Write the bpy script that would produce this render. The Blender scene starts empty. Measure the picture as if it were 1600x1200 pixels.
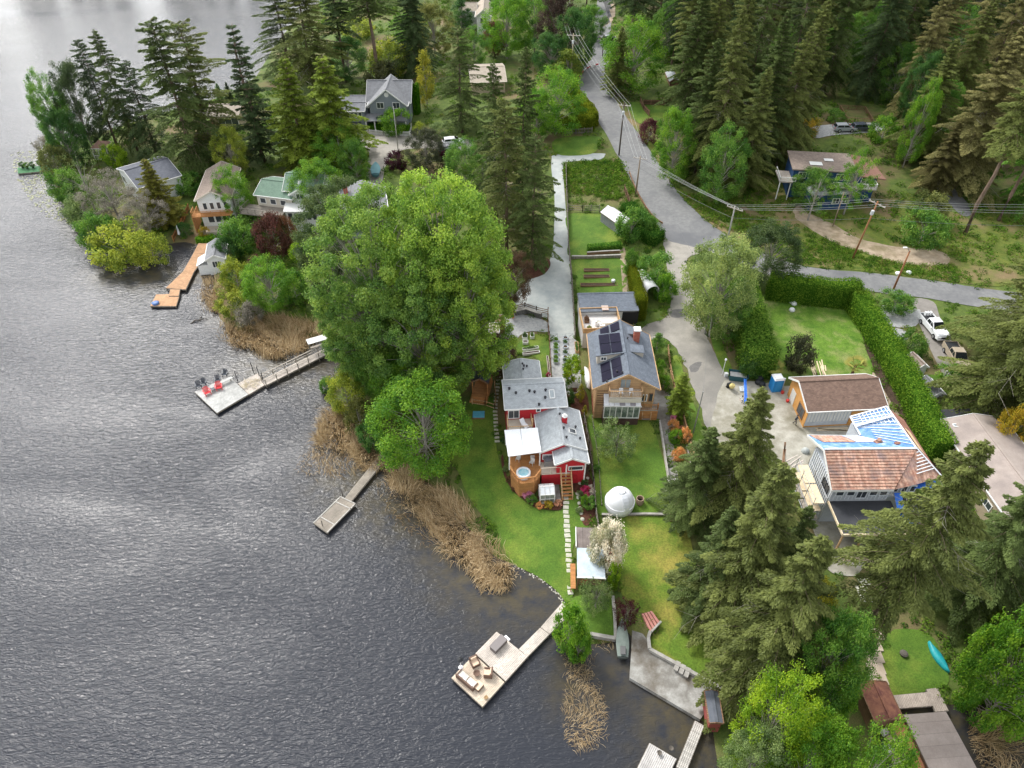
import bpy, math, random
import numpy as np
from mathutils import Vector, Matrix
from mathutils.geometry import delaunay_2d_cdt
SC = bpy.context.scene
COL = SC.collection
R_ = math.radians
# ------------------------------------------------------------------ camera
CAM_H, PITCH, FPX = 68.0, R_(42.0), 1121.0
cd = bpy.data.cameras.new('camera')
cam = bpy.data.objects.new('camera', cd)
COL.objects.link(cam)
cam.location = (0, 0, CAM_H)
cam.rotation_euler = (math.pi / 2 - PITCH, 0, 0)
cd.sensor_width = 36.0
cd.lens = FPX / 1600 * 36.0
cd.clip_end = 3000
SC.camera = cam
# ------------------------------------------------------------------ sky, sun, exposure
SUN_DIR = Vector((-0.42, 0.56, 0.72)).normalized()
SUN_EL = math.asin(SUN_DIR.z)
SUN_AZ = math.atan2(SUN_DIR.x, SUN_DIR.y)
world = bpy.data.worlds.new('World')
SC.world = world
world.use_nodes = True
nt = world.node_tree
nt.nodes.clear()
sky = nt.nodes.new('ShaderNodeTexSky')
sky.sky_type = 'NISHITA'
sky.sun_disc = False
sky.sun_elevation = SUN_EL
sky.sun_rotation = SUN_AZ
sky.air_density = 1.0
sky.dust_density = 1.5
sky.ozone_density = 1.0
hs = nt.nodes.new('ShaderNodeHueSaturation')
hs.inputs['Saturation'].default_value = 0.16
bg = nt.nodes.new('ShaderNodeBackground')
bg.inputs['Strength'].default_value = 0.15
wo = nt.nodes.new('ShaderNodeOutputWorld')
nt.links.new(sky.outputs[0], hs.inputs['Color'])
nt.links.new(hs.outputs[0], bg.inputs['Color'])
nt.links.new(bg.outputs[0], wo.inputs['Surface'])
sl = bpy.data.lights.new('sun', 'SUN')
sl.energy = 1.15
sl.angle = R_(14)
sl.color = (1.0, 0.965, 0.91)
so = bpy.data.objects.new('sun', sl)
COL.objects.link(so)
so.rotation_euler = SUN_DIR.to_track_quat('Z', 'Y').to_euler()
SC.view_settings.view_transform = 'Standard'
SC.view_settings.look = 'None'
SC.view_settings.exposure = 1.45
SC.view_settings.gamma = 1.0
SC.view_settings.use_curve_mapping = False
SC.render.engine = 'CYCLES'
SC.cycles.max_bounces = 6
SC.cycles.transparent_max_bounces = 8
SC.cycles.diffuse_bounces = 4
SC.cycles.use_denoising = True
# ------------------------------------------------------------------ picture <-> place
FWD = np.array([0, math.cos(PITCH), -math.sin(PITCH)])
UPV = np.array([0, math.sin(PITCH), math.cos(PITCH)])
RGT = np.array([1.0, 0, 0])
CAMP = np.array([0, 0, CAM_H])
def ray(px, py):
 return RGT * ((px - 800) / FPX) - UPV * ((py - 600) / FPX) + FWD
def PZ(px, py, z):
 d = ray(px, py)
 t = (z - CAM_H) / d[2]
 p = CAMP + d * t
 return Vector((float(p[0]), float(p[1]), z))
def proj(p):
 v = np.array(p) - CAMP
 d = v @ FWD
 return 800 + FPX * (v @ RGT) / d, 600 - FPX * (v @ UPV) / d, d
SHORE_PX = [(620, -60), (560, -30), (470, 20), (430, 70), (400, 120), (350, 150), (260, 175), (160, 205), (95, 225),
   (72, 245), (75, 285), (95, 312), (112, 345), (135, 378), (180, 402), (240, 402), (265, 380), (290, 378),
   (312, 384), (330, 395), (335, 430), (330, 470), (345, 500), (375, 520), (440, 520), (490, 528), (520, 548),
   (533, 570), (530, 592), (512, 618), (520, 650), (570, 690), (605, 712), (640, 735), (690, 770), (735, 830),
   (775, 872), (800, 882), (838, 900), (868, 922), (884, 942), (886, 962), (868, 1000), (890, 1028), (922, 1008),
   (958, 1006), (966, 985), (984, 985), (986, 1020), (984, 1058), (1040, 1092), (1092, 1124), (1112, 1134),
   (1118, 1180), (1130, 1240), (1250, 1250), (1375, 1230), (1378, 1160), (1384, 1108), (1420, 1090), (1490, 1104),
   (1530, 1100), (1620, 1120), (1800, 1110)]
SHORE = np.array([PZ(x, y, 0)[:2] for x, y in SHORE_PX])
LANDPOLY = np.vstack([SHORE, [[400, 20], [400, 900], [-40, 900], [-60, 420]]])
def inside(P, poly):
 P = np.atleast_2d(P)
 x, y = P[:, 0], P[:, 1]
 c = np.zeros(len(P), bool)
 n = len(poly)
 for i in range(n):
  x1, y1 = poly[i]
  x2, y2 = poly[(i + 1) % n]
  if y1 == y2:
   continue
  m = ((y1 > y) != (y2 > y)) & (x < (x2 - x1) * (y - y1) / (y2 - y1) + x1)
  c ^= m
 return c
def sdist(P):
 d = np.full(len(P), 1e9)
 for i in range(len(SHORE) - 1):
  a, b = SHORE[i], SHORE[i + 1]
  ab = b - a
  t = np.clip(((P - a) @ ab) / (ab @ ab + 1e-9), 0, 1)
  q = a + t[:, None] * ab
  d = np.minimum(d, np.hypot(P[:, 0] - q[:, 0], P[:, 1] - q[:, 1]))
 return np.where(inside(P, LANDPOLY), d, -d)
GX0, GX1, GY0, GY1 = -330, 330, 10, 520
_gx = np.arange(GX0, GX1 + 1)
_gy = np.arange(GY0, GY1 + 1)
_X, _Y = np.meshgrid(_gx, _gy)
_D = sdist(np.c_[_X.ravel(), _Y.ravel()].astype(float)).reshape(_X.shape)
def blur(A, n):
 for _ in range(n):
  B = np.pad(A, 1, mode='edge')
  A = (B[1:-1, :-2] + 2 * B[1:-1, 1:-1] + B[1:-1, 2:]) / 4
  B = np.pad(A, 1, mode='edge')
  A = (B[:-2, 1:-1] + 2 * B[1:-1, 1:-1] + B[2:, 1:-1]) / 4
 return A
_hill = blur(0.055 * np.clip(_D - 5, 0, 110), 14)
_edge = np.where(_D > 0, 0.42 * np.clip(_D / 1.2, 0, 1), -1.6 * np.clip(-_D / 5, 0, 1) - 0.05)
HG = _hill * np.clip(_D / 6, 0, 1) + _edge
def hgt(x, y):
 x = np.clip(np.asarray(x, float), GX0, GX1 - 1.001)
 y = np.clip(np.asarray(y, float), GY0, GY1 - 1.001)
 i = np.floor(x - GX0).astype(int)
 j = np.floor(y - GY0).astype(int)
 fx, fy = x - GX0 - i, y - GY0 - j
 return (HG[j, i] * (1 - fx) * (1 - fy) + HG[j, i + 1] * fx * (1 - fy) + HG[j + 1, i] * (1 - fx) * fy + HG[j + 1, i + 1] * fx * fy)
def P(px, py, up=0.0):
 z = 0.5
 for _ in range(14):
  p = PZ(px, py, z)
  z = 0.5 * z + 0.5 * max(0.0, float(hgt(p.x, p.y)))
 p = PZ(px, py, z)
 p.z = z + up
 return p
def height_to(base, topy):
 lo, hi = 0.05, 70.0
 for _ in range(30):
  m = (lo + hi) / 2
  if proj((base.x, base.y, base.z + m))[1] > topy:
   lo = m
  else:
   hi = m
 return lo
# ------------------------------------------------------------------ materials
MATS = {}
def nn(t, kind, **kw):
 n = t.nodes.new(kind)
 for k, v in kw.items():
  if k in n.inputs:
   n.inputs[k].default_value = v
  else:
   setattr(n, k, v)
 return n
def rgba(c):
 return (c[0], c[1], c[2], 1)
def M(name, c1, c2=None, scale=3.0, rough=0.8, bump=0.0, metal=0.0, lo=0.35, hi=0.65, stretch=(1, 1, 1), c3=None, scale3=0.3,
  spec=0.3, brick=None, emit=None, alpha=None, trans=0.0, coat=0.0, fine=0.10):
 """noise between two colours, a third colour in big patches, optional brick/plank pattern from the UV map"""
 if name in MATS:
  return MATS[name]
 m = bpy.data.materials.new(name)
 m.use_nodes = True
 t = m.node_tree
 b = t.nodes['Principled BSDF']
 b.inputs['Roughness'].default_value = rough
 b.inputs['Metallic'].default_value = metal
 b.inputs['Specular IOR Level'].default_value = spec
 if coat:
  b.inputs['Coat Weight'].default_value = coat
 if trans:
  b.inputs['Transmission Weight'].default_value = trans
 col = None
 tc = nn(t, 'ShaderNodeTexCoord')
 if c2 is not None:
  mp = nn(t, 'ShaderNodeMapping')
  mp.inputs['Scale'].default_value = stretch
  t.links.new(tc.outputs['Object'], mp.inputs['Vector'])
  no = nn(t, 'ShaderNodeTexNoise', Scale=scale, Detail=8.0, Roughness=0.65)
  t.links.new(mp.outputs[0], no.inputs['Vector'])
  mr = nn(t, 'ShaderNodeMapRange')
  mr.inputs['From Min'].default_value = lo
  mr.inputs['From Max'].default_value = hi
  t.links.new(no.outputs['Fac'], mr.inputs['Value'])
  mx = nn(t, 'ShaderNodeMix', data_type='RGBA')
  mx.inputs[6].default_value = rgba(c1)
  mx.inputs[7].default_value = rgba(c2)
  t.links.new(mr.outputs[0], mx.inputs[0])
  col = mx.outputs[2]
  if c3 is not None:
   n3 = nn(t, 'ShaderNodeTexNoise', Scale=scale3, Detail=5.0, Roughness=0.6)
   t.links.new(tc.outputs['Object'], n3.inputs['Vector'])
   m3 = nn(t, 'ShaderNodeMapRange')
   m3.inputs['From Min'].default_value = 0.48
   m3.inputs['From Max'].default_value = 0.66
   t.links.new(n3.outputs['Fac'], m3.inputs['Value'])
   x3 = nn(t, 'ShaderNodeMix', data_type='RGBA')
   x3.inputs[7].default_value = rgba(c3)
   t.links.new(m3.outputs[0], x3.inputs[0])
   t.links.new(col, x3.inputs[6])
   col = x3.outputs[2]
  nf = nn(t, 'ShaderNodeTexNoise', Scale=scale * 9 + 2.0, Detail=4.0, Roughness=0.7)
  t.links.new(mp.outputs[0], nf.inputs['Vector'])
  mf = nn(t, 'ShaderNodeMapRange')
  mf.inputs['From Min'].default_value = 0.3
  mf.inputs['From Max'].default_value = 0.7
  mf.inputs['To Min'].default_value = 1 - fine
  mf.inputs['To Max'].default_value = 1 + fine
  t.links.new(nf.outputs['Fac'], mf.inputs['Value'])
  xf = nn(t, 'ShaderNodeMix', data_type='RGBA', blend_type='MULTIPLY')
  xf.inputs[0].default_value = 1.0
  t.links.new(col, xf.inputs[6])
  t.links.new(mf.outputs[0], xf.inputs[7])
  col = xf.outputs[2]
  if bump:
   bp = nn(t, 'ShaderNodeBump', Strength=1.0, Distance=bump)
   t.links.new(no.outputs['Fac'], bp.inputs['Height'])
   t.links.new(bp.outputs[0], b.inputs['Normal'])
 if brick:
  bw, rh, dk, var = brick[:4]
  br = nn(t, 'ShaderNodeTexBrick')
  br.inputs['Scale'].default_value = 1.0
  br.inputs['Brick Width'].default_value = bw
  br.inputs['Row Height'].default_value = rh
  br.inputs['Mortar Size'].default_value = brick[4] if len(brick) > 4 else 0.012
  br.inputs['Color1'].default_value = (1 - var,) * 3 + (1,)
  br.inputs['Color2'].default_value = (1 + var * 0.6,) * 3 + (1,)
  br.inputs['Mortar'].default_value = (dk, dk, dk, 1)
  t.links.new(tc.outputs['UV'], br.inputs['Vector'])
  mu = nn(t, 'ShaderNodeMix', data_type='RGBA', blend_type='MULTIPLY')
  mu.inputs[0].default_value = 1.0
  if col is None:
   mu.inputs[6].default_value = rgba(c1)
  else:
   t.links.new(col, mu.inputs[6])
  t.links.new(br.outputs['Color'], mu.inputs[7])
  col = mu.outputs[2]
 if col is None:
  b.inputs['Base Color'].default_value = rgba(c1)
 else:
  t.links.new(col, b.inputs['Base Color'])
 if emit:
  b.inputs['Emission Color'].default_value = rgba(emit)
  b.inputs['Emission Strength'].default_value = 1.0
 MATS[name] = m
 return m
def foliage_mat(name, spread=0.55, hue=0.03, transl=0.3, gloss=0.02):
 m = bpy.data.materials.new(name)
 m.use_nodes = True
 t = m.node_tree
 t.nodes.clear()
 oi = nn(t, 'ShaderNodeObjectInfo')
 at = nn(t, 'ShaderNodeAttribute', attribute_name='tint')
 mr = nn(t, 'ShaderNodeMapRange')
 mr.inputs['To Min'].default_value = 1 - spread
 mr.inputs['To Max'].default_value = 1 + spread * 1.25
 t.links.new(at.outputs['Fac'], mr.inputs['Value'])
 h = nn(t, 'ShaderNodeHueSaturation')
 mh = nn(t, 'ShaderNodeMapRange')
 mh.inputs['To Min'].default_value = 0.5 + hue
 mh.inputs['To Max'].default_value = 0.5 - hue
 t.links.new(at.outputs['Fac'], mh.inputs['Value'])
 t.links.new(mh.outputs[0], h.inputs['Hue'])
 t.links.new(mr.outputs[0], h.inputs['Value'])
 t.links.new(oi.outputs['Color'], h.inputs['Color'])
 d = nn(t, 'ShaderNodeBsdfDiffuse')
 tr = nn(t, 'ShaderNodeBsdfTranslucent')
 gl = nn(t, 'ShaderNodeBsdfGlossy', Roughness=0.5)
 gl.inputs['Color'].default_value = (0.9, 0.95, 1, 1)
 mx = nn(t, 'ShaderNodeMixShader')
 mx.inputs[0].default_value = transl
 m2 = nn(t, 'ShaderNodeMixShader')
 m2.inputs[0].default_value = gloss
 t.links.new(h.outputs[0], d.inputs[0])
 t.links.new(h.outputs[0], tr.inputs[0])
 t.links.new(d.outputs[0], mx.inputs[1])
 t.links.new(tr.outputs[0], mx.inputs[2])
 t.links.new(mx.outputs[0], m2.inputs[1])
 t.links.new(gl.outputs[0], m2.inputs[2])
 o = nn(t, 'ShaderNodeOutputMaterial')
 t.links.new(m2.outputs[0], o.inputs[0])
 return m
def ramp_foliage(name, stops, transl=0.2):
 m = bpy.data.materials.new(name)
 m.use_nodes = True
 t = m.node_tree
 t.nodes.clear()
 at = nn(t, 'ShaderNodeAttribute', attribute_name='tint')
 cr = nn(t, 'ShaderNodeValToRGB')
 el = cr.color_ramp.elements
 while len(el) < len(stops):
  el.new(0.5)
 for e, (p, c) in zip(el, stops):
  e.position = p
  e.color = rgba(c)
 t.links.new(at.outputs['Fac'], cr.inputs[0])
 d = nn(t, 'ShaderNodeBsdfDiffuse')
 tr = nn(t, 'ShaderNodeBsdfTranslucent')
 mx = nn(t, 'ShaderNodeMixShader')
 mx.inputs[0].default_value = transl
 for s in (d, tr):
  t.links.new(cr.outputs[0], s.inputs[0])
 t.links.new(d.outputs[0], mx.inputs[1])
 t.links.new(tr.outputs[0], mx.inputs[2])
 o = nn(t, 'ShaderNodeOutputMaterial')
 t.links.new(mx.outputs[0], o.inputs[0])
 return m
# ------------------------------------------------------------------ mesh helpers
class MB:
 """collects shapes and links them as one mesh object"""
 def __init__(s):
  s.v, s.f, s.uv, s.mi = [], [], [], []
  s.cur = 0
 def add(s, vs, fs, uvs=None, T=None):
  o = len(s.v)
  for p in vs:
   p = Vector(p)
   s.v.append(tuple(T @ p) if T is not None else tuple(p))
  for k, f in enumerate(fs):
   s.f.append(tuple(i + o for i in f))
   s.uv.append(uvs[k] if uvs else None)
   s.mi.append(s.cur)
  return s
 def box(s, c, sz, rz=0.0, T=None):
  x, y, z = sz[0] / 2, sz[1] / 2, sz[2] / 2
  A = Matrix.Translation(c) @ Matrix.Rotation(rz, 4, 'Z')
  if T is not None:
   A = T @ A
  v = [(-x, -y, -z), (x, -y, -z), (x, y, -z), (-x, y, -z), (-x, -y, z), (x, -y, z), (x, y, z), (-x, y, z)]
  X, Y, Z = sz
  f = [(3, 2, 1, 0), (4, 5, 6, 7), (0, 1, 5, 4), (1, 2, 6, 5), (2, 3, 7, 6), (3, 0, 4, 7)]
  u = [((0, Y), (X, Y), (X, 0), (0, 0)), ((0, 0), (X, 0), (X, Y), (0, Y)), ((0, 0), (X, 0), (X, Z), (0, Z)),
    ((0, 0), (Y, 0), (Y, Z), (0, Z)), ((0, 0), (X, 0), (X, Z), (0, Z)), ((0, 0), (Y, 0), (Y, Z), (0, Z))]
  return s.add(v, f, u, A)
 def bb(s, x0, y0, z0, x1, y1, z1, T=None):
  return s.box(((x0 + x1) / 2, (y0 + y1) / 2, (z0 + z1) / 2), (abs(x1 - x0), abs(y1 - y0), abs(z1 - z0)), 0, T)
 def beam(s, a, b, w, h, up=(0, 0, 1)):
  a, b = Vector(a), Vector(b)
  d = b - a
  L = d.length
  if L < 1e-6:
   return s
  d.normalize()
  upv = Vector(up)
  r = d.cross(upv)
  if r.length < 1e-4:
   r = d.cross(Vector((1, 0, 0)))
  r.normalize()
  u = r.cross(d)
  v = []
  for q in (a, b):
   for i, j in ((-1, -1), (1, -1), (1, 1), (-1, 1)):
    v.append(q + r * (i * w / 2) + u * (j * h / 2))
  f = [(0, 1, 2, 3), (7, 6, 5, 4), (1, 0, 4, 5), (2, 1, 5, 6), (3, 2, 6, 7), (0, 3, 7, 4)]
  u4 = ((0, 0), (w, 0), (w, L), (0, L))
  return s.add(v, f, [((0, 0), (w, 0), (w, h), (0, h))] * 2 + [u4] * 4)
 def tube(s, pts, rs, n=6, cap=True):
  pts = [Vector(p) for p in pts]
  v, f = [], []
  for k, p in enumerate(pts):
   d = (pts[min(k + 1, len(pts) - 1)] - pts[max(k - 1, 0)])
   d = d.normalized() if d.length > 1e-9 else Vector((0, 0, 1))
   r = d.cross(Vector((0, 0, 1)))
   if r.length < 1e-3:
    r = Vector((1, 0, 0))
   r.normalize()
   u = r.cross(d)
   rad = rs[k] if hasattr(rs, '__len__') else rs
   for i in range(n):
    a = 2 * math.pi * i / n
    v.append(p + r * (math.cos(a) * rad) + u * (math.sin(a) * rad))
  for k in range(len(pts) - 1):
   for i in range(n):
    j = (i + 1) % n
    f.append((k * n + i, k * n + j, (k + 1) * n + j, (k + 1) * n + i))
  if cap:
   f.append(tuple(range(n - 1, -1, -1)))
   f.append(tuple((len(pts) - 1) * n + i for i in range(n)))
  return s.add(v, f)
 def prism(s, poly, z0, z1, T=None):
  n = len(poly)
  ar = sum(poly[i][0] * poly[(i + 1) % n][1] - poly[(i + 1) % n][0] * poly[i][1] for i in range(n))
  if ar < 0:
   poly = poly[::-1]
  z0s = z0 if hasattr(z0, '__len__') else [z0] * n
  z1s = z1 if hasattr(z1, '__len__') else [z1] * n
  v = [(p[0], p[1], z0s[i]) for i, p in enumerate(poly)] + [(p[0], p[1], z1s[i]) for i, p in enumerate(poly)]
  f = [tuple(range(n - 1, -1, -1)), tuple(range(n, 2 * n))]
  uv = [tuple((poly[i][0], poly[i][1]) for i in range(n - 1, -1, -1)), tuple((p[0], p[1]) for p in poly)]
  for i in range(n):
   j = (i + 1) % n
   f.append((i, j, n + j, n + i))
   L = math.hypot(poly[j][0] - poly[i][0], poly[j][1] - poly[i][1])
   h = z1s[i] - z0s[i]
   uv.append(((0, 0), (L, 0), (L, h), (0, h)))
  return s.add(v, f, uv, T)
 def slab(s, quad, th, flip=False):
  """thick sheet below a planar polygon of 3-D points; uv in metres along the first edge"""
  q = [Vector(p) for p in quad]
  n = len(q)
  nor = (q[1] - q[0]).cross(q[2] - q[0]).normalized()
  if nor.z < 0:
   q = q[::-1]
   nor = -nor
  e = (q[1] - q[0])
  # uv: u horizontal, v up the slope
  hu = Vector((0, 0, 1)).cross(nor)
  if hu.length < 1e-3:
   hu = e.normalized()
  hu.normalize()
  hv = nor.cross(hu)
  v = q + [p - nor * th for p in q]
  f = [tuple(range(n)), tuple(range(2 * n - 1, n - 1, -1))]
  uvt = tuple((p.dot(hu), p.dot(hv)) for p in q)
  uv = [uvt, uvt[::-1]]
  for i in range(n):
   j = (i + 1) % n
   f.append((j, i, n + i, n + j))
   uv.append(((0, 0), (1, 0), (1, th), (0, th)))
  return s.add(v, f, uv)
 def lathe(s, prof, n=16, c=(0, 0, 0), T=None):
  v, f = [], []
  for r, z in prof:
   for i in range(n):
    a = 2 * math.pi * i / n
    v.append((c[0] + r * math.cos(a), c[1] + r * math.sin(a), c[2] + z))
  for k in range(len(prof) - 1):
   for i in range(n):
    j = (i + 1) % n
    f.append((k * n + i, k * n + j, (k + 1) * n + j, (k + 1) * n + i))
  f.append(tuple(range(n - 1, -1, -1)))
  f.append(tuple((len(prof) - 1) * n + i for i in range(n)))
  return s.add(v, f, None, T)
 def build(s, name, mat, parent=None, smooth=False, bevel=0.0, loc=None, rz=0.0, col=None, **props):
  me = bpy.data.meshes.new(name)
  me.from_pydata(s.v, [], s.f)
  if any(u is not None for u in s.uv):
   ul = me.uv_layers.new(name='UVMap')
   dat = []
   for f, u in zip(s.f, s.uv):
    if u is None:
     u = ((0, 0),) * len(f)
    for q in u:
     dat += [q[0], q[1]]
   ul.data.foreach_set('uv', dat)
  mats = mat if isinstance(mat, (list, tuple)) else [mat]
  for mm in mats:
   me.materials.append(mm)
  if len(mats) > 1:
   me.polygons.foreach_set('material_index', s.mi)
  if smooth:
   me.polygons.foreach_set('use_smooth', [True] * len(s.f))
  me.update()
  o = bpy.data.objects.new(name, me)
  COL.objects.link(o)
  if parent:
   o.parent = parent
  if loc is not None:
   o.location = loc
  o.rotation_euler.z = rz
  if bevel:
   bv = o.modifiers.new('bevel', 'BEVEL')
   bv.width = bevel
   bv.segments = 2
  for k, val in props.items():
   o[k] = val
  return o
def tag(o, label=None, cat=None, group=None, kind=None):
 if label:
  o['label'] = label
 if cat:
  o['category'] = cat
 if group:
  o['group'] = group
 if kind:
  o['kind'] = kind
 return o
def empty(name, loc, label, cat, rz=0.0, group=None):
 o = bpy.data.objects.new(name, None)
 COL.objects.link(o)
 o.location = loc
 o.rotation_euler.z = rz
 o.empty_display_size = 0.3
 return tag(o, label, cat, group)
def copy_tree(o, parent=None):
 c = o.copy()
 COL.objects.link(c)
 c.parent = parent
 for ch in list(o.children):
  copy_tree(ch, c)
 return c
def raw_mesh(name, V, F4, tint=None, mat=None, smooth=False):
 """fast mesh from arrays; F4 (n,k) int"""
 me = bpy.data.meshes.new(name)
 V = np.asarray(V, np.float32)
 F4 = np.asarray(F4, np.int32)
 me.vertices.add(len(V))
 me.vertices.foreach_set('co', V.ravel())
 k = F4.shape[1]
 me.loops.add(F4.size)
 me.loops.foreach_set('vertex_index', F4.ravel())
 me.polygons.add(len(F4))
 me.polygons.foreach_set('loop_start', np.arange(0, F4.size, k, dtype=np.int32))
 if smooth:
  me.polygons.foreach_set('use_smooth', np.ones(len(F4), bool))
 if tint is not None:
  a = me.attributes.new('tint', 'FLOAT', 'POINT')
  a.data.foreach_set('value', np.asarray(tint, np.float32).ravel())
 if mat:
  me.materials.append(mat)
 me.update(calc_edges=True)
 return me
def catmull(pts, sub=4, closed=True):
 pts = [Vector(p) for p in pts]
 n = len(pts)
 out = []
 rng = range(n) if closed else range(n - 1)
 for i in rng:
  p0 = pts[(i - 1) % n] if closed or i > 0 else pts[0]
  p1, p2 = pts[i], pts[(i + 1) % n]
  p3 = pts[(i + 2) % n] if closed or i + 2 < n else pts[-1]
  for k in range(sub):
   t = k / sub
   out.append(0.5 * ((2 * p1) + (p2 - p0) * t + (2 * p0 - 5 * p1 + 4 * p2 - p3) * t * t + (3 * p1 - p0 - 3 * p2 + p3) * t ** 3))
 if not closed:
  out.append(pts[-1])
 return out
CLEAR = []
def sheet(name, px, mat, off=0.04, spacing=1.0, smooth=True, clear=True, world=False, label=None, kind='structure', jag=0.0, parent=None):
 pts = [Vector((p[0], p[1])) if world else P(*p).xy for p in px]
 if smooth:
  pts = catmull(pts, 4)
 if jag:
  rr = random.Random(len(px) * 7 + int(px[0][0]))
  pts = [p + Vector((rr.uniform(-jag, jag), rr.uniform(-jag, jag))) for p in pts]
 poly = np.array([p[:] for p in pts])
 if clear:
  CLEAR.append(poly)
 lo, hi = poly.min(0), poly.max(0)
 lo_ = np.floor(lo)
 gx, gy = np.meshgrid(np.arange(lo_[0], hi[0], spacing), np.arange(lo_[1], hi[1], spacing))
 g = np.c_[gx.ravel(), gy.ravel()]
 g = g[inside(g, poly)] if len(g) else g
 verts = [Vector(p) for p in poly] + [Vector(p) for p in g]
 r = delaunay_2d_cdt(verts, [], [list(range(len(poly)))], 1, 1e-4)
 V2 = r[0]
 mb = MB()
 vs = [(v.x, v.y, max(float(hgt(v.x, v.y)), 0.0) + off + 0.02) for v in V2]
 fs, uvs = [], []
 for f in r[2]:
  a, b, c = (V2[i] for i in f)
  if (b - a).cross(c - a) < 0:
   f = f[::-1]
  fs.append(tuple(f))
  uvs.append(tuple((V2[i].x, V2[i].y) for i in f))
 mb.add(vs, fs, uvs)
 o = mb.build(name, mat, smooth=True, parent=parent)
 if kind:
  o['kind'] = kind
 if label:
  o['label'] = label
 return o
# ================================================================== THE SETTING
random.seed(5)
rng = np.random.default_rng(11)
m_ground = M('rough_ground', (0.05, 0.085, 0.018), (0.12, 0.165, 0.03), 0.9, 0.95, 0.05, c3=(0.17, 0.125, 0.065), scale3=0.09, lo=0.3, hi=0.7, fine=.35)
m_lawn = M('lawn_grass', (0.050, 0.112, 0.012), (0.105, 0.188, 0.02), 0.55, 0.9, 0.02, c3=(0.16, 0.215, 0.03), scale3=0.2, lo=0.25, hi=0.75, fine=.38)
m_lawn_y = M('dry_lawn', (0.065, 0.135, 0.012), (0.13, 0.19, 0.02), 0.35, 0.9, 0.02, c3=(0.27, 0.24, 0.05), scale3=0.16, lo=0.3, hi=0.7, fine=.38)
m_lawn_w = M('daisy_lawn', (0.06, 0.14, 0.012), (0.13, 0.23, 0.025), 0.8, 0.9, 0.02, c3=(0.22, 0.25, 0.08), scale3=0.35, fine=.5)
m_field = M('mossy_field', (0.06, 0.105, 0.014), (0.15, 0.17, 0.03), 0.9, 0.95, 0.03, c3=(0.20, 0.15, 0.075), scale3=0.14, lo=0.3, hi=0.7, fine=.4)
m_road = M('asphalt', (0.155, 0.158, 0.16), (0.235, 0.235, 0.23), 1.6, 0.9, 0.004, c3=(0.13, 0.133, 0.14), scale3=0.12, lo=0.3, hi=0.7)
m_lane = M('old_concrete_lane', (0.25, 0.235, 0.205), (0.36, 0.335, 0.295), 0.7, 0.9, 0.004, c3=(0.21, 0.20, 0.18), scale3=0.10, lo=0.3, hi=0.7)
m_conc = M('pale_concrete', (0.34, 0.37, 0.36), (0.44, 0.455, 0.43), 0.9, 0.9, 0.004, c3=(0.29, 0.32, 0.315), scale3=0.2)
m_old_conc = M('stained_concrete', (0.19, 0.18, 0.16), (0.38, 0.375, 0.35), 0.7, 0.92, 0.01, c3=(0.12, 0.10, 0.075), scale3=0.3, lo=0.38, hi=0.62)
m_gravel = M('gravel', (0.27, 0.28, 0.28), (0.42, 0.42, 0.41), 2.5, 0.95, 0.02)
m_dirt = M('sandy_dirt', (0.26, 0.20, 0.135), (0.42, 0.34, 0.25), 0.9, 0.95, 0.03, c3=(0.18, 0.15, 0.08), scale3=0.25)
m_site = M('site_dirt', (0.30, 0.285, 0.235), (0.45, 0.43, 0.37), 0.8, 0.95, 0.03, c3=(0.22, 0.205, 0.15), scale3=0.25)
m_mulch = M('bark_mulch', (0.055, 0.022, 0.014), (0.12, 0.05, 0.03), 3.5, 0.95, 0.03)
m_soil = M('dark_soil', (0.04, 0.026, 0.016), (0.09, 0.06, 0.04), 3, 0.95, 0.03)
m_stone = M('stepping_stone_grey', (0.40, 0.40, 0.32), (0.55, 0.54, 0.45), 3, 0.9, 0.01)
m_bed = M('lake_bed_mud', (0.06, 0.045, 0.02), (0.10, 0.075, 0.03), 1, 0.95)
m_white_line = M('road_paint_white', (0.55, 0.55, 0.52), (0.35, 0.35, 0.34), 2.0, 0.8)
m_yellow_line = M('road_paint_pale', (0.50, 0.47, 0.36), (0.33, 0.31, 0.26), 2.0, 0.8)
def axis(a, b, c, d, f, coarse):
 return np.unique(np.concatenate([np.arange(a, b, coarse), np.arange(b, c, f), np.arange(c, d + 0.1, coarse)]))
ax = axis(-330, -90, 110, 329, 1.0, 5.0)
ay = axis(11, 15, 200, 519, 1.0, 4.0)
gx, gy = np.meshgrid(ax, ay)
gz = hgt(gx, gy)
nx, ny = len(ax), len(ay)
idx = np.arange(nx * ny).reshape(ny, nx)
F4 = np.c_[idx[:-1, :-1].ravel(), idx[:-1, 1:].ravel(), idx[1:, 1:].ravel(), idx[1:, :-1].ravel()]
me = raw_mesh('ground', np.c_[gx.ravel(), gy.ravel(), gz.ravel()], F4, mat=m_ground, smooth=True)
o = bpy.data.objects.new('ground', me)
COL.objects.link(o)
o['kind'] = 'structure'
# land carrying on beyond the modelled terrain
mb = MB()
for x0, x1, y0, y1, z in ((326, 1400, -100, 1500, 5.9), (-60, 326, 517, 1500, 5.9), (-1400, -60, 760, 1500, 3.0)):
 mb.add([(x0, y0, z), (x1, y0, z), (x1, y1, z), (x0, y1, z)], [(0, 1, 2, 3)])
mb.build('far_ground', m_ground, kind='structure')
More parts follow.
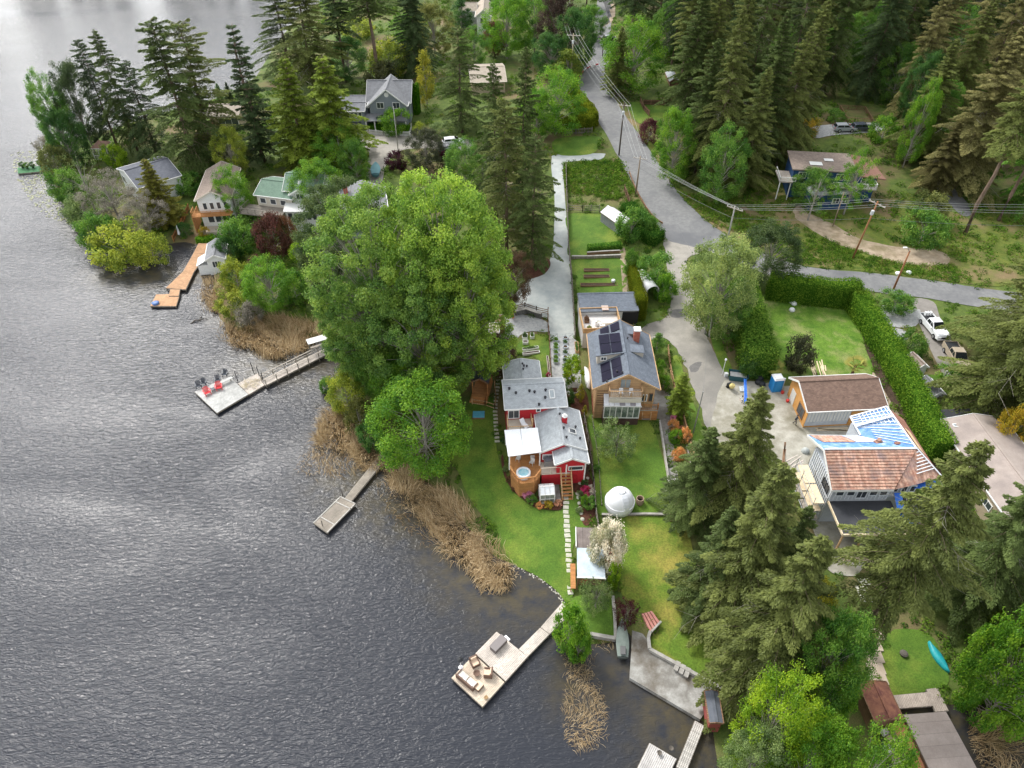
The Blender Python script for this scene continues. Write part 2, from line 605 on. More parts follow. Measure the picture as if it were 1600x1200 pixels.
# ---- water
ax = axis(-900, -110, 110, 400, 1.5, 12.0)
ay = axis(-60, 12, 200, 900, 1.5, 12.0)
gx, gy = np.meshgrid(ax, ay)
nx, ny = len(ax), len(ay)
pts = np.c_[gx.ravel(), gy.ravel()]
sd = sdist(pts)
SHALLOW = [(790, 925, 4.5), (840, 925, 4), (600, 790, 3.5), (640, 800, 4), (690, 860, 3), (560, 690, 5), (500, 570, 5), (460, 575, 3.5), (1045, 1105, 4), (1085, 1160, 5),
   (1020, 1090, 2), (960, 1060, 2), (310, 430, 4), (190, 420, 4.5), (240, 430, 4), (560, 740, 5), (420, 560, 5), (900, 1080, 2.5), (1450, 1110, 6), (1580, 1140, 6), (730, 900, 4)]
sh = np.zeros(len(pts))
for x, y, r in SHALLOW:
 c = PZ(x, y, 0)
 sh = np.maximum(sh, np.exp(-((pts[:, 0] - c.x) ** 2 + (pts[:, 1] - c.y) ** 2) / (r * r * 1.2)))
sh = np.maximum(sh, 0.8 * np.clip(1 + (sd - 0.5) / 4.5, 0, 1) ** 1.5)
sh[sd > 3] = 1
idx = np.arange(nx * ny).reshape(ny, nx)
F4 = np.c_[idx[:-1, :-1].ravel(), idx[:-1, 1:].ravel(), idx[1:, 1:].ravel(), idx[1:, :-1].ravel()]
deep = (sd[F4] > 12).all(1)
F4 = F4[~deep]
mw = bpy.data.materials.new('lake_water')
mw.use_nodes = True
t = mw.node_tree
b = t.nodes['Principled BSDF']
b.inputs['IOR'].default_value = 1.33
b.inputs['Specular IOR Level'].default_value = 0.4
tc = nn(t, 'ShaderNodeTexCoord')
at = nn(t, 'ShaderNodeAttribute', attribute_name='tint')
n0 = nn(t, 'ShaderNodeTexNoise', Scale=0.6, Detail=6.0, Roughness=0.6)
t.links.new(tc.outputs['Object'], n0.inputs['Vector'])
ad = nn(t, 'ShaderNodeMath', operation='MULTIPLY')
mr0 = nn(t, 'ShaderNodeMapRange')
mr0.inputs['From Min'].default_value = 0.3
mr0.inputs['From Max'].default_value = 0.6
t.links.new(n0.outputs['Fac'], mr0.inputs['Value'])
t.links.new(mr0.outputs[0], ad.inputs[0])
t.links.new(at.outputs['Fac'], ad.inputs[1])
mx = nn(t, 'ShaderNodeMix', data_type='RGBA')
mx.inputs[6].default_value = (0.026, 0.029, 0.037, 1)
mx.inputs[7].default_value = (0.070, 0.058, 0.034, 1)
t.links.new(ad.outputs[0], mx.inputs[0])
t.links.new(mx.outputs[2], b.inputs['Base Color'])
b.inputs['Roughness'].default_value = 0.15
def wave(scale, rot, st, det, dist=0.0):
 mp = nn(t, 'ShaderNodeMapping')
 mp.inputs['Rotation'].default_value = (0, 0, R_(rot))
 mp.inputs['Scale'].default_value = (st[0], st[1], 1)
 t.links.new(tc.outputs['Object'], mp.inputs['Vector'])
 n = nn(t, 'ShaderNodeTexNoise', Scale=scale, Detail=det, Roughness=0.55, Distortion=dist)
 t.links.new(mp.outputs[0], n.inputs['Vector'])
 return n.outputs['Fac']
w1 = wave(1.7, -16, (0.65, 1.6), 4.0, 0.9)
w2 = wave(4.2, 20, (0.6, 1.5), 2.0, 0.6)
w3 = wave(0.03, 35, (0.8, 1.6), 4.0, 1.0)
s1 = nn(t, 'ShaderNodeMath', operation='MULTIPLY')
s1.inputs[1].default_value = 0.42
t.links.new(w2, s1.inputs[0])
s2 = nn(t, 'ShaderNodeMath', operation='ADD')
t.links.new(w1, s2.inputs[0])
t.links.new(s1.outputs[0], s2.inputs[1])
mr = nn(t, 'ShaderNodeMapRange')          # wind patches: calmer and rougher water
mr.inputs['From Min'].default_value = 0.35
mr.inputs['From Max'].default_value = 0.65
mr.inputs['To Min'].default_value = 0.6
mr.inputs['To Max'].default_value = 1.2
t.links.new(w3, mr.inputs['Value'])
sh1 = nn(t, 'ShaderNodeMapRange')         # sheltered near the bank
sh1.inputs['To Min'].default_value = 1.0
sh1.inputs['To Max'].default_value = 0.25
t.links.new(at.outputs['Fac'], sh1.inputs['Value'])
ml = nn(t, 'ShaderNodeMath', operation='MULTIPLY')
t.links.new(mr.outputs[0], ml.inputs[0])
t.links.new(sh1.outputs[0], ml.inputs[1])
m3 = nn(t, 'ShaderNodeMath', operation='MULTIPLY')
t.links.new(s2.outputs[0], m3.inputs[0])
t.links.new(ml.outputs[0], m3.inputs[1])
bp = nn(t, 'ShaderNodeBump', Strength=1.0, Distance=0.125)
t.links.new(m3.outputs[0], bp.inputs['Height'])
t.links.new(bp.outputs[0], b.inputs['Normal'])
me = raw_mesh('lake_water', np.c_[gx.ravel(), gy.ravel(), np.zeros(len(pts))], F4, tint=sh, mat=mw, smooth=True)
o = bpy.data.objects.new('lake_water', me)
COL.objects.link(o)
o['kind'] = 'structure'
# ---- roads and paths
ROAD_L = [(960, -80), (938, -20), (930, 30), (925, 62), (926, 88), (912, 106), (904, 125), (908, 145), (925, 174), (945, 207), (962, 238), (980, 272), (1000, 305), (1022, 342), (1040, 374),
   (1075, 384), (1115, 394), (1180, 422), (1250, 442), (1360, 456), (1450, 467), (1540, 482), (1700, 505)]
ROAD_R = [(1700, 472), (1540, 452), (1477, 442), (1362, 427), (1260, 417), (1192, 396), (1125, 362), (1070, 314), (1035, 265), (1005, 220), (975, 178), (952, 142), (944, 120), (950, 98), (955, 70), (955, 40), (965, -20), (990, -80)]
road = sheet('road', ROAD_L + ROAD_R, m_road, 0.05, jag=0.12)
def stripe(name, px, w, mat, off=0.062, n=40, dash=None, kind='structure', parent=None):
 """a painted or trodden strip following a curve on the ground"""
 c = catmull([P(*p).xy for p in px], 6, False)
 mb = MB()
 acc = 0
 for i in range(len(c) - 1):
  a, b = c[i], c[i + 1]
  L = (b - a).length
  acc += L
  if dash and int(acc / dash) % 2:
   continue
  d0 = (c[min(i + 1, len(c) - 1)] - c[max(i - 1, 0)]).normalized()
  d1 = (c[min(i + 2, len(c) - 1)] - c[i]).normalized()
  n0 = Vector((-d0.y, d0.x)) * w / 2
  n1 = Vector((-d1.y, d1.x)) * w / 2
  q = [a + n0, a - n0, b - n1, b + n1]
  mb.add([(p.x, p.y, float(hgt(p.x, p.y)) + off) for p in q], [(0, 1, 2, 3)])
 o = mb.build(name, mat, parent=parent)
 if kind:
  o['kind'] = kind
 return o
CL = [(930, 118), (918, 128), (923, 148), (940, 175), (962, 208), (982, 245), (1005, 280), (1030, 318), (1060, 355), (1100, 378), (1170, 405), (1250, 430), (1360, 442), (1470, 455), (1580, 470)]
for dx in (-1.2, 1.6):
 stripe('road_centre_line', [(x + dx, y) for x, y in CL], 0.11, m_yellow_line)
stripe('road_edge_line', [(x + 3, y) for x, y in ROAD_L[4:14]], 0.12, m_white_line)
stripe('road_edge_line', [(x - 4, y + 1) for x, y in ROAD_R[3:13]][::-1], 0.12, m_white_line)
stripe('road_edge_line', [(1090, 386), (1180, 418), (1250, 438), (1360, 452), (1440, 461)], 0.12, m_white_line)
m_tyre = M('worn_wheel_track', (0.205, 0.205, 0.2), (0.255, 0.25, 0.24), 1.2, 0.9)
m_crack = M('tar_crack', (0.05, 0.05, 0.052), (0.09, 0.09, 0.09), 2.0, 0.9)
for off_ in (-9, -4.5, 5.5, 10):
 stripe('wheel_track', [(x + off_ * (.55 + .45 * i / len(CL)), y + off_ * .25) for i, (x, y) in enumerate(CL)][1:-3], 0.75, m_tyre, 0.056)
m_lt = M('lane_wheel_track', (0.33, 0.31, 0.275), (0.40, 0.375, 0.335), 1.0, 0.9)
m_patch = M('asphalt_patch', (0.13, 0.125, 0.12), (0.18, 0.175, 0.165), 1.5, 0.9)
for off_ in (-7, 7):
 stripe('wheel_track', [(1055 + off_, 400), (1058 + off_, 440), (1066 + off_, 490), (1080 + off_, 535), (1100 + off_, 585), (1125 + off_, 630)], 0.8, m_lt, 0.052)
stripe('tar_crack', [(1050, 420), (1063, 450), (1060, 480), (1072, 520), (1078, 548), (1092, 580)], 0.07, m_crack, 0.058)
stripe('tar_crack', [(1044, 500), (1062, 506), (1088, 503)], 0.07, m_crack, 0.058)
stripe('tar_crack', [(1085, 560), (1105, 566), (1122, 570)], 0.06, m_crack, 0.058)
sheet('road_patch', [(1078, 572), (1096, 566), (1092, 578), (1080, 582)], m_patch, 0.050, jag=.1, clear=False)
sheet('road_patch', [(1048, 486), (1070, 484), (1072, 494), (1050, 497)], m_patch, 0.050, jag=.08, clear=False)
sheet('road_patch', [(1005, 512), (1035, 500), (1040, 520), (1012, 526)], M('lane_dark_stain', (0.2, 0.19, 0.17), (0.27, 0.25, 0.225), 1.2, .9), 0.050, jag=.15, clear=False)
sheet('side_lane', [(1038, 372), (1040, 400), (1043, 440), (1048, 470), (1038, 498), (1012, 508), (1000, 520), (1008, 534), (1030, 528), (1045, 533), (1060, 552), (1072, 575), (1082, 605), (1095, 640), (1110, 678),
     (1150, 690), (1180, 660), (1165, 625), (1152, 598), (1135, 582), (1115, 548), (1100, 512), (1088, 470), (1076, 430), (1074, 405), (1100, 391), (1070, 381)], m_lane, 0.044, smooth=True, jag=0.18)
sheet('construction_yard', [(1128, 600), (1150, 596), (1205, 600), (1245, 610), (1275, 650), (1330, 660), (1345, 700), (1350, 880), (1290, 890), (1278, 850), (1262, 800), (1245, 760), (1220, 720), (1170, 700), (1120, 690), (1110, 670)],
  m_site, 0.056, jag=0.25)
sheet('shared_driveway', [(862, 250), (870, 242), (938, 240), (945, 243), (935, 250), (890, 253), (880, 262), (882, 300), (886, 350), (890, 395), (894, 450), (897, 530), (860, 530), (856, 500), (838, 494),
       (808, 484), (806, 462), (822, 440), (846, 428), (862, 398), (866, 350), (866, 300), (862, 270)], m_conc, 0.045)
stripe('drive_grass_strip', [(873, 268), (874, 300), (876, 340), (878, 388)], 0.9, m_lawn, 0.06)
sheet('gravel_patio', [(786, 500), (800, 490), (835, 496), (856, 505), (856, 519), (830, 518), (812, 525), (800, 545), (795, 565), (776, 560), (780, 530)], m_gravel, 0.05)
sheet('turning_circle', [(556, 204), (575, 198), (645, 206), (700, 214), (735, 220), (735, 236), (700, 234), (655, 232), (625, 236), (608, 250), (600, 268), (596, 285), (575, 290), (572, 262), (577, 238), (560, 225)], m_lane, 0.045)
sheet('dirt_track', [(1248, 322), (1268, 335), (1300, 350), (1340, 372), (1400, 385), (1470, 392), (1478, 412), (1420, 414), (1360, 398), (1310, 382), (1268, 360), (1240, 335)], m_dirt, 0.05, jag=0.25)
sheet('dirt_track_branch', [(938, 0), (955, -4), (962, 10), (958, 32), (945, 42), (936, 38), (948, 22)], m_dirt, 0.05, jag=0.2)
sheet('forest_drive', [(1455, 280), (1470, 275), (1500, 305), (1520, 330), (1505, 338), (1480, 315)], m_road, 0.05)
sheet('forest_drive', [(1262, 205), (1285, 196), (1370, 192), (1375, 205), (1300, 212), (1275, 216)], m_gravel, 0.05)
sheet('mulch_bed', [(818, 415), (835, 405), (855, 404), (860, 415), (848, 430), (820, 436)], m_mulch, 0.055)
sheet('mulch_bed', [(880, 612), (912, 608), (920, 640), (905, 650), (888, 640)], m_mulch, 0.05)
sheet('parking_apron', [(1378, 478), (1425, 484), (1438, 486), (1430, 510), (1385, 508)], m_gravel, 0.05)
sheet('parking_apron', [(1385, 514), (1412, 516), (1418, 530), (1395, 530)], m_gravel, 0.052)
sheet('truck_drive', [(1424, 470), (1458, 472), (1470, 500), (1500, 560), (1530, 620), (1500, 625), (1470, 580), (1442, 520)], M('drive_brown_concrete', (0.2, 0.185, 0.165), (0.27, 0.25, 0.225), 0.8, 0.9), 0.048)
# bins of grass
sheet('shore_lawn', [(735, 628), (772, 624), (776, 700), (786, 735), (800, 765), (826, 788), (850, 797), (879, 797), (884, 770), (900, 768), (910, 800), (920, 830), (897, 850), (893, 900), (897, 925),
      (886, 942), (868, 922), (838, 900), (800, 880), (783, 850), (765, 820), (745, 795), (728, 768), (716, 738), (700, 710), (716, 690), (724, 660)], m_lawn, 0.05)
sheet('chalet_lawn', [(922, 648), (1002, 652), (1020, 668), (1032, 705), (1044, 750), (1048, 800), (1010, 803), (938, 806), (930, 760), (926, 700)], m_lawn, 0.05)
sheet('lower_lawn', [(962, 812), (1060, 806), (1075, 830), (1085, 870), (1105, 940), (1130, 990), (1150, 1040), (1138, 1070), (1120, 1078), (1075, 1052), (1022, 1022), (1014, 1000), (1030, 985), (1018, 962),
      (996, 956), (985, 945), (970, 925), (965, 870)], m_lawn_y, 0.05)
sheet('lower_lawn_shore_side', [(893, 935), (950, 930), (956, 960), (957, 996), (925, 994), (905, 975), (890, 955)], m_lawn, 0.05)
sheet('garden_lawn', [(887, 336), (945, 336), (985, 348), (972, 385), (970, 402), (893, 404), (889, 370)], m_lawn, 0.05)
sheet('garden_lawn_lower', [(893, 408), (970, 406), (973, 456), (907, 460), (900, 440)], m_lawn, 0.05)
stripe('garden_path', [(972, 388), (975, 420), (978, 458)], 1.0, m_dirt, 0.07)
sheet('drive_corner_lawn', [(868, 218), (935, 214), (932, 236), (910, 243), (870, 241)], m_lawn, 0.05)
sheet('hedged_lawn', [(1178, 470), (1215, 458), (1290, 466), (1318, 475), (1340, 505), (1352, 545), (1362, 586), (1300, 590), (1200, 590), (1190, 540)], m_lawn_w, 0.05)
stripe('bare_strip', [(1262, 463), (1305, 478), (1326, 515), (1348, 565), (1372, 610), (1400, 655)], 1.5, m_dirt, 0.065)
sheet('steps_lawn', [(1384, 992), (1450, 990), (1476, 1040), (1480, 1070), (1440, 1082), (1384, 1090)], m_lawn, 0.05)
sheet('lane_bank_lawn', [(1050, 560), (1062, 560), (1072, 600), (1092, 652), (1105, 690), (1085, 690), (1070, 650), (1050, 600)], m_lawn, 0.05)
sheet('lane_bank_lawn', [(1098, 470), (1112, 480), (1130, 540), (1148, 590), (1132, 582), (1115, 545)], m_lawn, 0.05)
sheet('sheds_lawn', [(1415, 590), (1500, 590), (1545, 630), (1520, 650), (1470, 645), (1450, 620)], m_lawn, 0.05)
sheet('beds_lawn', [(803, 560), (808, 540), (822, 526), (850, 522), (857, 530), (860, 560), (862, 605), (842, 605), (842, 565), (815, 552)], m_lawn, 0.055)
sheet('raised_bed_yard', [(862, 530), (898, 530), (905, 560), (905, 612), (865, 612), (860, 570)], m_gravel, 0.05)
sheet('woodland_lawn', [(985, 160), (1040, 165), (1045, 178), (1010, 195), (990, 185)], m_lawn, 0.05)
sheet('woodland_clearing', [(1060, 260), (1190, 270), (1240, 300), (1480, 330), (1520, 345), (1560, 300), (1620, 300), (1620, 440), (1500, 420), (1300, 385), (1230, 360), (1180, 330), (1110, 300)], m_field, 0.03, clear=False)
sheet('roadside_verge', [(1180, 385), (1260, 372), (1350, 395), (1480, 415), (1560, 430), (1560, 448), (1362, 425), (1260, 416), (1192, 394)], m_field, 0.035, clear=False)
sheet('roadside_bank', [(960, 185), (1000, 195), (1060, 290), (1125, 345), (1190, 378), (1185, 392), (1125, 360), (1070, 312), (1035, 263), (1005, 218)], m_field, 0.035, clear=False)
sheet('chalet_terrace', [(1005, 610), (1045, 615), (1065, 650), (1050, 668), (1030, 655), (1000, 650)], m_old_conc, 0.05)
sheet('flower_bed', [(786, 712), (792, 745), (812, 768), (842, 776), (877, 770), (877, 796), (850, 796), (834, 793), (820, 782), (802, 768), (788, 745), (783, 720)], m_mulch, 0.08)
sheet('rock_garden_bed', [(893, 762), (900, 745), (918, 742), (928, 760), (932, 790), (928, 812), (914, 822), (904, 800), (905, 780)], m_mulch, 0.08)
sheet('house_side_bed', [(880, 600), (908, 604), (914, 660), (922, 740), (914, 750), (905, 650), (886, 640)], m_soil, 0.04, clear=False)
sheet('hedge_gap_soil', [(1335, 475), (1342, 475), (1465, 720), (1440, 715), (1392, 630), (1350, 545)], m_soil, 0.035, clear=False)
sheet('bottom_yard_ground', [(1200, 1050), (1255, 1060), (1265, 1130), (1210, 1135)], M('dull_lawn', (0.05, 0.075, 0.02), (0.09, 0.085, 0.04), 1, 0.95), 0.05)  # ground mottled in dull green and brownish green
# far shore (its trees throw their reflections on the water at the top of the picture)
mb = MB()
mb.add([(-420, 296, 0.3), (-75, 290, 0.3), (-75, 420, 6), (-420, 420, 6)], [(0, 1, 2, 3)])
mb.build('far_shore', m_ground, kind='structure')
# ---- stepping stone paths
def stones(name, px, n, size, jitter, label=None):
 root = bpy.data.objects.new(name, None)
 COL.objects.link(root)
 root['kind'] = 'structure'
 if label:
  root['label'] = label
 c = catmull([P(*p) for p in px], 8, False)
 acc = [0]
 for a, b in zip(c[:-1], c[1:]):
  acc.append(acc[-1] + (b - a).length)
 me = None
 for k in range(n):
  s = acc[-1] * k / (n - 1)
  i = max(j for j in range(len(acc) - 1) if acc[j] <= s + 1e-9)
  f = (s - acc[i]) / max(acc[i + 1] - acc[i], 1e-9)
  p = c[i].lerp(c[i + 1], f)
  if me is None:
   o = MB().box((0, 0, 0), (size[0], size[1], 0.09)).build('stepping_stone', m_stone, root, bevel=0.03)
   me = o.data
  else:
   o2 = o.copy()
   COL.objects.link(o2)
   o = o2
  d = c[i + 1] - c[i]
  o.location = (p.x + random.uniform(-jitter, jitter), p.y, p.z + 0.06)
  o.rotation_euler.z = math.atan2(d.y, d.x) - math.pi / 2 + random.uniform(-.12, .12)
  o.scale = (random.uniform(.9, 1.1), random.uniform(.9, 1.1), 1)
stones('stepping_stone_path', [(884, 772), (884.5, 800), (887, 840), (889, 880), (891, 926)], 21, (0.66, 0.50), 0.04)
stones('stepping_stone_path', [(783, 570), (778, 600), (774, 640), (777, 690)], 23, (0.58, 0.34), 0.03)
# ================================================================== TREES AND PLANTS
nrg = np.random.default_rng(3)
m_bark = M('fir_bark', (0.13, 0.085, 0.06), (0.22, 0.165, 0.125), 4, 0.95, 0.02, stretch=(1, 1, 0.2))
m_bark_g = M('grey_bark', (0.22, 0.20, 0.17), (0.38, 0.35, 0.31), 4, 0.95, 0.02, stretch=(1, 1, 0.2))
f_fir = foliage_mat('fir_foliage', 0.6, 0.012, 0.3, 0.008)
f_leaf = foliage_mat('leaf_foliage', 0.6, 0.035, 0.45, 0.015)
f_bloom = foliage_mat('blossom', 0.35, 0.015, 0.3)
def unit(a):
 return a / np.maximum(np.linalg.norm(a, axis=1, keepdims=True), 1e-9)
def blades(C, D, L, W, N=None, tint=None):
 """leaf-shaped quads: centre C, direction D, length L, width W"""
 n = len(C)
 if N is None:
  N = unit(nrg.normal(size=(n, 3)) + np.array([0, 0, 0.8]))
 S = unit(np.cross(D, N))
 L = np.broadcast_to(np.asarray(L, float).reshape(-1, 1), (n, 1))
 W = np.broadcast_to(np.asarray(W, float).reshape(-1, 1), (n, 1))
 V = np.stack([C - D * L / 2, C + S * W / 2 - D * L * 0.05, C + D * L / 2, C - S * W / 2 - D * L * 0.05], 1).reshape(-1, 3)
 F = np.arange(n * 4).reshape(n, 4)
 T = np.repeat(tint if tint is not None else nrg.random(n), 4)
 return V, F, T
def conifer(seed, H=28.0, R=5.0, nb=170, bare=0.08, dens=62, droop=0.35, layered=False, width=0.30, sparse=0.0, leafL=0.5, topw=0.8, leafW=0.17, tk=1.0):
 global nrg
 nrg = np.random.default_rng(seed)
 rnd = random.Random(seed)
 tb = MB()
 bend = [(0.25 * rnd.uniform(-1, 1), 0.25 * rnd.uniform(-1, 1)) for _ in range(6)]
 tb.tube([(bend[k][0] * (k > 0), bend[k][1] * (k > 0), H * 0.985 * k / 5 - (0.6 if k == 0 else 0)) for k in range(6)],
   [q * tk for q in (0.42, 0.34, 0.27, 0.19, 0.11, 0.02)], 7)
 Vs, Fs, Ts, nv = [], [], [], 0
 ph = [rnd.uniform(0, 6.28) for _ in range(4)]
 for i in range(nb):
  t = (i + rnd.random()) / nb
  if layered:
   t = (math.floor(t * 22) + 0.25 * rnd.random()) / 22
  if rnd.random() < sparse * (1 - t):
   continue
  z = H * (bare + (1 - bare) * t)
  prof = (1 - t) ** topw * min(1.0, (t + 0.22) / 0.34)
  a = i * 2.39996 + rnd.uniform(-.5, .5)
  asym = 1 + 0.16 * math.sin(a + ph[0]) + 0.15 * math.sin(2 * a + ph[1] + t * 7) + 0.12 * math.sin(t * 23 + ph[2])
  L = R * prof * rnd.uniform(0.6, 1.25) * asym + 0.25
  dh = np.array([math.cos(a), math.sin(a), 0])
  lat = np.array([-math.sin(a), math.cos(a), 0])
  slope = 0.62 * t - 0.10 + rnd.uniform(-.1, .1)
  dr = droop * (1 - 0.55 * t)
  k = 5
  s = np.linspace(0, 1, k)
  bp_ = np.array([0, 0, z]) + dh * (s * L)[:, None] + np.array([0, 0, 1]) * (L * (slope * s - dr * s ** 2))[:, None]
  dead = rnd.random() < 0.07 and t < 0.7 and not layered
  tb.cur = 1 if dead else 0
  tb.tube([Vector(p) for p in bp_[:(5 if dead else 4)]], [0.03 + 0.008 * L, 0.025 + 0.004 * L, 0.02, 0.014, 0.008][:(5 if dead else 4)], 3, cap=False)
  if dead:
   for q in range(7):
    p0_ = Vector(bp_[1 + q // 2])
    tb.tube([p0_, p0_ + Vector(lat) * ((-1) ** q * .35 * L * rnd.uniform(.4, 1)) + Vector(dh) * .3 * L + Vector((0, 0, rnd.uniform(-.5, .1)))], [.018, .007], 3, cap=False)
   tb.cur = 0
   continue
  tb.cur = 0
  n = int(max(10, L * dens))
  s = 1 - (1 - 0.12) * (1 - np.sqrt(nrg.random(n)))
  s = 0.1 + 0.95 * nrg.random(n) ** 0.8
  w = width * L * np.maximum(1.02 - s, 0.0) ** 0.7 + 0.18
  v = nrg.uniform(-1, 1, n)
  C = np.array([0, 0, z]) + dh * (s * L)[:, None] + lat * (v * w)[:, None]
  C[:, 2] += L * (slope * s - dr * s ** 2) - np.abs(v) * w * 0.35 - nrg.random(n) * 0.25
  D = unit(dh * 0.8 + lat * (v * 0.9)[:, None] + np.array([0, 0, -0.28]) + nrg.normal(size=(n, 3)) * 0.22)
  bt = rnd.random()
  tint = np.clip(0.45 * bt + 0.35 * nrg.random(n) + 0.25 * np.clip(s - 0.5, 0, 1), 0, 1)
  N = unit(nrg.normal(size=(n, 3)) * 0.45 + np.array([0, 0, 1]))
  V, F, T = blades(C, D, leafL * nrg.uniform(0.6, 1.2, n), leafW * nrg.uniform(0.7, 1.3, n), N, tint)
  Vs.append(V)
  Fs.append(F + nv)
  Ts.append(T)
  nv += len(V)
 cr = raw_mesh('crown', np.concatenate(Vs), np.concatenate(Fs), np.concatenate(Ts), f_fir)
 to = tb.build('trunk', [m_bark, m_bark_g], smooth=True)
 tm = to.data
 bpy.data.objects.remove(to)
 return tm, cr, H, R * 0.93
def broad(seed, H=14.0, R=6.0, ncl=110, per=190, leaf=0.24, zc=0.58, zr=0.44, clr=0.2, spread=1.0, bark=None, gap=0.0, hollow=0.45, trunk_r=0.32, conic=0.0, low=0.0):
 global nrg
 nrg = np.random.default_rng(seed)
 rnd = random.Random(seed)
 tb = MB()
 zc_, zr_ = H * zc, H * zr
 fork = H * (zc - zr) * 0.8 + 0.05 * H
 tb.tube([(0, 0, -0.5), (rnd.uniform(-.1, .1), 0, fork * 0.5), (0, 0, fork), (rnd.uniform(-.3, .3), rnd.uniform(-.3, .3), zc_ + zr_ * 0.5)],
   [trunk_r, trunk_r * 0.8, trunk_r * 0.7, trunk_r * 0.2], 7)
 Vs, Fs, Ts, nv = [], [], [], 0
 lobes = [(unit(nrg.normal(size=(1, 3)))[0], rnd.uniform(-0.22, 0.16)) for _ in range(9)]
 for i in range(ncl):
  d = unit(nrg.normal(size=(1, 3)))[0]
  if d[2] < -0.93 + low:
   d[2] *= -0.6
  rr = hollow + (1 - hollow) * rnd.random() ** 0.45
  k = 1.0
  for ld, la in lobes:
   k += la * max(0, float(d @ ld)) ** 3
  w = 1.0 - conic * max(0, d[2])
  c = np.array([d[0] * R * rr * w * k * spread, d[1] * R * rr * w * k * spread, zc_ + d[2] * zr_ * rr * k])
  if rnd.random() < gap:
   continue
  # limb
  if i % 2 == 0 and c[2] > fork * 1.3:
   zs = fork + 0.45 * (c[2] - fork)
   tb.tube([(0, 0, zs), (c[0] * 0.5, c[1] * 0.5, zs + 0.62 * (c[2] - zs)), tuple(c)],
     [trunk_r * 0.2, trunk_r * 0.11, 0.012 * R / 6], 3, cap=False)
  n = int(per * rnd.uniform(0.6, 1.3))
  cr_ = R * clr * rnd.uniform(0.7, 1.3)
  q = nrg.normal(size=(n, 3))
  q = unit(q) * (nrg.random(n) ** 0.5)[:, None] * cr_
  q[:, 2] *= 0.75
  C = c + q
  N = unit(q * 0.8 / cr_ + nrg.normal(size=(n, 3)) * 0.55 + np.array([0, 0, 0.55]))
  D = unit(np.cross(N, nrg.normal(size=(n, 3))))
  bt = rnd.random()
  tint = np.clip(0.5 * bt + 0.5 * nrg.random(n), 0, 1)
  V, F, T = blades(C, D, leaf * nrg.uniform(0.7, 1.4, n), leaf * 0.7 * nrg.uniform(0.7, 1.3, n), N, tint)
  Vs.append(V)
  Fs.append(F + nv)
  Ts.append(T)
  nv += len(V)
 cr = raw_mesh('crown', np.concatenate(Vs), np.concatenate(Fs), np.concatenate(Ts), f_leaf)
 to = tb.build('trunk', bark or m_bark_g, smooth=True)
 tm = to.data
 bpy.data.objects.remove(to)
 return tm, cr, H, R
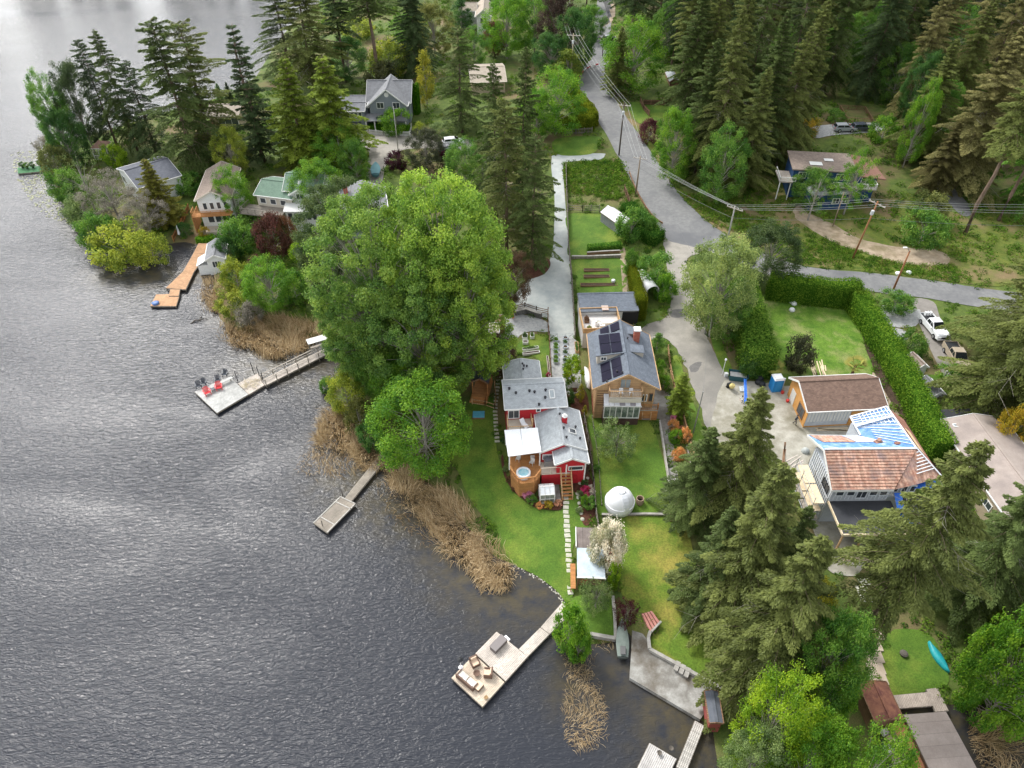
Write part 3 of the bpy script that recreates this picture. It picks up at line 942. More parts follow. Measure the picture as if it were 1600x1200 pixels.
PROTO = {
 'fir': [conifer(1), conifer(2, droop=0.45, R=5.2), conifer(3, nb=150, sparse=0.25, droop=0.4), conifer(4, nb=185, droop=0.3)],
 'bigfir': [conifer(11, H=34, R=7.5, nb=230, dens=92, droop=0.42, leafL=0.42, leafW=.15, sparse=0.15), conifer(12, H=34, R=7.5, nb=210, dens=96, droop=0.5, sparse=0.35, leafL=0.42, leafW=.15), conifer(14, H=34, R=7.5, nb=240, dens=90, droop=0.38, leafL=0.42, leafW=.15, sparse=.2)],
 'highfir': [conifer(21, H=34, R=5, nb=110, bare=0.45, topw=0.6), conifer(22, H=34, R=5, nb=90, bare=0.55, topw=0.55)],
 'slimfir': [conifer(31, H=26, R=3.2, nb=130, droop=0.25, dens=60, layered=True, sparse=0.15)],
 'cedar': [conifer(41, H=20, R=5, nb=150, droop=0.3, layered=True, width=0.36, dens=60, topw=0.9), conifer(42, H=20, R=5, nb=160, droop=0.38, layered=True, width=0.36, dens=60)],
 'broad': [broad(51, ncl=150, zc=.52, zr=.47, hollow=.6), broad(52, ncl=140, gap=0.04, zc=.5, zr=.48, hollow=.6), broad(53, ncl=165, zc=.52, zr=0.48, hollow=.55)],
 'cotton': [broad(61, H=30, R=12, ncl=300, per=240, leaf=0.34, clr=0.12, zc=0.53, zr=0.47, trunk_r=0.7, hollow=.6), broad(62, H=30, R=12, ncl=280, per=240, leaf=0.34, clr=0.125, zc=0.53, zr=0.47, trunk_r=0.7, hollow=.6)],
 'sparse': [broad(71, ncl=120, per=95, leaf=0.22, clr=0.15, hollow=0.3), broad(72, H=14, R=6, ncl=60, per=32, leaf=0.2, clr=0.15, hollow=0.25)],
 'shrub': [broad(81, H=3, R=2, ncl=60, per=110, leaf=0.15, zc=0.44, zr=0.5, clr=0.27, trunk_r=0.1, hollow=.65), broad(82, H=3, R=2, ncl=54, per=120, leaf=0.17, zc=0.42, zr=0.52, clr=0.28, trunk_r=0.1, hollow=.65),
    broad(83, H=3, R=2, ncl=64, per=100, leaf=0.14, zc=0.44, zr=0.5, clr=0.25, trunk_r=0.1, hollow=.65)],
 'column': [broad(91, H=10, R=1.8, ncl=80, per=90, leaf=0.2, zc=0.5, zr=0.5, clr=0.4, conic=0.55, trunk_r=0.15)],
 'ball': [broad(95, H=2, R=1.1, ncl=40, per=90, leaf=0.11, zc=0.52, zr=0.46, clr=0.28, trunk_r=0.06)],
 'leanfir': [conifer(15, H=34, R=7.0, nb=150, bare=.42, tk=1.9, dens=96, droop=0.42, leafL=0.42, leafW=.15, sparse=0.25)],
 'openfir': [conifer(16, H=28, R=6, nb=125, bare=.12, dens=92, droop=0.5, leafL=0.42, leafW=.15, sparse=0.3, topw=.5), conifer(17, H=28, R=6, nb=115, bare=.1, dens=92, droop=0.42, leafL=0.42, leafW=.15, sparse=0.4, topw=.42), conifer(18, H=28, R=6, nb=135, bare=.16, dens=88, droop=0.55, leafL=0.42, leafW=.15, sparse=0.25, topw=.6)],
 'dome': [broad(98, H=10, R=6, ncl=200, per=220, leaf=.22, zc=.46, zr=.5, hollow=.72, trunk_r=.2, clr=.16)],
 'twiggy': [broad(97, H=4, R=3.2, ncl=110, per=52, leaf=0.16, zc=0.5, zr=0.45, clr=0.16, hollow=0.25, trunk_r=0.16)],
}
NAMES = {'fir': 'fir_tree', 'bigfir': 'fir_tree', 'leanfir': 'fir_tree', 'openfir': 'fir_tree', 'dome': 'leafy_tree', 'highfir': 'fir_tree', 'slimfir': 'fir_tree', 'cedar': 'cedar_tree', 'broad': 'leafy_tree', 'cotton': 'cottonwood_tree', 'sparse': 'leafy_tree',
   'shrub': 'shrub', 'column': 'cypress_tree', 'ball': 'shrub', 'twiggy': 'small_tree'}
COLS = {'fir': (0.080, 0.112, 0.032), 'olive': (0.118, 0.140, 0.038), 'dark': (0.055, 0.085, 0.032), 'tan': (0.175, 0.165, 0.062), 'cedar': (0.165, 0.225, 0.028), 'bright': (0.135, 0.29, 0.022),
  'mid': (0.088, 0.19, 0.026), 'deep': (0.048, 0.12, 0.024), 'lime': (0.23, 0.38, 0.02), 'cotton': (0.14, 0.235, 0.038), 'cottonl': (0.18, 0.285, 0.036), 'cottond': (0.105, 0.195, 0.034),
  'yellow': (0.33, 0.33, 0.03), 'purple': (0.06, 0.014, 0.022), 'maroon': (0.13, 0.03, 0.03), 'brown': (0.085, 0.055, 0.028), 'russet': (0.16, 0.085, 0.04), 'sage': (0.19, 0.27, 0.09),
  'grey': (0.26, 0.24, 0.19), 'pale': (0.24, 0.31, 0.09), 'gold': (0.42, 0.33, 0.03), 'orange': (0.66, 0.36, 0.12), 'pink': (0.70, 0.30, 0.42), 'magenta': (0.62, 0.05, 0.14), 'white': (0.75, 0.70, 0.58), 'pinkred': (0.55, 0.09, 0.16),
  'willow': (0.27, 0.33, 0.04), 'peach': (0.7, 0.42, 0.25)}
for k_ in ('fir', 'olive', 'dark', 'tan', 'cotton', 'cottonl', 'cottond', 'deep', 'mid', 'brown'):
 COLS[k_] = tuple(q * 1.28 for q in COLS[k_])
CNT = {}
LABELS_SEEN = {}
def tree(kind, bx, by, topy, wpx, col, label, cat=None, name=None, group=None, var=None, fade=1.0, base=None, world=None):
 if world is None:
  b = base or P(bx, by)
  h = height_to(b, topy)
 else:
  b, h = world
 d = proj((b.x, b.y, b.z + h * 0.45))[2]
 w = wpx * d / FPX / 2
 i = CNT.get(kind, 0)
 CNT[kind] = i + 1
 pr = PROTO[kind]
 tm, cm, H, R = pr[(var if var is not None else i) % len(pr)]
 c = cat or ('shrub' if kind in ('shrub', 'ball', 'twiggy') else 'tree')
 root = empty(name or NAMES[kind], b, label, c, random.uniform(0, 6.28), group)
 root.scale = (w / R, w / R, h / H)
 for nm, mesh in (('trunk', tm), ('crown', cm)):
  o = bpy.data.objects.new(nm, mesh)
  COL.objects.link(o)
  o.parent = root
  if nm == 'crown':
   cc = COLS[col] if isinstance(col, str) else col
   f = random.uniform(0.9, 1.1) * fade
   o.color = (cc[0] * f, cc[1] * f, cc[2] * f, 1)
 return root
# ================================================================== BUILDINGS
def shingle(name, c, var=0.12, c2=None):
 c2 = c2 or tuple(x * 1.25 for x in c)
 return M(name, tuple(x * 0.88 for x in c), c2, 1.4, 0.9, 0.004, brick=(0.32, 0.17, 0.72, var, 0.012), lo=0.3, hi=0.7)
def siding(name, c, row=0.18, var=0.04):
 return M(name, tuple(x * 0.94 for x in c), tuple(min(1, x * 1.05) for x in c), 1.5, 0.6, 0, brick=(4.0, row, 0.72, var, 0.014), lo=0.3, hi=0.7)
def planks(name, c, w=0.15, var=0.14, dk=0.4):
 return M(name, tuple(x * 0.85 for x in c), tuple(min(1, x * 1.18) for x in c), 1.6, 0.8, 0.003, brick=(3.2, w, dk, var, 0.012), lo=0.3, hi=0.7)
m_trim = M('white_trim', (0.78, 0.78, 0.76), (0.70, 0.70, 0.67), 2, 0.55)
m_glass = M('window_glass', (0.045, 0.055, 0.065), rough=0.08, spec=0.8)
m_glass_l = M('pale_glass', (0.22, 0.26, 0.28), (0.32, 0.36, 0.37), 1.2, 0.1, spec=0.8)
m_roof_g = shingle('grey_shingles', (0.36, 0.385, 0.40))
m_roof_d = shingle('slate_blue_shingles', (0.135, 0.155, 0.185), 0.16)
m_roof_s = shingle('slate_shingles', (0.12, 0.128, 0.15))
m_roof_gr = shingle('mid_grey_shingles', (0.20, 0.205, 0.215))
m_roof_b = shingle('brown_shingles', (0.175, 0.115, 0.088), 0.22)
m_roof_b2 = shingle('weathered_brown_roofing', (0.25, 0.20, 0.165), 0.2)
m_roof_bg = shingle('beige_shingles', (0.36, 0.31, 0.25))
m_roof_green = shingle('green_shingles', (0.135, 0.205, 0.155))
m_roof_pink = M('taupe_roofing', (0.31, 0.26, 0.23), (0.37, 0.315, 0.28), 0.8, 0.8, c3=(0.26, 0.22, 0.20), scale3=0.3)
m_red = siding('red_siding', (0.50, 0.025, 0.035))
m_grey_s = siding('grey_siding', (0.24, 0.27, 0.30))
m_white_s = siding('white_siding', (0.72, 0.73, 0.72))
m_cream_s = siding('cream_siding', (0.62, 0.57, 0.48))
m_tan_s = siding('tan_siding', (0.42, 0.34, 0.24))
m_blue_s = siding('blue_siding', (0.02, 0.065, 0.17))
m_cedar = planks('orange_cedar_boards', (0.50, 0.235, 0.085), 0.14)
m_cedar_l = planks('pale_cedar_boards', (0.56, 0.36, 0.19), 0.16)
m_brownw = planks('brown_boards', (0.24, 0.14, 0.08), 0.18)
m_greyw = planks('weathered_deck_boards', (0.42, 0.375, 0.32), 0.15)
m_greyw2 = planks('silver_deck_boards', (0.48, 0.455, 0.415), 0.15, 0.2)
m_oldw = planks('old_grey_planks', (0.27, 0.24, 0.20), 0.2, 0.25)
m_beige = M('beige_deck_coating', (0.52, 0.45, 0.36), (0.58, 0.51, 0.42), 1, 0.7)
m_brick = M('red_brick', (0.36, 0.10, 0.07), (0.44, 0.15, 0.10), 3, 0.9, brick=(0.24, 0.08, 0.6, 0.2))
m_black = M('black_membrane', (0.035, 0.037, 0.042), (0.05, 0.052, 0.058), 0.7, 0.55)
m_solar = M('solar_glass', (0.012, 0.012, 0.024), (0.018, 0.017, 0.034), 0.8, 0.6, spec=0.05)
m_white = M('white_paint', (0.80, 0.81, 0.82), (0.72, 0.73, 0.75), 0.8, 0.5)
m_dark = M('dark_opening', (0.02, 0.02, 0.022), rough=0.9)
m_metal = M('galvanised_steel', (0.50, 0.56, 0.60), (0.60, 0.65, 0.68), 2.0, 0.4, metal=0.3)
m_steel = M('grey_steel', (0.30, 0.31, 0.32), (0.36, 0.37, 0.38), 2.0, 0.45, metal=0.6)
m_tar = M('dark_vent', (0.03, 0.03, 0.035), rough=0.7)
m_black_p = M('black_plastic', (0.025, 0.027, 0.03), rough=0.5)
m_osb = M('orange_sheathing', (0.52, 0.25, 0.07), (0.60, 0.32, 0.11), 1.5, 0.85)
m_ply = M('plywood', (0.58, 0.42, 0.24), (0.66, 0.50, 0.31), 1.5, 0.85)
m_lumber = M('new_lumber', (0.66, 0.53, 0.35), (0.74, 0.62, 0.44), 3, 0.8)
m_wrap = M('grey_house_wrap', (0.42, 0.45, 0.49), (0.50, 0.53, 0.57), 1.0, 0.7)
m_blue_u = M('blue_underlay', (0.07, 0.19, 0.46), (0.17, 0.33, 0.60), 1.6, 0.7, c3=(0.38, 0.50, 0.66), scale3=0.9, fine=.2)
m_blue_t = M('blue_tarp', (0.02, 0.12, 0.55), (0.06, 0.22, 0.70), 1.4, 0.45, 0.05)
m_curtain = M('pale_canvas', (0.62, 0.60, 0.55), (0.70, 0.68, 0.63), 1.5, 0.8)
class Bld:
 """a thing whose parts are laid out in metres from one roof corner, found from the photograph"""
 def __init__(s, name, label, cat, fl, fr, ze, bl=None, zg=None, group=None):
  g = [P(*fl).z, P(*fr).z]
  s.zg = zg if zg is not None else sum(g) / 2
  a, b = PZ(*fl, s.zg + ze), PZ(*fr, s.zg + ze)
  d = b - a
  s.rot = math.atan2(d.y, d.x)
  s.W = d.length
  s.root = empty(name, (a.x, a.y, s.zg), label, cat, s.rot, group)
  s.inv = Matrix.Rotation(-s.rot, 3, 'Z')
  s.o = Vector((a.x, a.y, s.zg))
  s.D = s.L(bl, ze)[1] if bl else 0
  CLEAR.append(np.array([[a.x, a.y]] + [tuple((s.o + Matrix.Rotation(s.rot, 3, 'Z') @ Vector(q)).xy) for q in ((s.W, 0, 0), (s.W, s.D, 0), (0, s.D, 0))])) if bl else None
 def L(s, px, up):
  p = PZ(px[0], px[1], s.zg + up) - s.o
  p = s.inv @ p
  return p
 def XY(s, px, up):
  p = s.L(px, up)
  return p.x, p.y
 def part(s, name, mb, mat, par=None, **k):
  return mb.build(name, mat, par or s.root, **k)
 def gable(s, x0, x1, y0, y1, ze, rise, ridge='x', over=0.35, wall=None, roof=None, trim=None, z0=-1.2, th=0.16, split=0.5, hip=0.0, walls=True, ends=None, name='roof'):
  """walls and a gabled roof; x0..y1 are the roof's own edges"""
  a0, a1, b0, b1 = (x0, x1, y0, y1) if ridge == 'x' else (y0, y1, x0, x1)
  bm_ = b0 + (b1 - b0) * split
  tr = (lambda a, b, z: (a, b, z)) if ridge == 'x' else (lambda a, b, z: (b, a, z))
  zr = ze + rise
  if wall and walls:
   wb0, wb1, wa0, wa1 = b0 + over, b1 - over, a0 + over, a1 - over
   zl = ze + rise * (wb0 - b0) / max(bm_ - b0, .01) - th - 0.01
   zr2 = ze + rise * (b1 - wb1) / max(b1 - bm_, .01) - th - 0.01
   prof = [(wb0, z0), (wb1, z0), (wb1, zr2), (bm_, zr - th - 0.01), (wb0, zl)]
   v = [tr(wa0, b, z) for b, z in prof] + [tr(wa1, b, z) for b, z in prof]
   f = [(0, 4, 3, 2, 1), (5, 6, 7, 8, 9), (0, 1, 6, 5), (1, 2, 7, 6), (2, 3, 8, 7), (3, 4, 9, 8), (4, 0, 5, 9)]
   LA = wa1 - wa0
   uv = [tuple((prof[i]) for i in (0, 4, 3, 2, 1)), tuple(prof), ((0, 0), (0, 1), (1, 1), (1, 0)), ((0, z0), (0, zr2), (LA, zr2), (LA, z0)),
     ((0, 0),) * 4, ((0, 0),) * 4, ((0, zl), (0, z0), (LA, z0), (LA, zl))]
   if ridge != 'x':
    f = [q[::-1] for q in f]
    uv = [q[::-1] for q in uv]
   s.part('wall', MB().add(v, f, uv), wall)
  mb = MB()
  hp = hip
  mb.slab([tr(a0, b0, ze), tr(a1, b0, ze), tr(a1 - hp, bm_, zr), tr(a0 + hp, bm_, zr)], th)
  mb.slab([tr(a0, b1, ze), tr(a0 + hp, bm_, zr), tr(a1 - hp, bm_, zr), tr(a1, b1, ze)], th)
  if hp:
   mb.slab([tr(a0, b0, ze), tr(a0 + hp, bm_, zr), tr(a0, b1, ze)], th)
   mb.slab([tr(a1, b0, ze), tr(a1, b1, ze), tr(a1 - hp, bm_, zr)], th)
  r = s.part(name, mb, roof)
  rc = MB()
  rc.beam(tr(a0 + hp, bm_, zr + 0.02), tr(a1 - hp, bm_, zr + 0.02), 0.28, 0.07)
  s.part('ridge_cap', rc, roof, r)
  if trim:
   t = MB()
   if not hp:
    for a in (a0 - 0.03, a1 + 0.03):
     t.beam(tr(a, b0, ze - 0.08), tr(a, bm_, zr - 0.08), 0.06, 0.24)
     t.beam(tr(a, b1, ze - 0.08), tr(a, bm_, zr - 0.08), 0.06, 0.24)
   for b in (b0 - 0.05, b1 + 0.05):
    t.beam(tr(a0, b, ze - 0.06), tr(a1, b, ze - 0.06), 0.1, 0.14)
   s.part('fascia', t, trim, r)
  return r
 def window(s, x, y, z, w, h, face='f', mull=1, frame=None, glass=None, name='window'):
  R = {'f': 0, 'b': math.pi, 'l': -math.pi / 2, 'r': math.pi / 2}[face]
  T = Matrix.Translation((x, y, z)) @ Matrix.Rotation(R, 4, 'Z')
  t = 0.10
  mb = MB()
  mb.box((-w / 2, 0, 0), (t, 0.12, h + t), T=T).box((w / 2, 0, 0), (t, 0.12, h + t), T=T)
  mb.box((0, 0, h / 2), (w - t, 0.12, t), T=T).box((0, 0, -h / 2), (w - t, 0.14, t), T=T)
  for k in range(1, mull):
   mb.box((-w / 2 + w * k / mull, 0, 0), (0.06, 0.1, h - t), T=T)
  fr = s.part(name, mb, frame or m_trim)
  s.part('pane', MB().box((0, 0.0, 0), (w - t, 0.05, h - t), T=T), glass or m_glass, fr)
  return fr
 def rail(s, pts, h=1.0, mat=None, post=0.09, n=None, name='railing', infill=True, top=0.1):
  mb = MB()
  for a, b in zip(pts[:-1], pts[1:]):
   a, b = Vector(a), Vector(b)
   L = (b - a).length
   k = n or max(1, round(L / 1.6))
   for i in range(k + 1):
    p = a.lerp(b, i / k)
    mb.box((p.x, p.y, p.z + h / 2), (post, post, h))
   mb.beam(a + Vector((0, 0, h)), b + Vector((0, 0, h)), top, 0.06)
   mb.beam(a + Vector((0, 0, 0.12)), b + Vector((0, 0, 0.12)), 0.05, 0.05)
   if infill:
    for i in range(int(L / 0.22)):
     p = a.lerp(b, (i + 0.5) / int(L / 0.22))
     mb.box((p.x, p.y, p.z + h / 2 + 0.05), (0.035, 0.035, h - 0.14))
  return s.part(name, mb, mat or m_cedar)
 def chimney(s, x, y, z0, z1, w=0.7, d=0.9, mat=None, cap=None):
  c = s.part('chimney', MB().bb(x - w / 2, y - d / 2, z0, x + w / 2, y + d / 2, z1), mat or m_brick)
  s.part('chimney_cap', MB().bb(x - w / 2 - 0.08, y - d / 2 - 0.08, z1 + 0.002, x + w / 2 + 0.08, y + d / 2 + 0.08, z1 + 0.16), cap or m_trim, c)
  return c
 def vents(s, pts, mat=None, r=0.12):
  for x, y, z in pts:
   s.part('roof_vent', MB().lathe([(r, -0.25), (r, 0.18), (r * 1.5, 0.2), (r * 1.5, 0.27), (0.02, 0.3)], 8, (x, y, z)), mat or m_tar)
# ------------------------------------------------ red lakeside house
h = Bld('red_house', 'red wooden house with grey roofs, white canopy and hot tub deck', 'house', (788.5, 640), (887, 635), 5.4, (785, 594), zg=1.0)
W, D = h.W, h.D
ym = 0.0
h.gable(0, W, 0, D, 5.4, 0.75, 'x', 0.3, m_red, m_roof_g, m_trim, split=0.68)
sl = lambda y: 5.4 + 0.75 * y / (D * 0.68)
h.vents([(W * .2, 2.3, sl(2.3)), (W * .42, 2.5, sl(2.5)), (W * .50, 2.3, sl(2.3)), (W * .68, 2.5, sl(2.5)), (W * .66, 1.4, sl(1.4)), (W * .10, 3.0, sl(3.0)), (W * .55, .4, sl(.4))])
def skylight(h, x, y, z, w, d, tilt=0.0, axis='X', glass=None, par=None):
 T = Matrix.Translation((x, y, z)) @ Matrix.Rotation(tilt, 4, axis)
 f = MB()
 for a, b, c_, d_ in ((-w / 2, 0, .08, d), (w / 2, 0, .08, d), (0, -d / 2, w, .08), (0, d / 2, w, .08)):
  f.box((a, b, 0.03), (c_, d_, 0.16), T=T)
 o = h.part('skylight', f, m_trim)
 h.part('pane', MB().box((0, 0, 0.03), (w - .08, d - .08, .1), T=T), glass or m_glass_l, o)
tb = math.atan2(0.75, D * 0.68)
skylight(h, W * .775, 1.9, sl(1.9) + 0.04, 0.6, 1.25, tb)
# rear studio
x0, y0 = h.XY((788, 592), 4.6)
x1, y1 = h.XY((842, 561), 4.6)
h.gable(x0, x1, D - 0.4, y1, 4.3, 0.55, 'y', 0.25, m_red, m_roof_g, m_trim)
h.vents([(x0 + 2.6, y1 - 1.2, 4.8), (x0 + 2.75, y1 - 1.6, 4.8), (x0 + 3.15, y1 - 1.6, 4.7), (x0 + 2.6, y1 - 2.3, 4.8)], r=0.09)
skylight(h, x0 + 1.5, D + 0.5, 4.72, 1.1, 0.42, 0.0)
# lower front wing
ZC = 4.0
cx0, cy0 = h.XY((848, 707), ZC)
cx1, cyb = h.XY((902, 647), ZC)
fx0, fy0 = h.XY((867, 726), ZC - 0.15)
fx1, fy1 = h.XY((921, 724), ZC - 0.15)
cx0 = min(cx0, h.XY((834, 653), ZC)[0] + 0.15)
cx1 = fx1
h.gable(cx0, cx1, cy0, 0.55, ZC, 1.35, 'y', 0.3, m_red, m_roof_g, m_trim)
h.gable(fx0, fx1, fy0, cy0 + 1.5, ZC - 0.18, 0.95, 'y', 0.3, m_red, m_roof_g, m_trim)
rz_ = lambda x: ZC + 1.35 * (1 - abs(x - (cx0 + cx1) / 2) / ((cx1 - cx0) / 2))
xm = (cx0 + cx1) / 2
c0 = h.part('chimney', MB().bb(xm + .25, -2.6, ZC + 0.6, xm + .85, -2.0, ZC + 2.0), m_red)
h.part('chimney_cap', MB().lathe([(.36, 0), (.36, .1), (.12, .14), (.12, .3), (.2, .32), (.02, .42)], 10, (xm + .55, -2.3, ZC + 2.002)), m_trim, c0)
h.vents([(xm + .1, -1.3, rz_(xm + .1)), (xm + .3, -3.6, rz_(xm + .3)), (xm + .45, -5.1, rz_(xm + .45)), (xm + 1.9, -2.8, rz_(xm + 1.9)), (xm + 2.2, -4.6, rz_(xm + 2.2))], r=0.1)
skylight(h, xm + 1.35, -3.7, rz_(xm + 1.35) + .04, 0.9, 0.75, math.atan2(1.35, (cx1 - cx0) / 2), 'Y', m_glass)
yf = fy0 + 0.3
h.window((fx0 + fx1) / 2 + 0.55, yf - 0.03, 2.75, 1.7, 0.62, 'f', 1)
for x in (fx0 + 1.45, fx1 - 0.38):
 h.part('corner_trim', MB().box((x, yf - 0.04, 1.2), (0.16, 0.08, 4.4)), m_trim)
h.window(cx0 + 1.15, cy0 + 0.27, 2.9, 1.5, 0.8, 'f', 2, glass=m_glass_l)
h.window(cx0 + 1.5, cy0 + 0.27, 1.5, 1.2, 1.5, 'f', 1)
# upper wall openings and balcony
yw = 0.3
h.window(1.15, yw - .02, 4.25, 1.35, 1.35, 'f', 2, name='patio_door')
h.window(W * .54, yw - .02, 4.75, .5, .5, 'f')
h.window(W * .86, yw - .02, 4.95, .55, .35, 'f')
bl_ = MB().bb(0.25, -2.0, 3.2, 3.35, 0.28, 3.35)
h.part('balcony_floor', bl_, m_beige)
h.rail([(0.3, 0.2, 3.36), (0.3, -1.95, 3.36), (3.3, -1.95, 3.36), (3.3, 0.2, 3.36)], 0.95, m_cedar_l, infill=False)
h.part('balcony_post', MB().box((3.3, -1.9, 3.9), (.14, .14, 3.2)), m_cedar_l)
# canopy over the deck
cq = [h.L(p, 4.5) for p in ((794, 713), (846, 706), (840, 668), (788, 672))]
mb = MB().slab(cq, 0.1)
cn = h.part('canopy', mb, M('white_canopy', (0.80, 0.82, 0.84), (0.86, 0.87, 0.89), 0.7, 0.5))
sm = MB()
a, b = (cq[0] + cq[1]) / 2, (cq[2] + cq[3]) / 2
sm.beam(a + Vector((-.1, 0, .02)), b + Vector((-.1, 0, .02)), .05, .03)
for k in (0, 3):
 pass
h.part('canopy_seam', sm, m_roof_g, cn)
DZ = 2.0
for q in cq:
 h.part('canopy_post', MB().bb(q.x - .07 + (.15 if q.x < 2 else -.15), q.y - .07 + (.12 if q.y < -4 else -.12), DZ, q.x + .07 + (.15 if q.x < 2 else -.15), q.y + .07 + (.12 if q.y < -4 else -.12), 4.41), m_trim)
# octagonal cedar deck
dk = [h.XY(p, DZ + .95) for p in ((795, 700), (846, 693), (845, 733), (836, 745), (811, 748), (798, 732))]
mb = MB().prism(dk, DZ - .12, DZ)
d_ = h.part('deck', mb, m_cedar)
sk = MB()
for k in (1, 2, 3, 4, 5):
 a, b = dk[k], dk[(k + 1) % 6]
 cxy = (sum(p[0] for p in dk) / 6, sum(p[1] for p in dk) / 6)
 a = Vector((a[0], a[1], 0)).lerp(Vector((*cxy, 0)), .02)
 b = Vector((b[0], b[1], 0)).lerp(Vector((*cxy, 0)), .02)
 L = (b - a).length
 n = max(2, int(L / .17))
 for i in range(n):
  p = a.lerp(b, (i + .5) / n)
  q = (b - a).normalized()
  sk.add([(p.x - q.x * .075, p.y - q.y * .075, -1), (p.x + q.x * .075, p.y + q.y * .075, -1), (p.x + q.x * .075, p.y + q.y * .075, DZ - .13), (p.x - q.x * .075, p.y - q.y * .075, DZ - .13)], [(0, 1, 2, 3)],
    [((0, 0), (.15, 0), (.15, 2), (0, 2))])
sk.prism([(Vector(p).lerp(Vector(cxy), .06)).to_tuple() for p in dk], -1, DZ - .14)
h.part('deck_skirting', sk, m_cedar, d_, kind='stuff')
h.rail([(*dk[5], DZ), (*dk[4], DZ), (*dk[3], DZ), (*dk[2], DZ)], 0.95, m_cedar, infill=False, top=.14)
h.rail([(*dk[0], DZ), (*dk[5], DZ)], 0.95, m_cedar, infill=False, top=.14)
# landing with beige floor, red panel and stair
lx0, ly0 = h.XY((846, 741), DZ)
lx1, ly1 = h.XY((875, 738), DZ)
h.part('landing', MB().bb(lx0, ly0, DZ - .14, lx1 + 1.2, cy0 + .3, DZ + 0.004), m_beige)
h.part('landing_wall', MB().bb(lx0 + .05, ly0 + .05, -1, lx1 - .1, ly0 + .2, DZ - .15), m_red)
h.rail([(lx0, ly0 + .1, DZ), (lx1, ly0 + .1, DZ)], 0.95, m_beige, infill=False, n=2)
sx0, sy0 = lx1 + .05, ly0 + .1
sg = P(884, 769).z - h.zg
n = 8
for k in range(n):
 z = DZ - (DZ - sg) * (k + 1) / (n + 0.0)
 h.part('stair_tread', MB().box((sx0 + .62, sy0 - .15 - k * .3, z + .03), (1.15, .3, .06)), m_cedar)
stg = MB()
for x in (sx0, sx0 + 1.24):
 stg.beam((x, sy0, DZ - .1), (x, sy0 - n * .3, sg - .02), .06, .26)
 stg.beam((x, sy0, DZ + .9), (x, sy0 - n * .3, sg + .9), .09, .06)
 for k in range(4):
  stg.box((x, sy0 - k * .8, DZ - (DZ - sg) * k * .8 / 2.4 + .45), (.09, .09, 1.0))
h.part('stair_frame', stg, m_cedar_l)
HOUSE1 = h
# hot tub on the deck
c = h.root.matrix_world
def world(h, x, y, z):
 return h.o + Matrix.Rotation(h.rot, 3, 'Z') @ Vector((x, y, z))
tx, ty = h.XY((818, 738), DZ + .5)
tub = empty('hot_tub', world(h, tx, ty, DZ + .003), 'round hot tub with pale blue water sunk in the cedar deck', 'hot tub')
MB().lathe([(0.86, 0), (.86, .55), (.8, .6), (.66, .6), (.63, .5), (.6, .05), (0, .05)], 24).build('shell', m_white, tub, smooth=True)
MB().lathe([(.62, .44), (.62, .5), (.3, .505), (0.01, .505)], 24).build('water', M('tub_water', (0.22, 0.52, 0.62), (0.55, 0.78, 0.82), 1.8, 0.1, 0.01, spec=.6), tub)
def small_chair(name, label, loc, rz, mat, cat='chair', group=None, style='adirondack', s=1.0, cush=None):
 r = empty(name, loc, label, cat, rz, group)
 r.scale = (s, s, s)
 if style == 'adirondack':
  MB().add([(-.28, -.28, .38), (.28, -.28, .38), (.25, .25, .26), (-.25, .25, .26), (-.28, -.28, .34), (.28, -.28, .34), (.25, .25, .22), (-.25, .25, .22)],
     [(0, 1, 2, 3), (7, 6, 5, 4), (0, 4, 5, 1), (1, 5, 6, 2), (2, 6, 7, 3), (3, 7, 4, 0)]).build('seat', mat, r)
  b = MB()
  for k in range(5):
   x = -.22 + k * .11
   t = .95 - .05 * abs(k - 2)
   b.beam((x, .2, .24), (x * 1.25, .48, t), .095, .03, up=(0, 1, 0))
  b.build('backrest', mat, r)
  for sx in (-1, 1):
   MB().bb(sx * .36 - .07, -.35, .55, sx * .36 + .07, .38, .58).build('armrest', mat, r)
   MB().bb(sx * .31 - .03, -.3, 0, sx * .31 + .03, -.2, .548).build('leg', mat, r)
   MB().beam((sx * .31, -.2, .3), (sx * .31, .5, .04), .04, .12).build('leg', mat, r)
 elif style == 'club':
  MB().bb(-.38, -.38, .02, .38, .38, .3).build('base', mat, r)
  MB().bb(-.30, -.36, .302, .30, .27, .44).build('cushion', cush, r, bevel=.03)
  MB().bb(-.38, .28, .302, .38, .40, .78).build('backrest', mat, r)
  MB().box((0, .22, .6), (.56, .1, .34)).build('back_cushion', cush, r, bevel=.03)
  for sx in (-1, 1):
   MB().bb(sx * .38 - .07 * (sx > 0), -.38, .302, sx * .38 + .07 * (sx < 0), .27, .58).build('armrest', mat, r)
 else:
  MB().bb(-.25, -.25, .40, .25, .25, .45).build('seat', mat, r)
  MB().bb(-.25, .22, .452, .25, .27, .9).build('backrest', mat, r)
  for sx in (-1, 1):
   for sy in (-1, 1):
    MB().bb(sx * .22 - .02, sy * .22 - .02, 0, sx * .22 + .02, sy * .22 + .02, .4).build('leg', mat, r)
 return r
m_wicker = M('pale_wicker', (0.55, 0.53, 0.50), (0.65, 0.63, 0.6), 5, .8)
for (px, py), lb in (((809.5, 716), 'pale round-backed patio chair at the edge of the white canopy'), ((831, 722), 'pale patio chair nearest the house wall on the cedar deck'), ((832, 714), 'pale patio chair half under the white canopy')):
 small_chair('patio_chair', lb, world(h, *h.XY((px, py), DZ + .4), DZ + .003), random.uniform(0, 6), m_wicker, group='patio chairs on the cedar deck', style='plain')
g = empty('barbecue', world(h, lx0 + 1.0, ly0 + 1.4, DZ + .006), 'covered grey barbecue on the beige landing', 'barbecue', h.rot)
MB().bb(-.55, -.25, 0, .55, .25, .85).build('cart', m_steel, g)
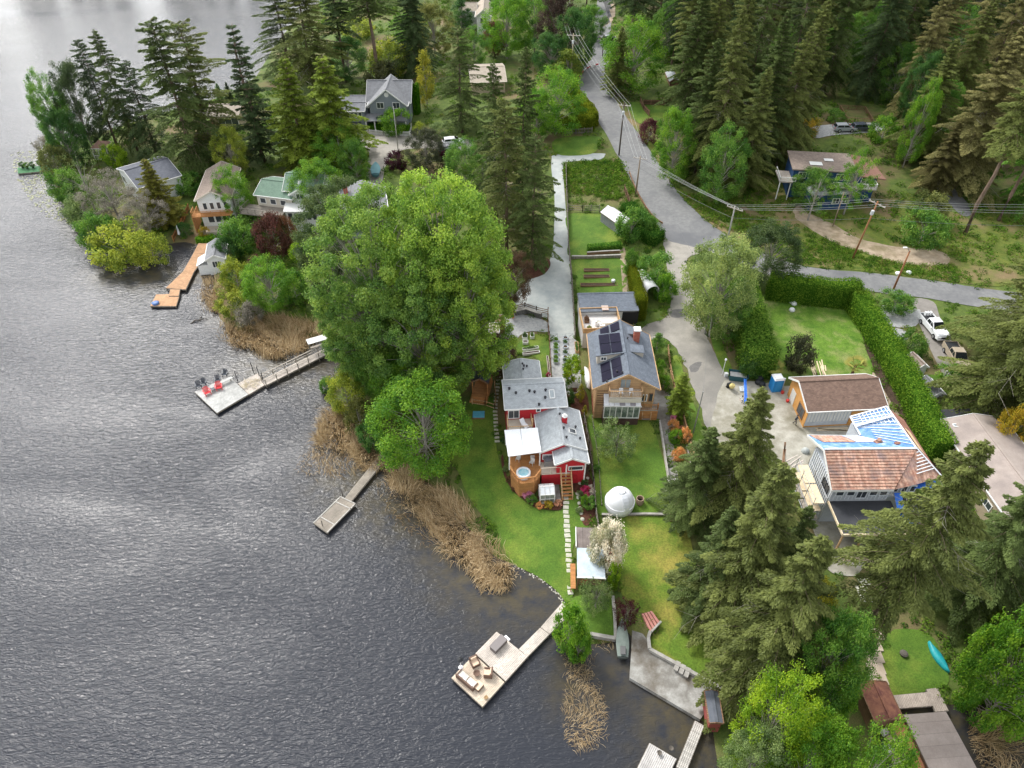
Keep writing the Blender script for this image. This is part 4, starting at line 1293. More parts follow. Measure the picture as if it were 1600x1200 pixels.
MB().bb(-.42, -.28, .852, .42, .28, 1.15).build('cover', M('grey_cover', (.13, .14, .16), rough=.7), g, bevel=.05)
l_ = empty('deck_lounger', world(h, 2.4, -1.1, 3.36), 'white sun chair on the beige balcony', 'chair', .6)
MB().bb(-.3, -.6, .3, .3, .3, .36).build('seat', m_white, l_)
MB().beam((0, .3, .34), (0, .75, .8), .6, .05).build('backrest', m_white, l_)
for sx in (-.27, .27):
 MB().bb(sx - .03, -.55, 0, sx + .03, -.5, .298).build('leg', m_white, l_)
 MB().bb(sx - .03, .2, 0, sx + .03, .25, .298).build('leg', m_white, l_)
# greenhouse below the red house
def greenhouse(name, label, fl, fr, bl, ze, rise, roofm, wallm, nb=4, ridge='x', zg=None, base=m_trim):
 h = Bld(name, label, 'greenhouse', fl, fr, ze, bl, zg=zg)
 W, D = h.W, h.D
 fm = MB()
 for x in (0, W):
  for y in (0, D):
   fm.box((x, y, ze / 2), (.1, .1, ze))
 for k in range(nb + 1):
  x = W * k / nb
  fm.beam((x, 0, ze), (x, D / 2, ze + rise), .06, .06)
  fm.beam((x, D, ze), (x, D / 2, ze + rise), .06, .06)
  fm.beam((x, 0, 0), (x, 0, ze), .05, .05)
 for z in (0.08, ze * .5, ze):
  fm.beam((0, 0, z), (W, 0, z), .07, .07)
  fm.beam((0, D, z), (W, D, z), .07, .07)
  fm.beam((0, 0, z), (0, D, z), .07, .07)
  fm.beam((W, 0, z), (W, D, z), .07, .07)
 fm.beam((0, D / 2, ze + rise), (W, D / 2, ze + rise), .08, .08)
 h.part('frame', fm, base)
 for k in range(nb):
  xa, xb = W * k / nb + .05, W * (k + 1) / nb - .05
  h.part('pane', MB().slab([(xa, .03, ze + .03), (xb, .03, ze + .03), (xb, D / 2, ze + rise), (xa, D / 2, ze + rise)], .02), roofm)
  h.part('pane', MB().slab([(xa, D - .03, ze + .03), (xa, D / 2, ze + rise), (xb, D / 2, ze + rise), (xb, D - .03, ze + .03)], .02), roofm)
  h.part('pane', MB().bb(xa, .01, .12, xb, .03, ze - .06), wallm)
 h.part('side_panel', MB().bb(.01, .06, .1, .03, D - .06, ze - .05).bb(W - .03, .06, .1, W - .01, D - .06, ze - .05), wallm)
 return h
m_poly = M('white_polycarbonate', (0.66, 0.70, 0.72), (0.80, 0.82, 0.83), 2.2, 0.35)
m_clear = M('greenhouse_glass', (0.16, 0.19, 0.16), (0.33, 0.36, 0.33), 2.0, 0.12, spec=.7)
sheet('greenhouse_slab', [(838, 754), (872, 751), (877, 785), (845, 789)], m_old_conc, 0.1, smooth=False)
greenhouse('greenhouse', 'small white greenhouse on the slab below the red house', (844.5, 774), (867, 772.5), (844, 757), 1.5, .55, m_poly, m_clear, 3)
# ------------------------------------------------ dark-roofed chalet
h = Bld('chalet', 'large wooden chalet with slate blue roof, solar panels and glazed sunroom', 'house', (926, 608), (1032, 609), 5.2, (915, 522), zg=1.9)
W, D = h.W, h.D
ZE, RI = 5.2, 2.5
h.gable(0, W, 0, D, ZE, RI, 'y', 0.55, m_cedar_l, m_roof_d, m_cedar_l, th=.2)
rz = lambda x: ZE + RI * (1 - abs(x - W / 2) / (W / 2))
tl = math.atan2(RI, W / 2)
def panel(x, y, w, d, side=-1, z=.09):
 T = Matrix.Translation((x, y, rz(x) + z)) @ Matrix.Rotation(-tl if x < W / 2 else tl, 4, 'Y')
 f = h.part('solar_panel', MB().box((0, 0, 0), (w, d, .05), T=T), m_solar)
for y in (.95 + 0, 2.65):
 for x in (1.75, 3.05):
  panel(x, y + .35, 1.3, 1.65)
for x in (2.2, 3.5):
 panel(x, D - 1.15, 1.25, 1.7)
# shed dormer with its own panels
dy0, dy1 = 4.3, 8.4
dz0, dz1 = ZE + 1.95, ZE + 2.62
dm = MB()
dm.slab([(.55, dy0 - .15, dz0), (4.35, dy0 - .15, dz1), (4.35, dy1 + .15, dz1), (.55, dy1 + .15, dz0)], .12)
h.part('dormer_roof', dm, m_roof_d)
dw = MB()
for y0, y1 in ((dy0, dy0 + .1), (dy1 - .1, dy1)):
 pr = [(.8, rz(.8) - .05), (4.2, rz(4.2) - .05), (4.2, dz1 - .16), (.8, dz0 - .1)]
 v = [(x, y0, z) for x, z in pr] + [(x, y1, z) for x, z in pr]
 dw.add(v, [(0, 1, 2, 3), (7, 6, 5, 4), (0, 4, 5, 1), (1, 5, 6, 2), (2, 6, 7, 3), (3, 7, 4, 0)])
dw.bb(.8, dy0 + .1, rz(.8) - .1, .92, dy1 - .1, dz0 - .1)
h.part('dormer_wall', dw, m_cream_s)
h.window(1.6, dy0 - .02, ZE + 1.45, .7, .55, 'f', 2)
for k in range(2):
 for j in range(2):
  x, y = 1.6 + k * 1.4, dy0 + 1.0 + j * 2.0
  T = Matrix.Translation((x + .25, y, dz0 + (dz1 - dz0) * (x - .3) / 3.8 + .09)) @ Matrix.Rotation(-math.atan2(dz1 - dz0, 3.8), 4, 'Y')
  h.part('solar_panel', MB().box((0, 0, 0), (1.35, 1.85, .05), T=T), m_solar)
# small right dormers
for yy in (5.1, 8.9):
 v = [(W * .62, yy, rz(W * .62)), (W * .80, yy, rz(W * .8)), (W * .80, yy, rz(W * .8) + .85), (W * .80, yy - 0 + .0, rz(W * .8) + .85)]
 md = MB()
 a, b = W * .60, W * .80
 md.slab([(a, yy - .1, rz(a) + .03), (b + .1, yy - .1, rz(a) - .12), (b + .1, yy + 1.5, rz(a) - .12), (a, yy + 1.5, rz(a) + .03)], .08)
 h.part('dormer_roof', md, m_roof_d)
 wd = MB()
 for y in (yy, yy + 1.4):
  wd.add([(a + .2, y, rz(a + .2) - .02), (b, y, rz(b) - .02), (b, y, rz(a) - .24), (a + .2, y, rz(a) - .06)], [(0, 1, 2, 3)])
 wd.add([(b, yy, rz(b)), (b, yy + 1.4, rz(b)), (b, yy + 1.4, rz(a) - .24), (b, yy, rz(a) - .24)], [(0, 1, 2, 3)])
 h.part('dormer_wall', wd, m_cream_s)
c0 = h.chimney(W * .73, 8.3, ZE + .8, ZE + 3.1, .75, .8)
h.vents([(W * .58, 7.6, rz(W * .58)), (W * .2, .3, rz(W * .2)), (W * .35, 1.2, rz(W * .35) + .1), (W * .42, .7, rz(W * .42))], r=.08)
# gable front: inset balcony, door
FY = .55
h.window(W * .485, FY - .03, 5.75, 1.3, 1.5, 'f', 2, frame=m_cedar_l, glass=m_glass_l, name='balcony_door')
h.part('balcony_floor', MB().bb(W * .24, -1.0, 4.65, W * .72, FY - .02, 4.8), m_beige)
h.rail([(W * .24, FY, 4.8), (W * .24, -.95, 4.8), (W * .72, -.95, 4.8), (W * .72, FY, 4.8)], 0.95, m_cedar_l)
h.part('balcony_front', MB().bb(W * .24, -1.06, 3.9, W * .72, -1.0, 4.6), m_cream_s)
for px in (969, 984.5):
 x, y = h.XY((px, 602), 5.3)
 small_chair('patio_chair', 'white chair on the chalet balcony, %s side of the glass door' % ('studio' if px < 975 else 'lane'), world(h, x, -.55, 4.803), 0, m_white, style='plain', group='chairs on the chalet balcony')
h.window(W * .78, FY - .03, 3.3, .9, 1.1, 'f', 1)
h.window(W * .9, FY - .03, 3.4, .0 + .6, 1.3, 'f', 1, frame=m_brownw)
for x in (.62, W - .62, W * .80):
 h.part('corner_post', MB().box((x, FY - .05, 2.0), (.16, .1, 6.6)), m_cedar_l)
mb = MB()
for k in range(7):
 mb.bb(.62 + .01, FY - .08, 2.0 + .4 * k, W * .26, FY - .02, 2.06 + .4 * k)
h.part('wall_batten', mb, m_brownw)
# sunroom
sx0, sy0 = h.XY((944, 633), 3.3)
sx1, _ = h.XY((1002, 633), 3.3)
gx0, gy0 = sx0 + .1, sy0 + .15
for k in range(7):
 xa, xb = sx0 + (sx1 - sx0) * k / 7, sx0 + (sx1 - sx0) * (k + 1) / 7 - .03
 mt = [m_white, m_white, m_white, M('clouded_glass', (.36, .34, .36), rough=.25), m_white, M('clouded_glass', (.36, .34, .36)), m_white][k]
 h.part('roof_pane', MB().slab([(xa, sy0, 3.2), (xb, sy0, 3.2), (xb, FY - .1, 4.0), (xa, FY - .1, 4.0)], .05), mt)
h.part('gutter', MB().bb(sx0 - .05, sy0 - .12, 3.08, sx1 + .05, sy0 - .01, 3.22), m_trim)
fr = MB()
for k in range(7):
 x = gx0 + (sx1 - .2 - sx0) * k / 6
 fr.bb(x - .05, sy0 + .1, .9, x + .05, sy0 + .2, 3.05)
for z in (.9, 3.0):
 fr.bb(gx0 - .05, sy0 + .08, z, sx1 - .1 + .05, sy0 + .22, z + .12)
h.part('sunroom_frame', fr, m_trim)
for k in range(6):
 xa = gx0 + (sx1 - .2 - sx0) * k / 6 + .05
 xb = gx0 + (sx1 - .2 - sx0) * (k + 1) / 6 - .05
 h.part('sunroom_pane', MB().bb(xa, sy0 + .14, 1.02, xb, sy0 + .17, 3.0), M('sunroom_glass', (.10, .13, .12), (.34, .38, .34), 1.3, .08, spec=.8, lo=.42, hi=.6))
h.part('sunroom_base', MB().bb(gx0 - .02, sy0 + .12, -.6, sx1 - .1, FY, .89), M('dark_brown_boards', (.07, .04, .035), (.10, .06, .05), 2, .8))
h.part('side_pane', MB().bb(gx0 - .02, sy0 + .23, .9, gx0 + .02, FY, 3.3).bb(sx1 - .12, sy0 + .23, .9, sx1 - .08, FY, 3.3), m_glass_l)
# right side deck with stair, left brick steps
ex0, ey0 = h.XY((1002, 645), 1.6)
ex1, ey1 = h.XY((1027, 634), 1.6)
h.part('side_deck', MB().bb(ex0 - .3, ey0 + .5, 1.45, ex1, FY - .05, 1.6), m_greyw)
h.rail([(ex0 - .2, ey0 + .55, 1.6), (ex1 - .05, ey0 + .55, 1.6), (ex1 - .05, FY - .1, 1.6)], .9, m_cedar)
h.part('deck_skirting', MB().bb(ex0 - .3, ey0 + .55, -.5, ex1, ey0 + .62, 1.44), m_cedar)
bx0, by0 = h.XY((927, 643), .3)
for k in range(7):
 h.part('brick_step', MB().bb(bx0, by0 + k * .42, -.5, bx0 + 1.05, by0 + k * .42 + .42, .2 + k * .12), m_brick)
tx, ty = h.XY((1015, 655), .2)
st = MB()
for k in range(6):
 st.bb(tx - 1.0, ty + k * .28, .05 + k * .25, tx + .1, ty + k * .28 + .26, .11 + k * .25)
h.part('timber_stair', st, m_oldw)
h.rail([(tx - 1.0, ty, .1), (tx - 1.0, ty + 1.7, 1.5)], .85, m_cedar_l, infill=False)
h.rail([(tx + .1, ty, .1), (tx + .1, ty + 1.7, 1.5)], .85, m_cedar_l, infill=False)
CH = h
# ------------------------------------------------ flat garage + roof terrace
h = Bld('garage', 'low garage with slate blue roof and pale hatch beside the mossy hedge', 'garage', (907, 487), (998, 485), 2.7, (907, 459), zg=2.55)
W, D = h.W, h.D
h.gable(0, W, 0, D, 2.7, .35, 'x', .15, m_white_s, m_roof_d, M('dark_trim', (.1, .11, .12)), z0=-1, split=.9)
h.part('roof_hatch', MB().box((3.7, .62, 2.85), (1.0, 1.15, .08)), M('pale_wood_hatch', (.5, .4, .35), rough=.8))
h.part('door', MB().box((7.5, .12, 1.2), (2.4, .06, 2.3)), m_dark)
h = Bld('roof_terrace', 'white roof terrace with cedar-edged parapet behind the chalet', 'terrace', (911, 521), (972, 519), 2.4, (909, 488), zg=2.2)
W, D = h.W, h.D
h.part('floor', MB().bb(0, 0, -1, W, D, 2.4), M('pale_terrace', (.52, .50, .48), (.6, .58, .56), 1, .7))
for nm, q in (('parapet', (0, 0, W, .12)), ('parapet', (0, D - .12, W, D)), ('parapet', (0, .12, .12, D - .12)), ('parapet', (W - .12, .12, W, D - .12))):
 h.part(nm, MB().bb(q[0], q[1], 2.401, q[2], q[3], 3.25), m_cedar_l)
for (x, y, w, d, hh, lb, mt) in ((3.9, 2.0, 1.6, .8, .5, 'cream patio table on the white roof terrace', M('cream_top', (.72, .68, .58))),):
 t_ = empty('patio_table', world(h, x, y, 2.402), lb, 'table', h.rot)
 MB().bb(-w / 2, -d / 2, .42, w / 2, d / 2, .5).build('tabletop', mt, t_)
 for sx in (-.7, .7):
  for sy in (-.3, .3):
   MB().bb(sx - .03, sy - .03, 0, sx + .03, sy + .03, .418).build('leg', mt, t_)
m_cush = M('cream_cushion', (.74, .70, .60), rough=.9)
for x, y, rz_2, lb in ((2.9, 1.0, 3.1, 'cream club chair on the terrace, in front of the table'), (2.4, 1.9, 1.5, 'cream club chair on the terrace, at the end of the table'), (4.9, 1.3, -1.6, 'cream club chair on the terrace, nearest the chalet roof')):
 small_chair('club_chair', lb, world(h, x, y, 2.402), rz_2, m_white, style='club', cush=m_cush, group='cream chairs on the roof terrace')
def planter(loc, w, d, hh, label, mat, col, rz=0, name='planter', plants=True, bloom=None):
 r = empty(name, loc, label, 'planter', rz)
 m = MB()
 m.bb(-w / 2, -d / 2, 0, w / 2, -d / 2 + .06, hh).bb(-w / 2, d / 2 - .06, 0, w / 2, d / 2, hh).bb(-w / 2, -d / 2 + .06, 0, -w / 2 + .06, d / 2 - .06, hh).bb(w / 2 - .06, -d / 2 + .06, 0, w / 2, d / 2 - .06, hh)
 m.build('box', mat, r)
 MB().bb(-w / 2 + .06, -d / 2 + .06, 0, w / 2 - .06, d / 2 - .06, hh * .8).build('soil', m_soil, r)
 if plants:
  o = bpy.data.objects.new('plants', PROTO['shrub'][0][1])
  COL.objects.link(o)
  o.parent = r
  o.location = (0, 0, hh * .55)
  o.scale = (w / 4.4, d / 4.4, min(w, d) / 3.2)
  o.color = rgba(COLS[col] if isinstance(col, str) else col)
 return r
planter(world(h, .9, 2.9, 2.402), .7, 1.1, .4, 'brown planter with small bush at the back of the roof terrace', m_brownw, 'russet')
planter(world(h, 1.0, .8, 2.402), .7, .6, .4, 'square planter with yellow-green bush at the front of the roof terrace', m_brownw, 'willow')
# ------------------------------------------------ old glasshouse, tent
h = Bld('garden_shed', 'weathered shed with whitish corrugated roof at the top of the garden', 'shed', (938, 331), (976, 358), 1.8, (946, 317), zg=3.25)
W = 6.2
h.gable(0, W, 0, 3.0, 1.8, .8, 'x', .1, M('grey_boards', (.25, .26, .27), (.33, .34, .35), 2, .9), M('dirty_white_roofing', (.62, .64, .66), (.78, .79, .8), 1.2, .5, brick=(.8, 4, .55, .12, .03)), m_oldw, z0=-.6)
h = Bld('shelter_tent', 'white arched canvas carport between hedge and lane', 'tent', (1011, 456), (1030, 452.5), 1.9, (1003, 427), zg=2.9)
W, D = h.W, h.D
mb = MB()
n = 8
prf = [(W / 2 - W / 2 * math.cos(math.pi * k / n), 1.9 + .75 * math.sin(math.pi * k / n)) for k in range(n + 1)]
prf = [(0, 1.2)] + prf + [(W, 1.2)]
v, f = [], []
for y in (0, D):
 v += [(x, y, z) for x, z in prf]
k = len(prf)
for i in range(k - 1):
 f.append((i, k + i, k + i + 1, i + 1))
mb.add(v, f)
o = h.part('canvas', mb, M('white_canvas', (.84, .84, .84), (.78, .78, .78), 1, .6), smooth=True)
sd_ = o.modifiers.new('thickness', 'SOLIDIFY')
sd_.thickness = .03
for x in (.03, W - .03):
 for y in (.05, D / 2, D - .05):
  h.part('pole', MB().bb(x - .03, y - .03, -.3, x + .03, y + .03, 1.9), m_steel)
# ------------------------------------------------ brown-roofed garage (building site)
h = Bld('site_garage', 'garage with brown shingle roof and bare orange gable wall at the building site', 'garage', (1262, 644), (1385, 638), 3.0, (1240, 586), zg=2.2)
W, D = h.W + .3, 6.6
h.gable(0, W, 0, D, 3.0, 1.55, 'x', .35, m_osb, m_roof_b, m_trim, split=.62)
fw = MB()
for k in range(13):
 x = .55 + k * .42
 fw.bb(x, .27, .9, x + .26, .33, 2.75)
h.part('strapping', fw, M('pale_strapping', (.62, .62, .60)))
h.part('house_wrap', MB().bb(.4, .30, .2, 6.0, .345, 2.8), m_wrap)
h.part('opening', MB().bb(6.1, .3, -.3, 7.3, .34, 2.4), m_osb)
h.window(.33, 2.0, 1.3, 1.7, 1.6, 'l', 2, frame=m_brownw)
h.part('side_door', MB().bb(.30, 4.2, .0, .34, 5.4, 2.2), M('white_door', (.62, .6, .55)))
SG = h
# ------------------------------------------------ construction house
h = Bld('unfinished_house', 'big house being reroofed, with clay tile slope, blue underlay and black deck roof', 'house', (1300, 766), (1395, 765), 5.6, (1262, 679), zg=1.7)
ZE = 5.6
m_tile = M('clay_tiles', (0.37, 0.185, 0.13), (0.58, 0.37, 0.27), 2.4, .8, c3=(.30, .21, .19), scale3=0.7, brick=(.36, 10., .7, .3, .03), lo=.4, hi=.6)
m_tile_b = M('plain_brown_tiles', (0.27, 0.125, 0.085), (0.36, 0.18, 0.13), 1.3, .85, brick=(.3, .35, .75, .15, .02))
m_bat = M('white_battens', (.62, .66, .70), (.72, .75, .78), 3, .7)
LL = lambda p, z: h.L(p, z)
FLc, FRc = LL((1300, 766), ZE), LL((1397, 765), ZE)
# ridge of the front block
zr = ZE + 1.9
RL, RR = LL((1288, 702), zr), LL((1432, 702), zr)
RL.y = RR.y = (RL.y + RR.y) / 2
FR = FRc
# front slope: stepped tile courses (geometry), each course a raised strip
rf = h.part('front_roof', MB().slab([FLc, FR, RR, RL], .14), m_ply)
n = 13
for k in range(n):
 a0, a1 = k / n, (k + 1) / n
 up = Vector((0, -.3, 1)).normalized()
 p = [FLc.lerp(RL, a0), FR.lerp(RR, a0), FR.lerp(RR, a1), FLc.lerp(RL, a1)]
 q = [p[0] + up * .12, p[1] + up * .12, p[2] + up * .05, p[3] + up * .05]
 h.part('tile_course', MB().slab(q, .07), m_tile, rf)
h.part('ridge_batten', MB().beam(RL + Vector((0, 0, .12)), RR + Vector((0, 0, .12)), .22, .12), m_bat, rf)
h.part('fascia', MB().beam(FLc + Vector((0, -.05, -.1)), FR + Vector((0, -.05, -.1)), .06, .28).beam(FLc + Vector((-.06, 0, -.1)), RL + Vector((-.06, 0, -.1)), .06, .28), m_trim, rf)
# back slope, blue underlay
BL = LL((1262, 679), ZE + .2)
XC, YB2 = h.XY((1330, 652), ZE)
BLk = LL((1262, 680), ZE + .3)
v1 = LL((1344, 681), ZE + .35)
BRk = v1
h.part('back_roof', MB().slab([RL, RR, BRk], .12).slab([RL, BRk, BLk], .12), m_blue_u)
def on_back(s_, t_, up=.07):
 return BLk.lerp(v1, s_).lerp(RL.lerp(RR, s_), t_) + Vector((0, 0, up))
h.part('tile_patch', MB().slab([on_back(.03, .03), on_back(.62, .03), on_back(.55, .5), on_back(.1, .5)], .05), m_tile)
h.part('membrane_patch', MB().slab([on_back(.64, .06), on_back(.97, .06), on_back(.99, .5), on_back(.57, .5)], .03), M('pale_membrane', (.50, .50, .52), (.64, .63, .64), 1.2, .8))
h.part('fascia', MB().beam(BLk + Vector((-.06, 0, -.05)), RL + Vector((-.06, 0, -.1)), .06, .26).beam(BLk + Vector((0, 0.05, -.1)), BRk + Vector((0, .05, -.1)), .06, .24), m_trim)
# right wing: ridge running back, left slope battens over blue, right slope brown
WZ = ZE + 2.1
w0 = LL((1462, 741), ZE + .6)
PK = LL((1385, 636), WZ)          # far peak
HP = RR.copy()
HP.z = WZ
wr = [PK, LL((1420, 702), WZ)]
c1 = LL((1328, 652), ZE + .4)     # back-left eave of the wing
h.part('wing_roof', MB().slab([c1, v1, PK], .12).slab([v1, RR + Vector((0, 0, .02)), PK], .12), m_blue_u)
bt = MB()
for k in range(11):
 t = k / 11
 a, b = c1.lerp(v1, t), PK.lerp(RR, t)
 if k < 7:
  bt.beam(a + Vector((0, 0, .08)), b + Vector((0, 0, .08)), .1, .05)
 else:
  bt.beam(a.lerp(b, .3) + Vector((0, 0, .08)), b + Vector((0, 0, .08)), .07, .05)
for k in range(1, 9):
 t = .12 + k * .1
 a, b = c1.lerp(PK, t), v1.lerp(RR, t)
 bt.beam(a + Vector((0, 0, .14)), a.lerp(b, .42) + Vector((0, 0, .14)), .09, .05)
for a, b in ((c1, v1), (PK, RR), (c1, PK)):
 bt.beam(a + Vector((0, 0, .1)), b + Vector((0, 0, .1)), .18, .08)
bt.beam(c1.lerp(v1, .55) + Vector((0, 0, .3)), PK.lerp(RR, .25) + Vector((-.2, 0, .25)), .3, .05)
h.part('battens', bt, m_bat)
# right slope, brown
r1 = LL((1412, 655), ZE + .9)
r2 = LL((1470, 745), ZE + .2)
r3 = LL((1432, 757), ZE)
hipb = LL((1452, 750), ZE + .05)
h.part('right_roof', MB().slab([PK, RR, r2, r1], .12), m_tile_b)
h.part('hip_roof', MB().slab([FRc + Vector((.1, 0, .02)), r3, RR], .12), m_tile)
h.part('hip_roof', MB().slab([r3, r2, RR], .12), m_tile)
pq = [PK.lerp(RR, .35).lerp(r1.lerp(r2, .35), .42), PK.lerp(RR, .78).lerp(r1.lerp(r2, .78), .42), PK.lerp(RR, .78).lerp(r1.lerp(r2, .78), .68), PK.lerp(RR, .35).lerp(r1.lerp(r2, .35), .68)]
h.part('plywood_sheet', MB().slab([q + Vector((0, 0, .12)) for q in pq], .04), m_ply)
hb = MB()
for k in range(7):
 t = .12 + k * .1
 a = RR.lerp(r2, t) + Vector((0, 0, .12))
 b = RR.lerp(r3, t) + Vector((0, 0, .12))
 hb.beam(a, b, .09, .05)
hb.beam(RR + Vector((0, 0, .16)), r2 + Vector((0, 0, .16)), .16, .06)
h.part('battens', hb, m_bat)
# loose materials on the roof
def loose(name, label, cat, mb, mat, loc, rz=0, **k):
 o = mb.build(name, mat, loc=loc, rz=rz, **k)
 return tag(o, label, cat)
loose('tile_stack', 'heap of orange and cream roof tiles on the blue underlay', 'tiles', MB().box((0, 0, .15), (.9, .5, .3)).box((.1, .05, .38), (.5, .4, .18), .4), m_tile, world(h, *h.XY((1372, 690), ZE + 1.2), ZE + 1.0), .4)
loose('tile_stack', 'small stack of roof tiles near the white hip battens', 'tiles', MB().box((0, 0, .1), (1.2, .35, .2)), m_tile_b, world(h, *h.XY((1406, 693), ZE + 1.4), ZE + 1.35), .1)
# walls
y0 = FLc.y + .35
xr = LL((1440, 765), 3).x
h.part('wall', MB().bb(.35, y0, -1.5, FRc.x, RL.y + 2.2, ZE - .05), m_wrap)
h.part('wall', MB().bb(FRc.x + .01, y0 + .6, -1.5, r3.x - .1, PK.y - .5, ZE - .1), m_wrap)
cc_ = (c1 + v1 + RR + PK) / 4
h.part('wall', MB().prism([tuple(q.lerp(cc_, .12).xy) for q in (c1, v1, RR, PK)], -1.0, ZE - .25), m_wrap)
gbl = MB()
gbl.add([(RL.x + .35, y0, ZE - .06), (RL.x + .35, RL.y + 2.2, ZE - .06), (RL.x + .35, RL.y, zr - .25)], [(0, 1, 2)])
h.part('gable_wall', gbl, m_wrap)
bs = MB()
for k in range(16):
 x = .35 + k * .42
 bs.bb(x, y0 - .05, 3.6, x + .07, y0 - .002, ZE - .1)
for k in range(20):
 y = y0 + .1 + k * .4
 if y > RL.y + 2.1:
  break
 bs.bb(.29, y, .2, .348, y + .12, ZE - .1)
h.part('strapping', bs, m_bat)
for x in (1.25, 2.45, 4.95, 6.05):
 h.window(x, y0 - .06, 4.75, .85, .85, 'f', 1, frame=m_bat)
h.window(3.7, y0 - .06, 4.55, 1.1, 1.3, 'f', 2, frame=m_bat, name='french_door')
h.window(.30, y0 + 1.4, 4.3, 1.6, 1.0, 'l', 2, frame=m_dark)
for x in (FRc.x + .9, FRc.x + 1.9, FRc.x + 2.8):
 h.window(x, y0 + .58, 4.6, .6, 1.0, 'f', 1, frame=m_bat)
# black deck roof with timber frame
DZ2 = 3.3
q = [h.XY(p, DZ2) for p in ((1296, 786), (1392, 783), (1412, 828), (1318, 835))]
dl = q[3][1]
x0, x1, yb = q[0][0], q[1][0], y0 - .02
yfr = q[3][1]
h.part('deck_roof', MB().bb(x0, yfr, DZ2 - .2, x1, yb, DZ2), m_black)
h.part('deck_edge', MB().bb(x0 - .12, yfr - .1, DZ2 - .18, x0 - .002, yb, DZ2 + .12).bb(x0 - .12, yfr - .14, DZ2 - .18, x1, yfr - .002, DZ2 + .12), m_lumber)
for k in range(4):
 x = x0 + .2 + (x1 - x0 - .4) * k / 3
 h.part('timber_post', MB().box((x, yfr + .15, (DZ2 - .2 - 1.4) / 2), (.16, .16, DZ2 - .2 + 1.4)), m_cedar_l)
h.part('brace', MB().beam((x0 + .2, yfr + .15, .3), (x0 + 1.8, yfr + .15, .3), .1, .14).beam((x0 + .2, yfr + .15, -.3), (x0 + 1.8, yfr + .15, -.3), .1, .14), m_lumber)
x2 = h.XY((1450, 775), DZ2)[0]
h.part('deck_roof', MB().bb(x1 + 1.0, yb - 2.2, DZ2 - .2, x2, y0 + .55, DZ2), m_black)
UH = h
tg = [h.L(p, DZ2 + .1) for p in ((1394, 769), (1408, 768), (1416, 797), (1404, 798))]
mb = MB()
a, b = h.L((1397, 770), 4.6), h.L((1409, 770), 4.6)
c_, d_ = h.L((1413, 795), DZ2 + .15), h.L((1402, 797), DZ2 + .15)
o = MB().slab([a, b, c_, d_], .04).build('blue_tarp', m_blue_t)
o.location = h.o
o.rotation_euler.z = h.rot
tag(o, 'blue tarp hung from the tiled roof down to the black deck roof', 'tarp')
nrg = np.random.default_rng(44)
def tarp(px, label, up, mat=m_blue_t, name='blue_tarp', amp=.12, h_=None):
 c = sum((Vector(PZ(x, y, (h_ or UH).zg + up)) for x, y in px), Vector()) / len(px)
 w = [PZ(x, y, (h_ or UH).zg + up) for x, y in px]
 mb = MB()
 n = 8
 vs, fs = [], []
 for j in range(n + 1):
  for i in range(n + 1):
   u, v = i / n, j / n
   p = (w[0].lerp(w[1], u)).lerp(w[3].lerp(w[2], u), v) - c
   vs.append((p.x, p.y, p.z + amp * random.random()))
 for j in range(n):
  for i in range(n):
   a = j * (n + 1) + i
   fs.append((a, a + 1, a + n + 2, a + n + 1))
 o = mb.add(vs, fs).build(name, mat, loc=c, smooth=True)
 s_ = o.modifiers.new('thickness', 'SOLIDIFY')
 s_.thickness = .02
 return tag(o, label, 'tarp')
tarp([(1405, 802), (1430, 800), (1440, 822), (1412, 818)], 'crumpled blue tarp below the black deck roof corner', 2.2)
tarp([(1460, 786), (1480, 790), (1486, 812), (1464, 806)], 'blue tarp seen through the branches of the leaning fir', 1.5)
tarp([(1432, 752), (1462, 752), (1458, 764), (1428, 764)], 'pale blue tarp under the hipped tile corner', 4.8)
# scaffold and planks beside the left gable
sc = empty('scaffold', world(h, -1.0, y0 + .4, -.0), 'metal scaffold with pale planks along the left wall of the unfinished house', 'scaffold', h.rot)
for j, z in enumerate((1.3, 2.6, 3.9)):
 for k in range(2):
  MB().bb(-.7, -1.2 + k * 2.9, z, .5, 1.5 + k * 2.9, z + .06).build('plank', m_lumber if j else m_greyw, sc)
fm = MB()
for x in (-.75, .55):
 for k in range(4):
  y = -1.3 + k * 1.95
  fm.tube([(x, y, -1.3), (x, y, 5.0)], .035, 5)
 for z in (1.2, 2.5, 3.8, 4.8):
  fm.tube([(x, -1.3, z), (x, 4.55, z)], .03, 5)
for k in range(4):
 y = -1.3 + k * 1.95
 for z in (1.2, 2.5, 3.8):
  fm.tube([(-.75, y, z), (.55, y, z)], .03, 5)
 if k < 3:
  fm.tube([(-.75, y, 1.2), (-.75, y + 1.95, 2.5)], .02, 4)
fm.build('frame', m_steel, sc)
# ------------------------------------------------ mobile home
h = Bld('mobile_home', 'long mobile home with taupe ridge roof and white edging at the right', 'house', (1514, 720), (1600, 705), 3.0, (1471, 656), zg=2.0)
h.rot = R_(3)
h.root.rotation_euler.z = h.rot
h.inv = Matrix.Rotation(-h.rot, 3, 'Z')
W = h.L((1562, 654), 3)[0]
D = h.L((1471, 656), 3)[1]
h.gable(-.3, 8.0, -9.0, D, 3.0, .9, 'y', .2, m_tan_s, m_roof_pink, m_trim)
h.window(-.12, -1.2, 1.6, 1.6, .9, 'l', 2)
h.window(-.12, 2.6, 1.6, 1.6, .9, 'l', 2)
h.window(-.12, -5.2, 1.6, 1.6, .9, 'l', 2)
h.part('awning', MB().slab([(-.2, D + .05, 2.75), (7.4, D + .05, 2.75), (7.3, D + 2.3, 2.5), (-.3, D + 2.3, 2.5)], .08), m_black)
for x in (0, 3.6, 7.1):
 h.part('awning_post', MB().bb(x - .05, D + 2.1, -.3, x + .05, D + 2.2, 2.42), m_steel)
skylight(h, 1.2, D - 1.3, 3.25, .6, .5, 0)
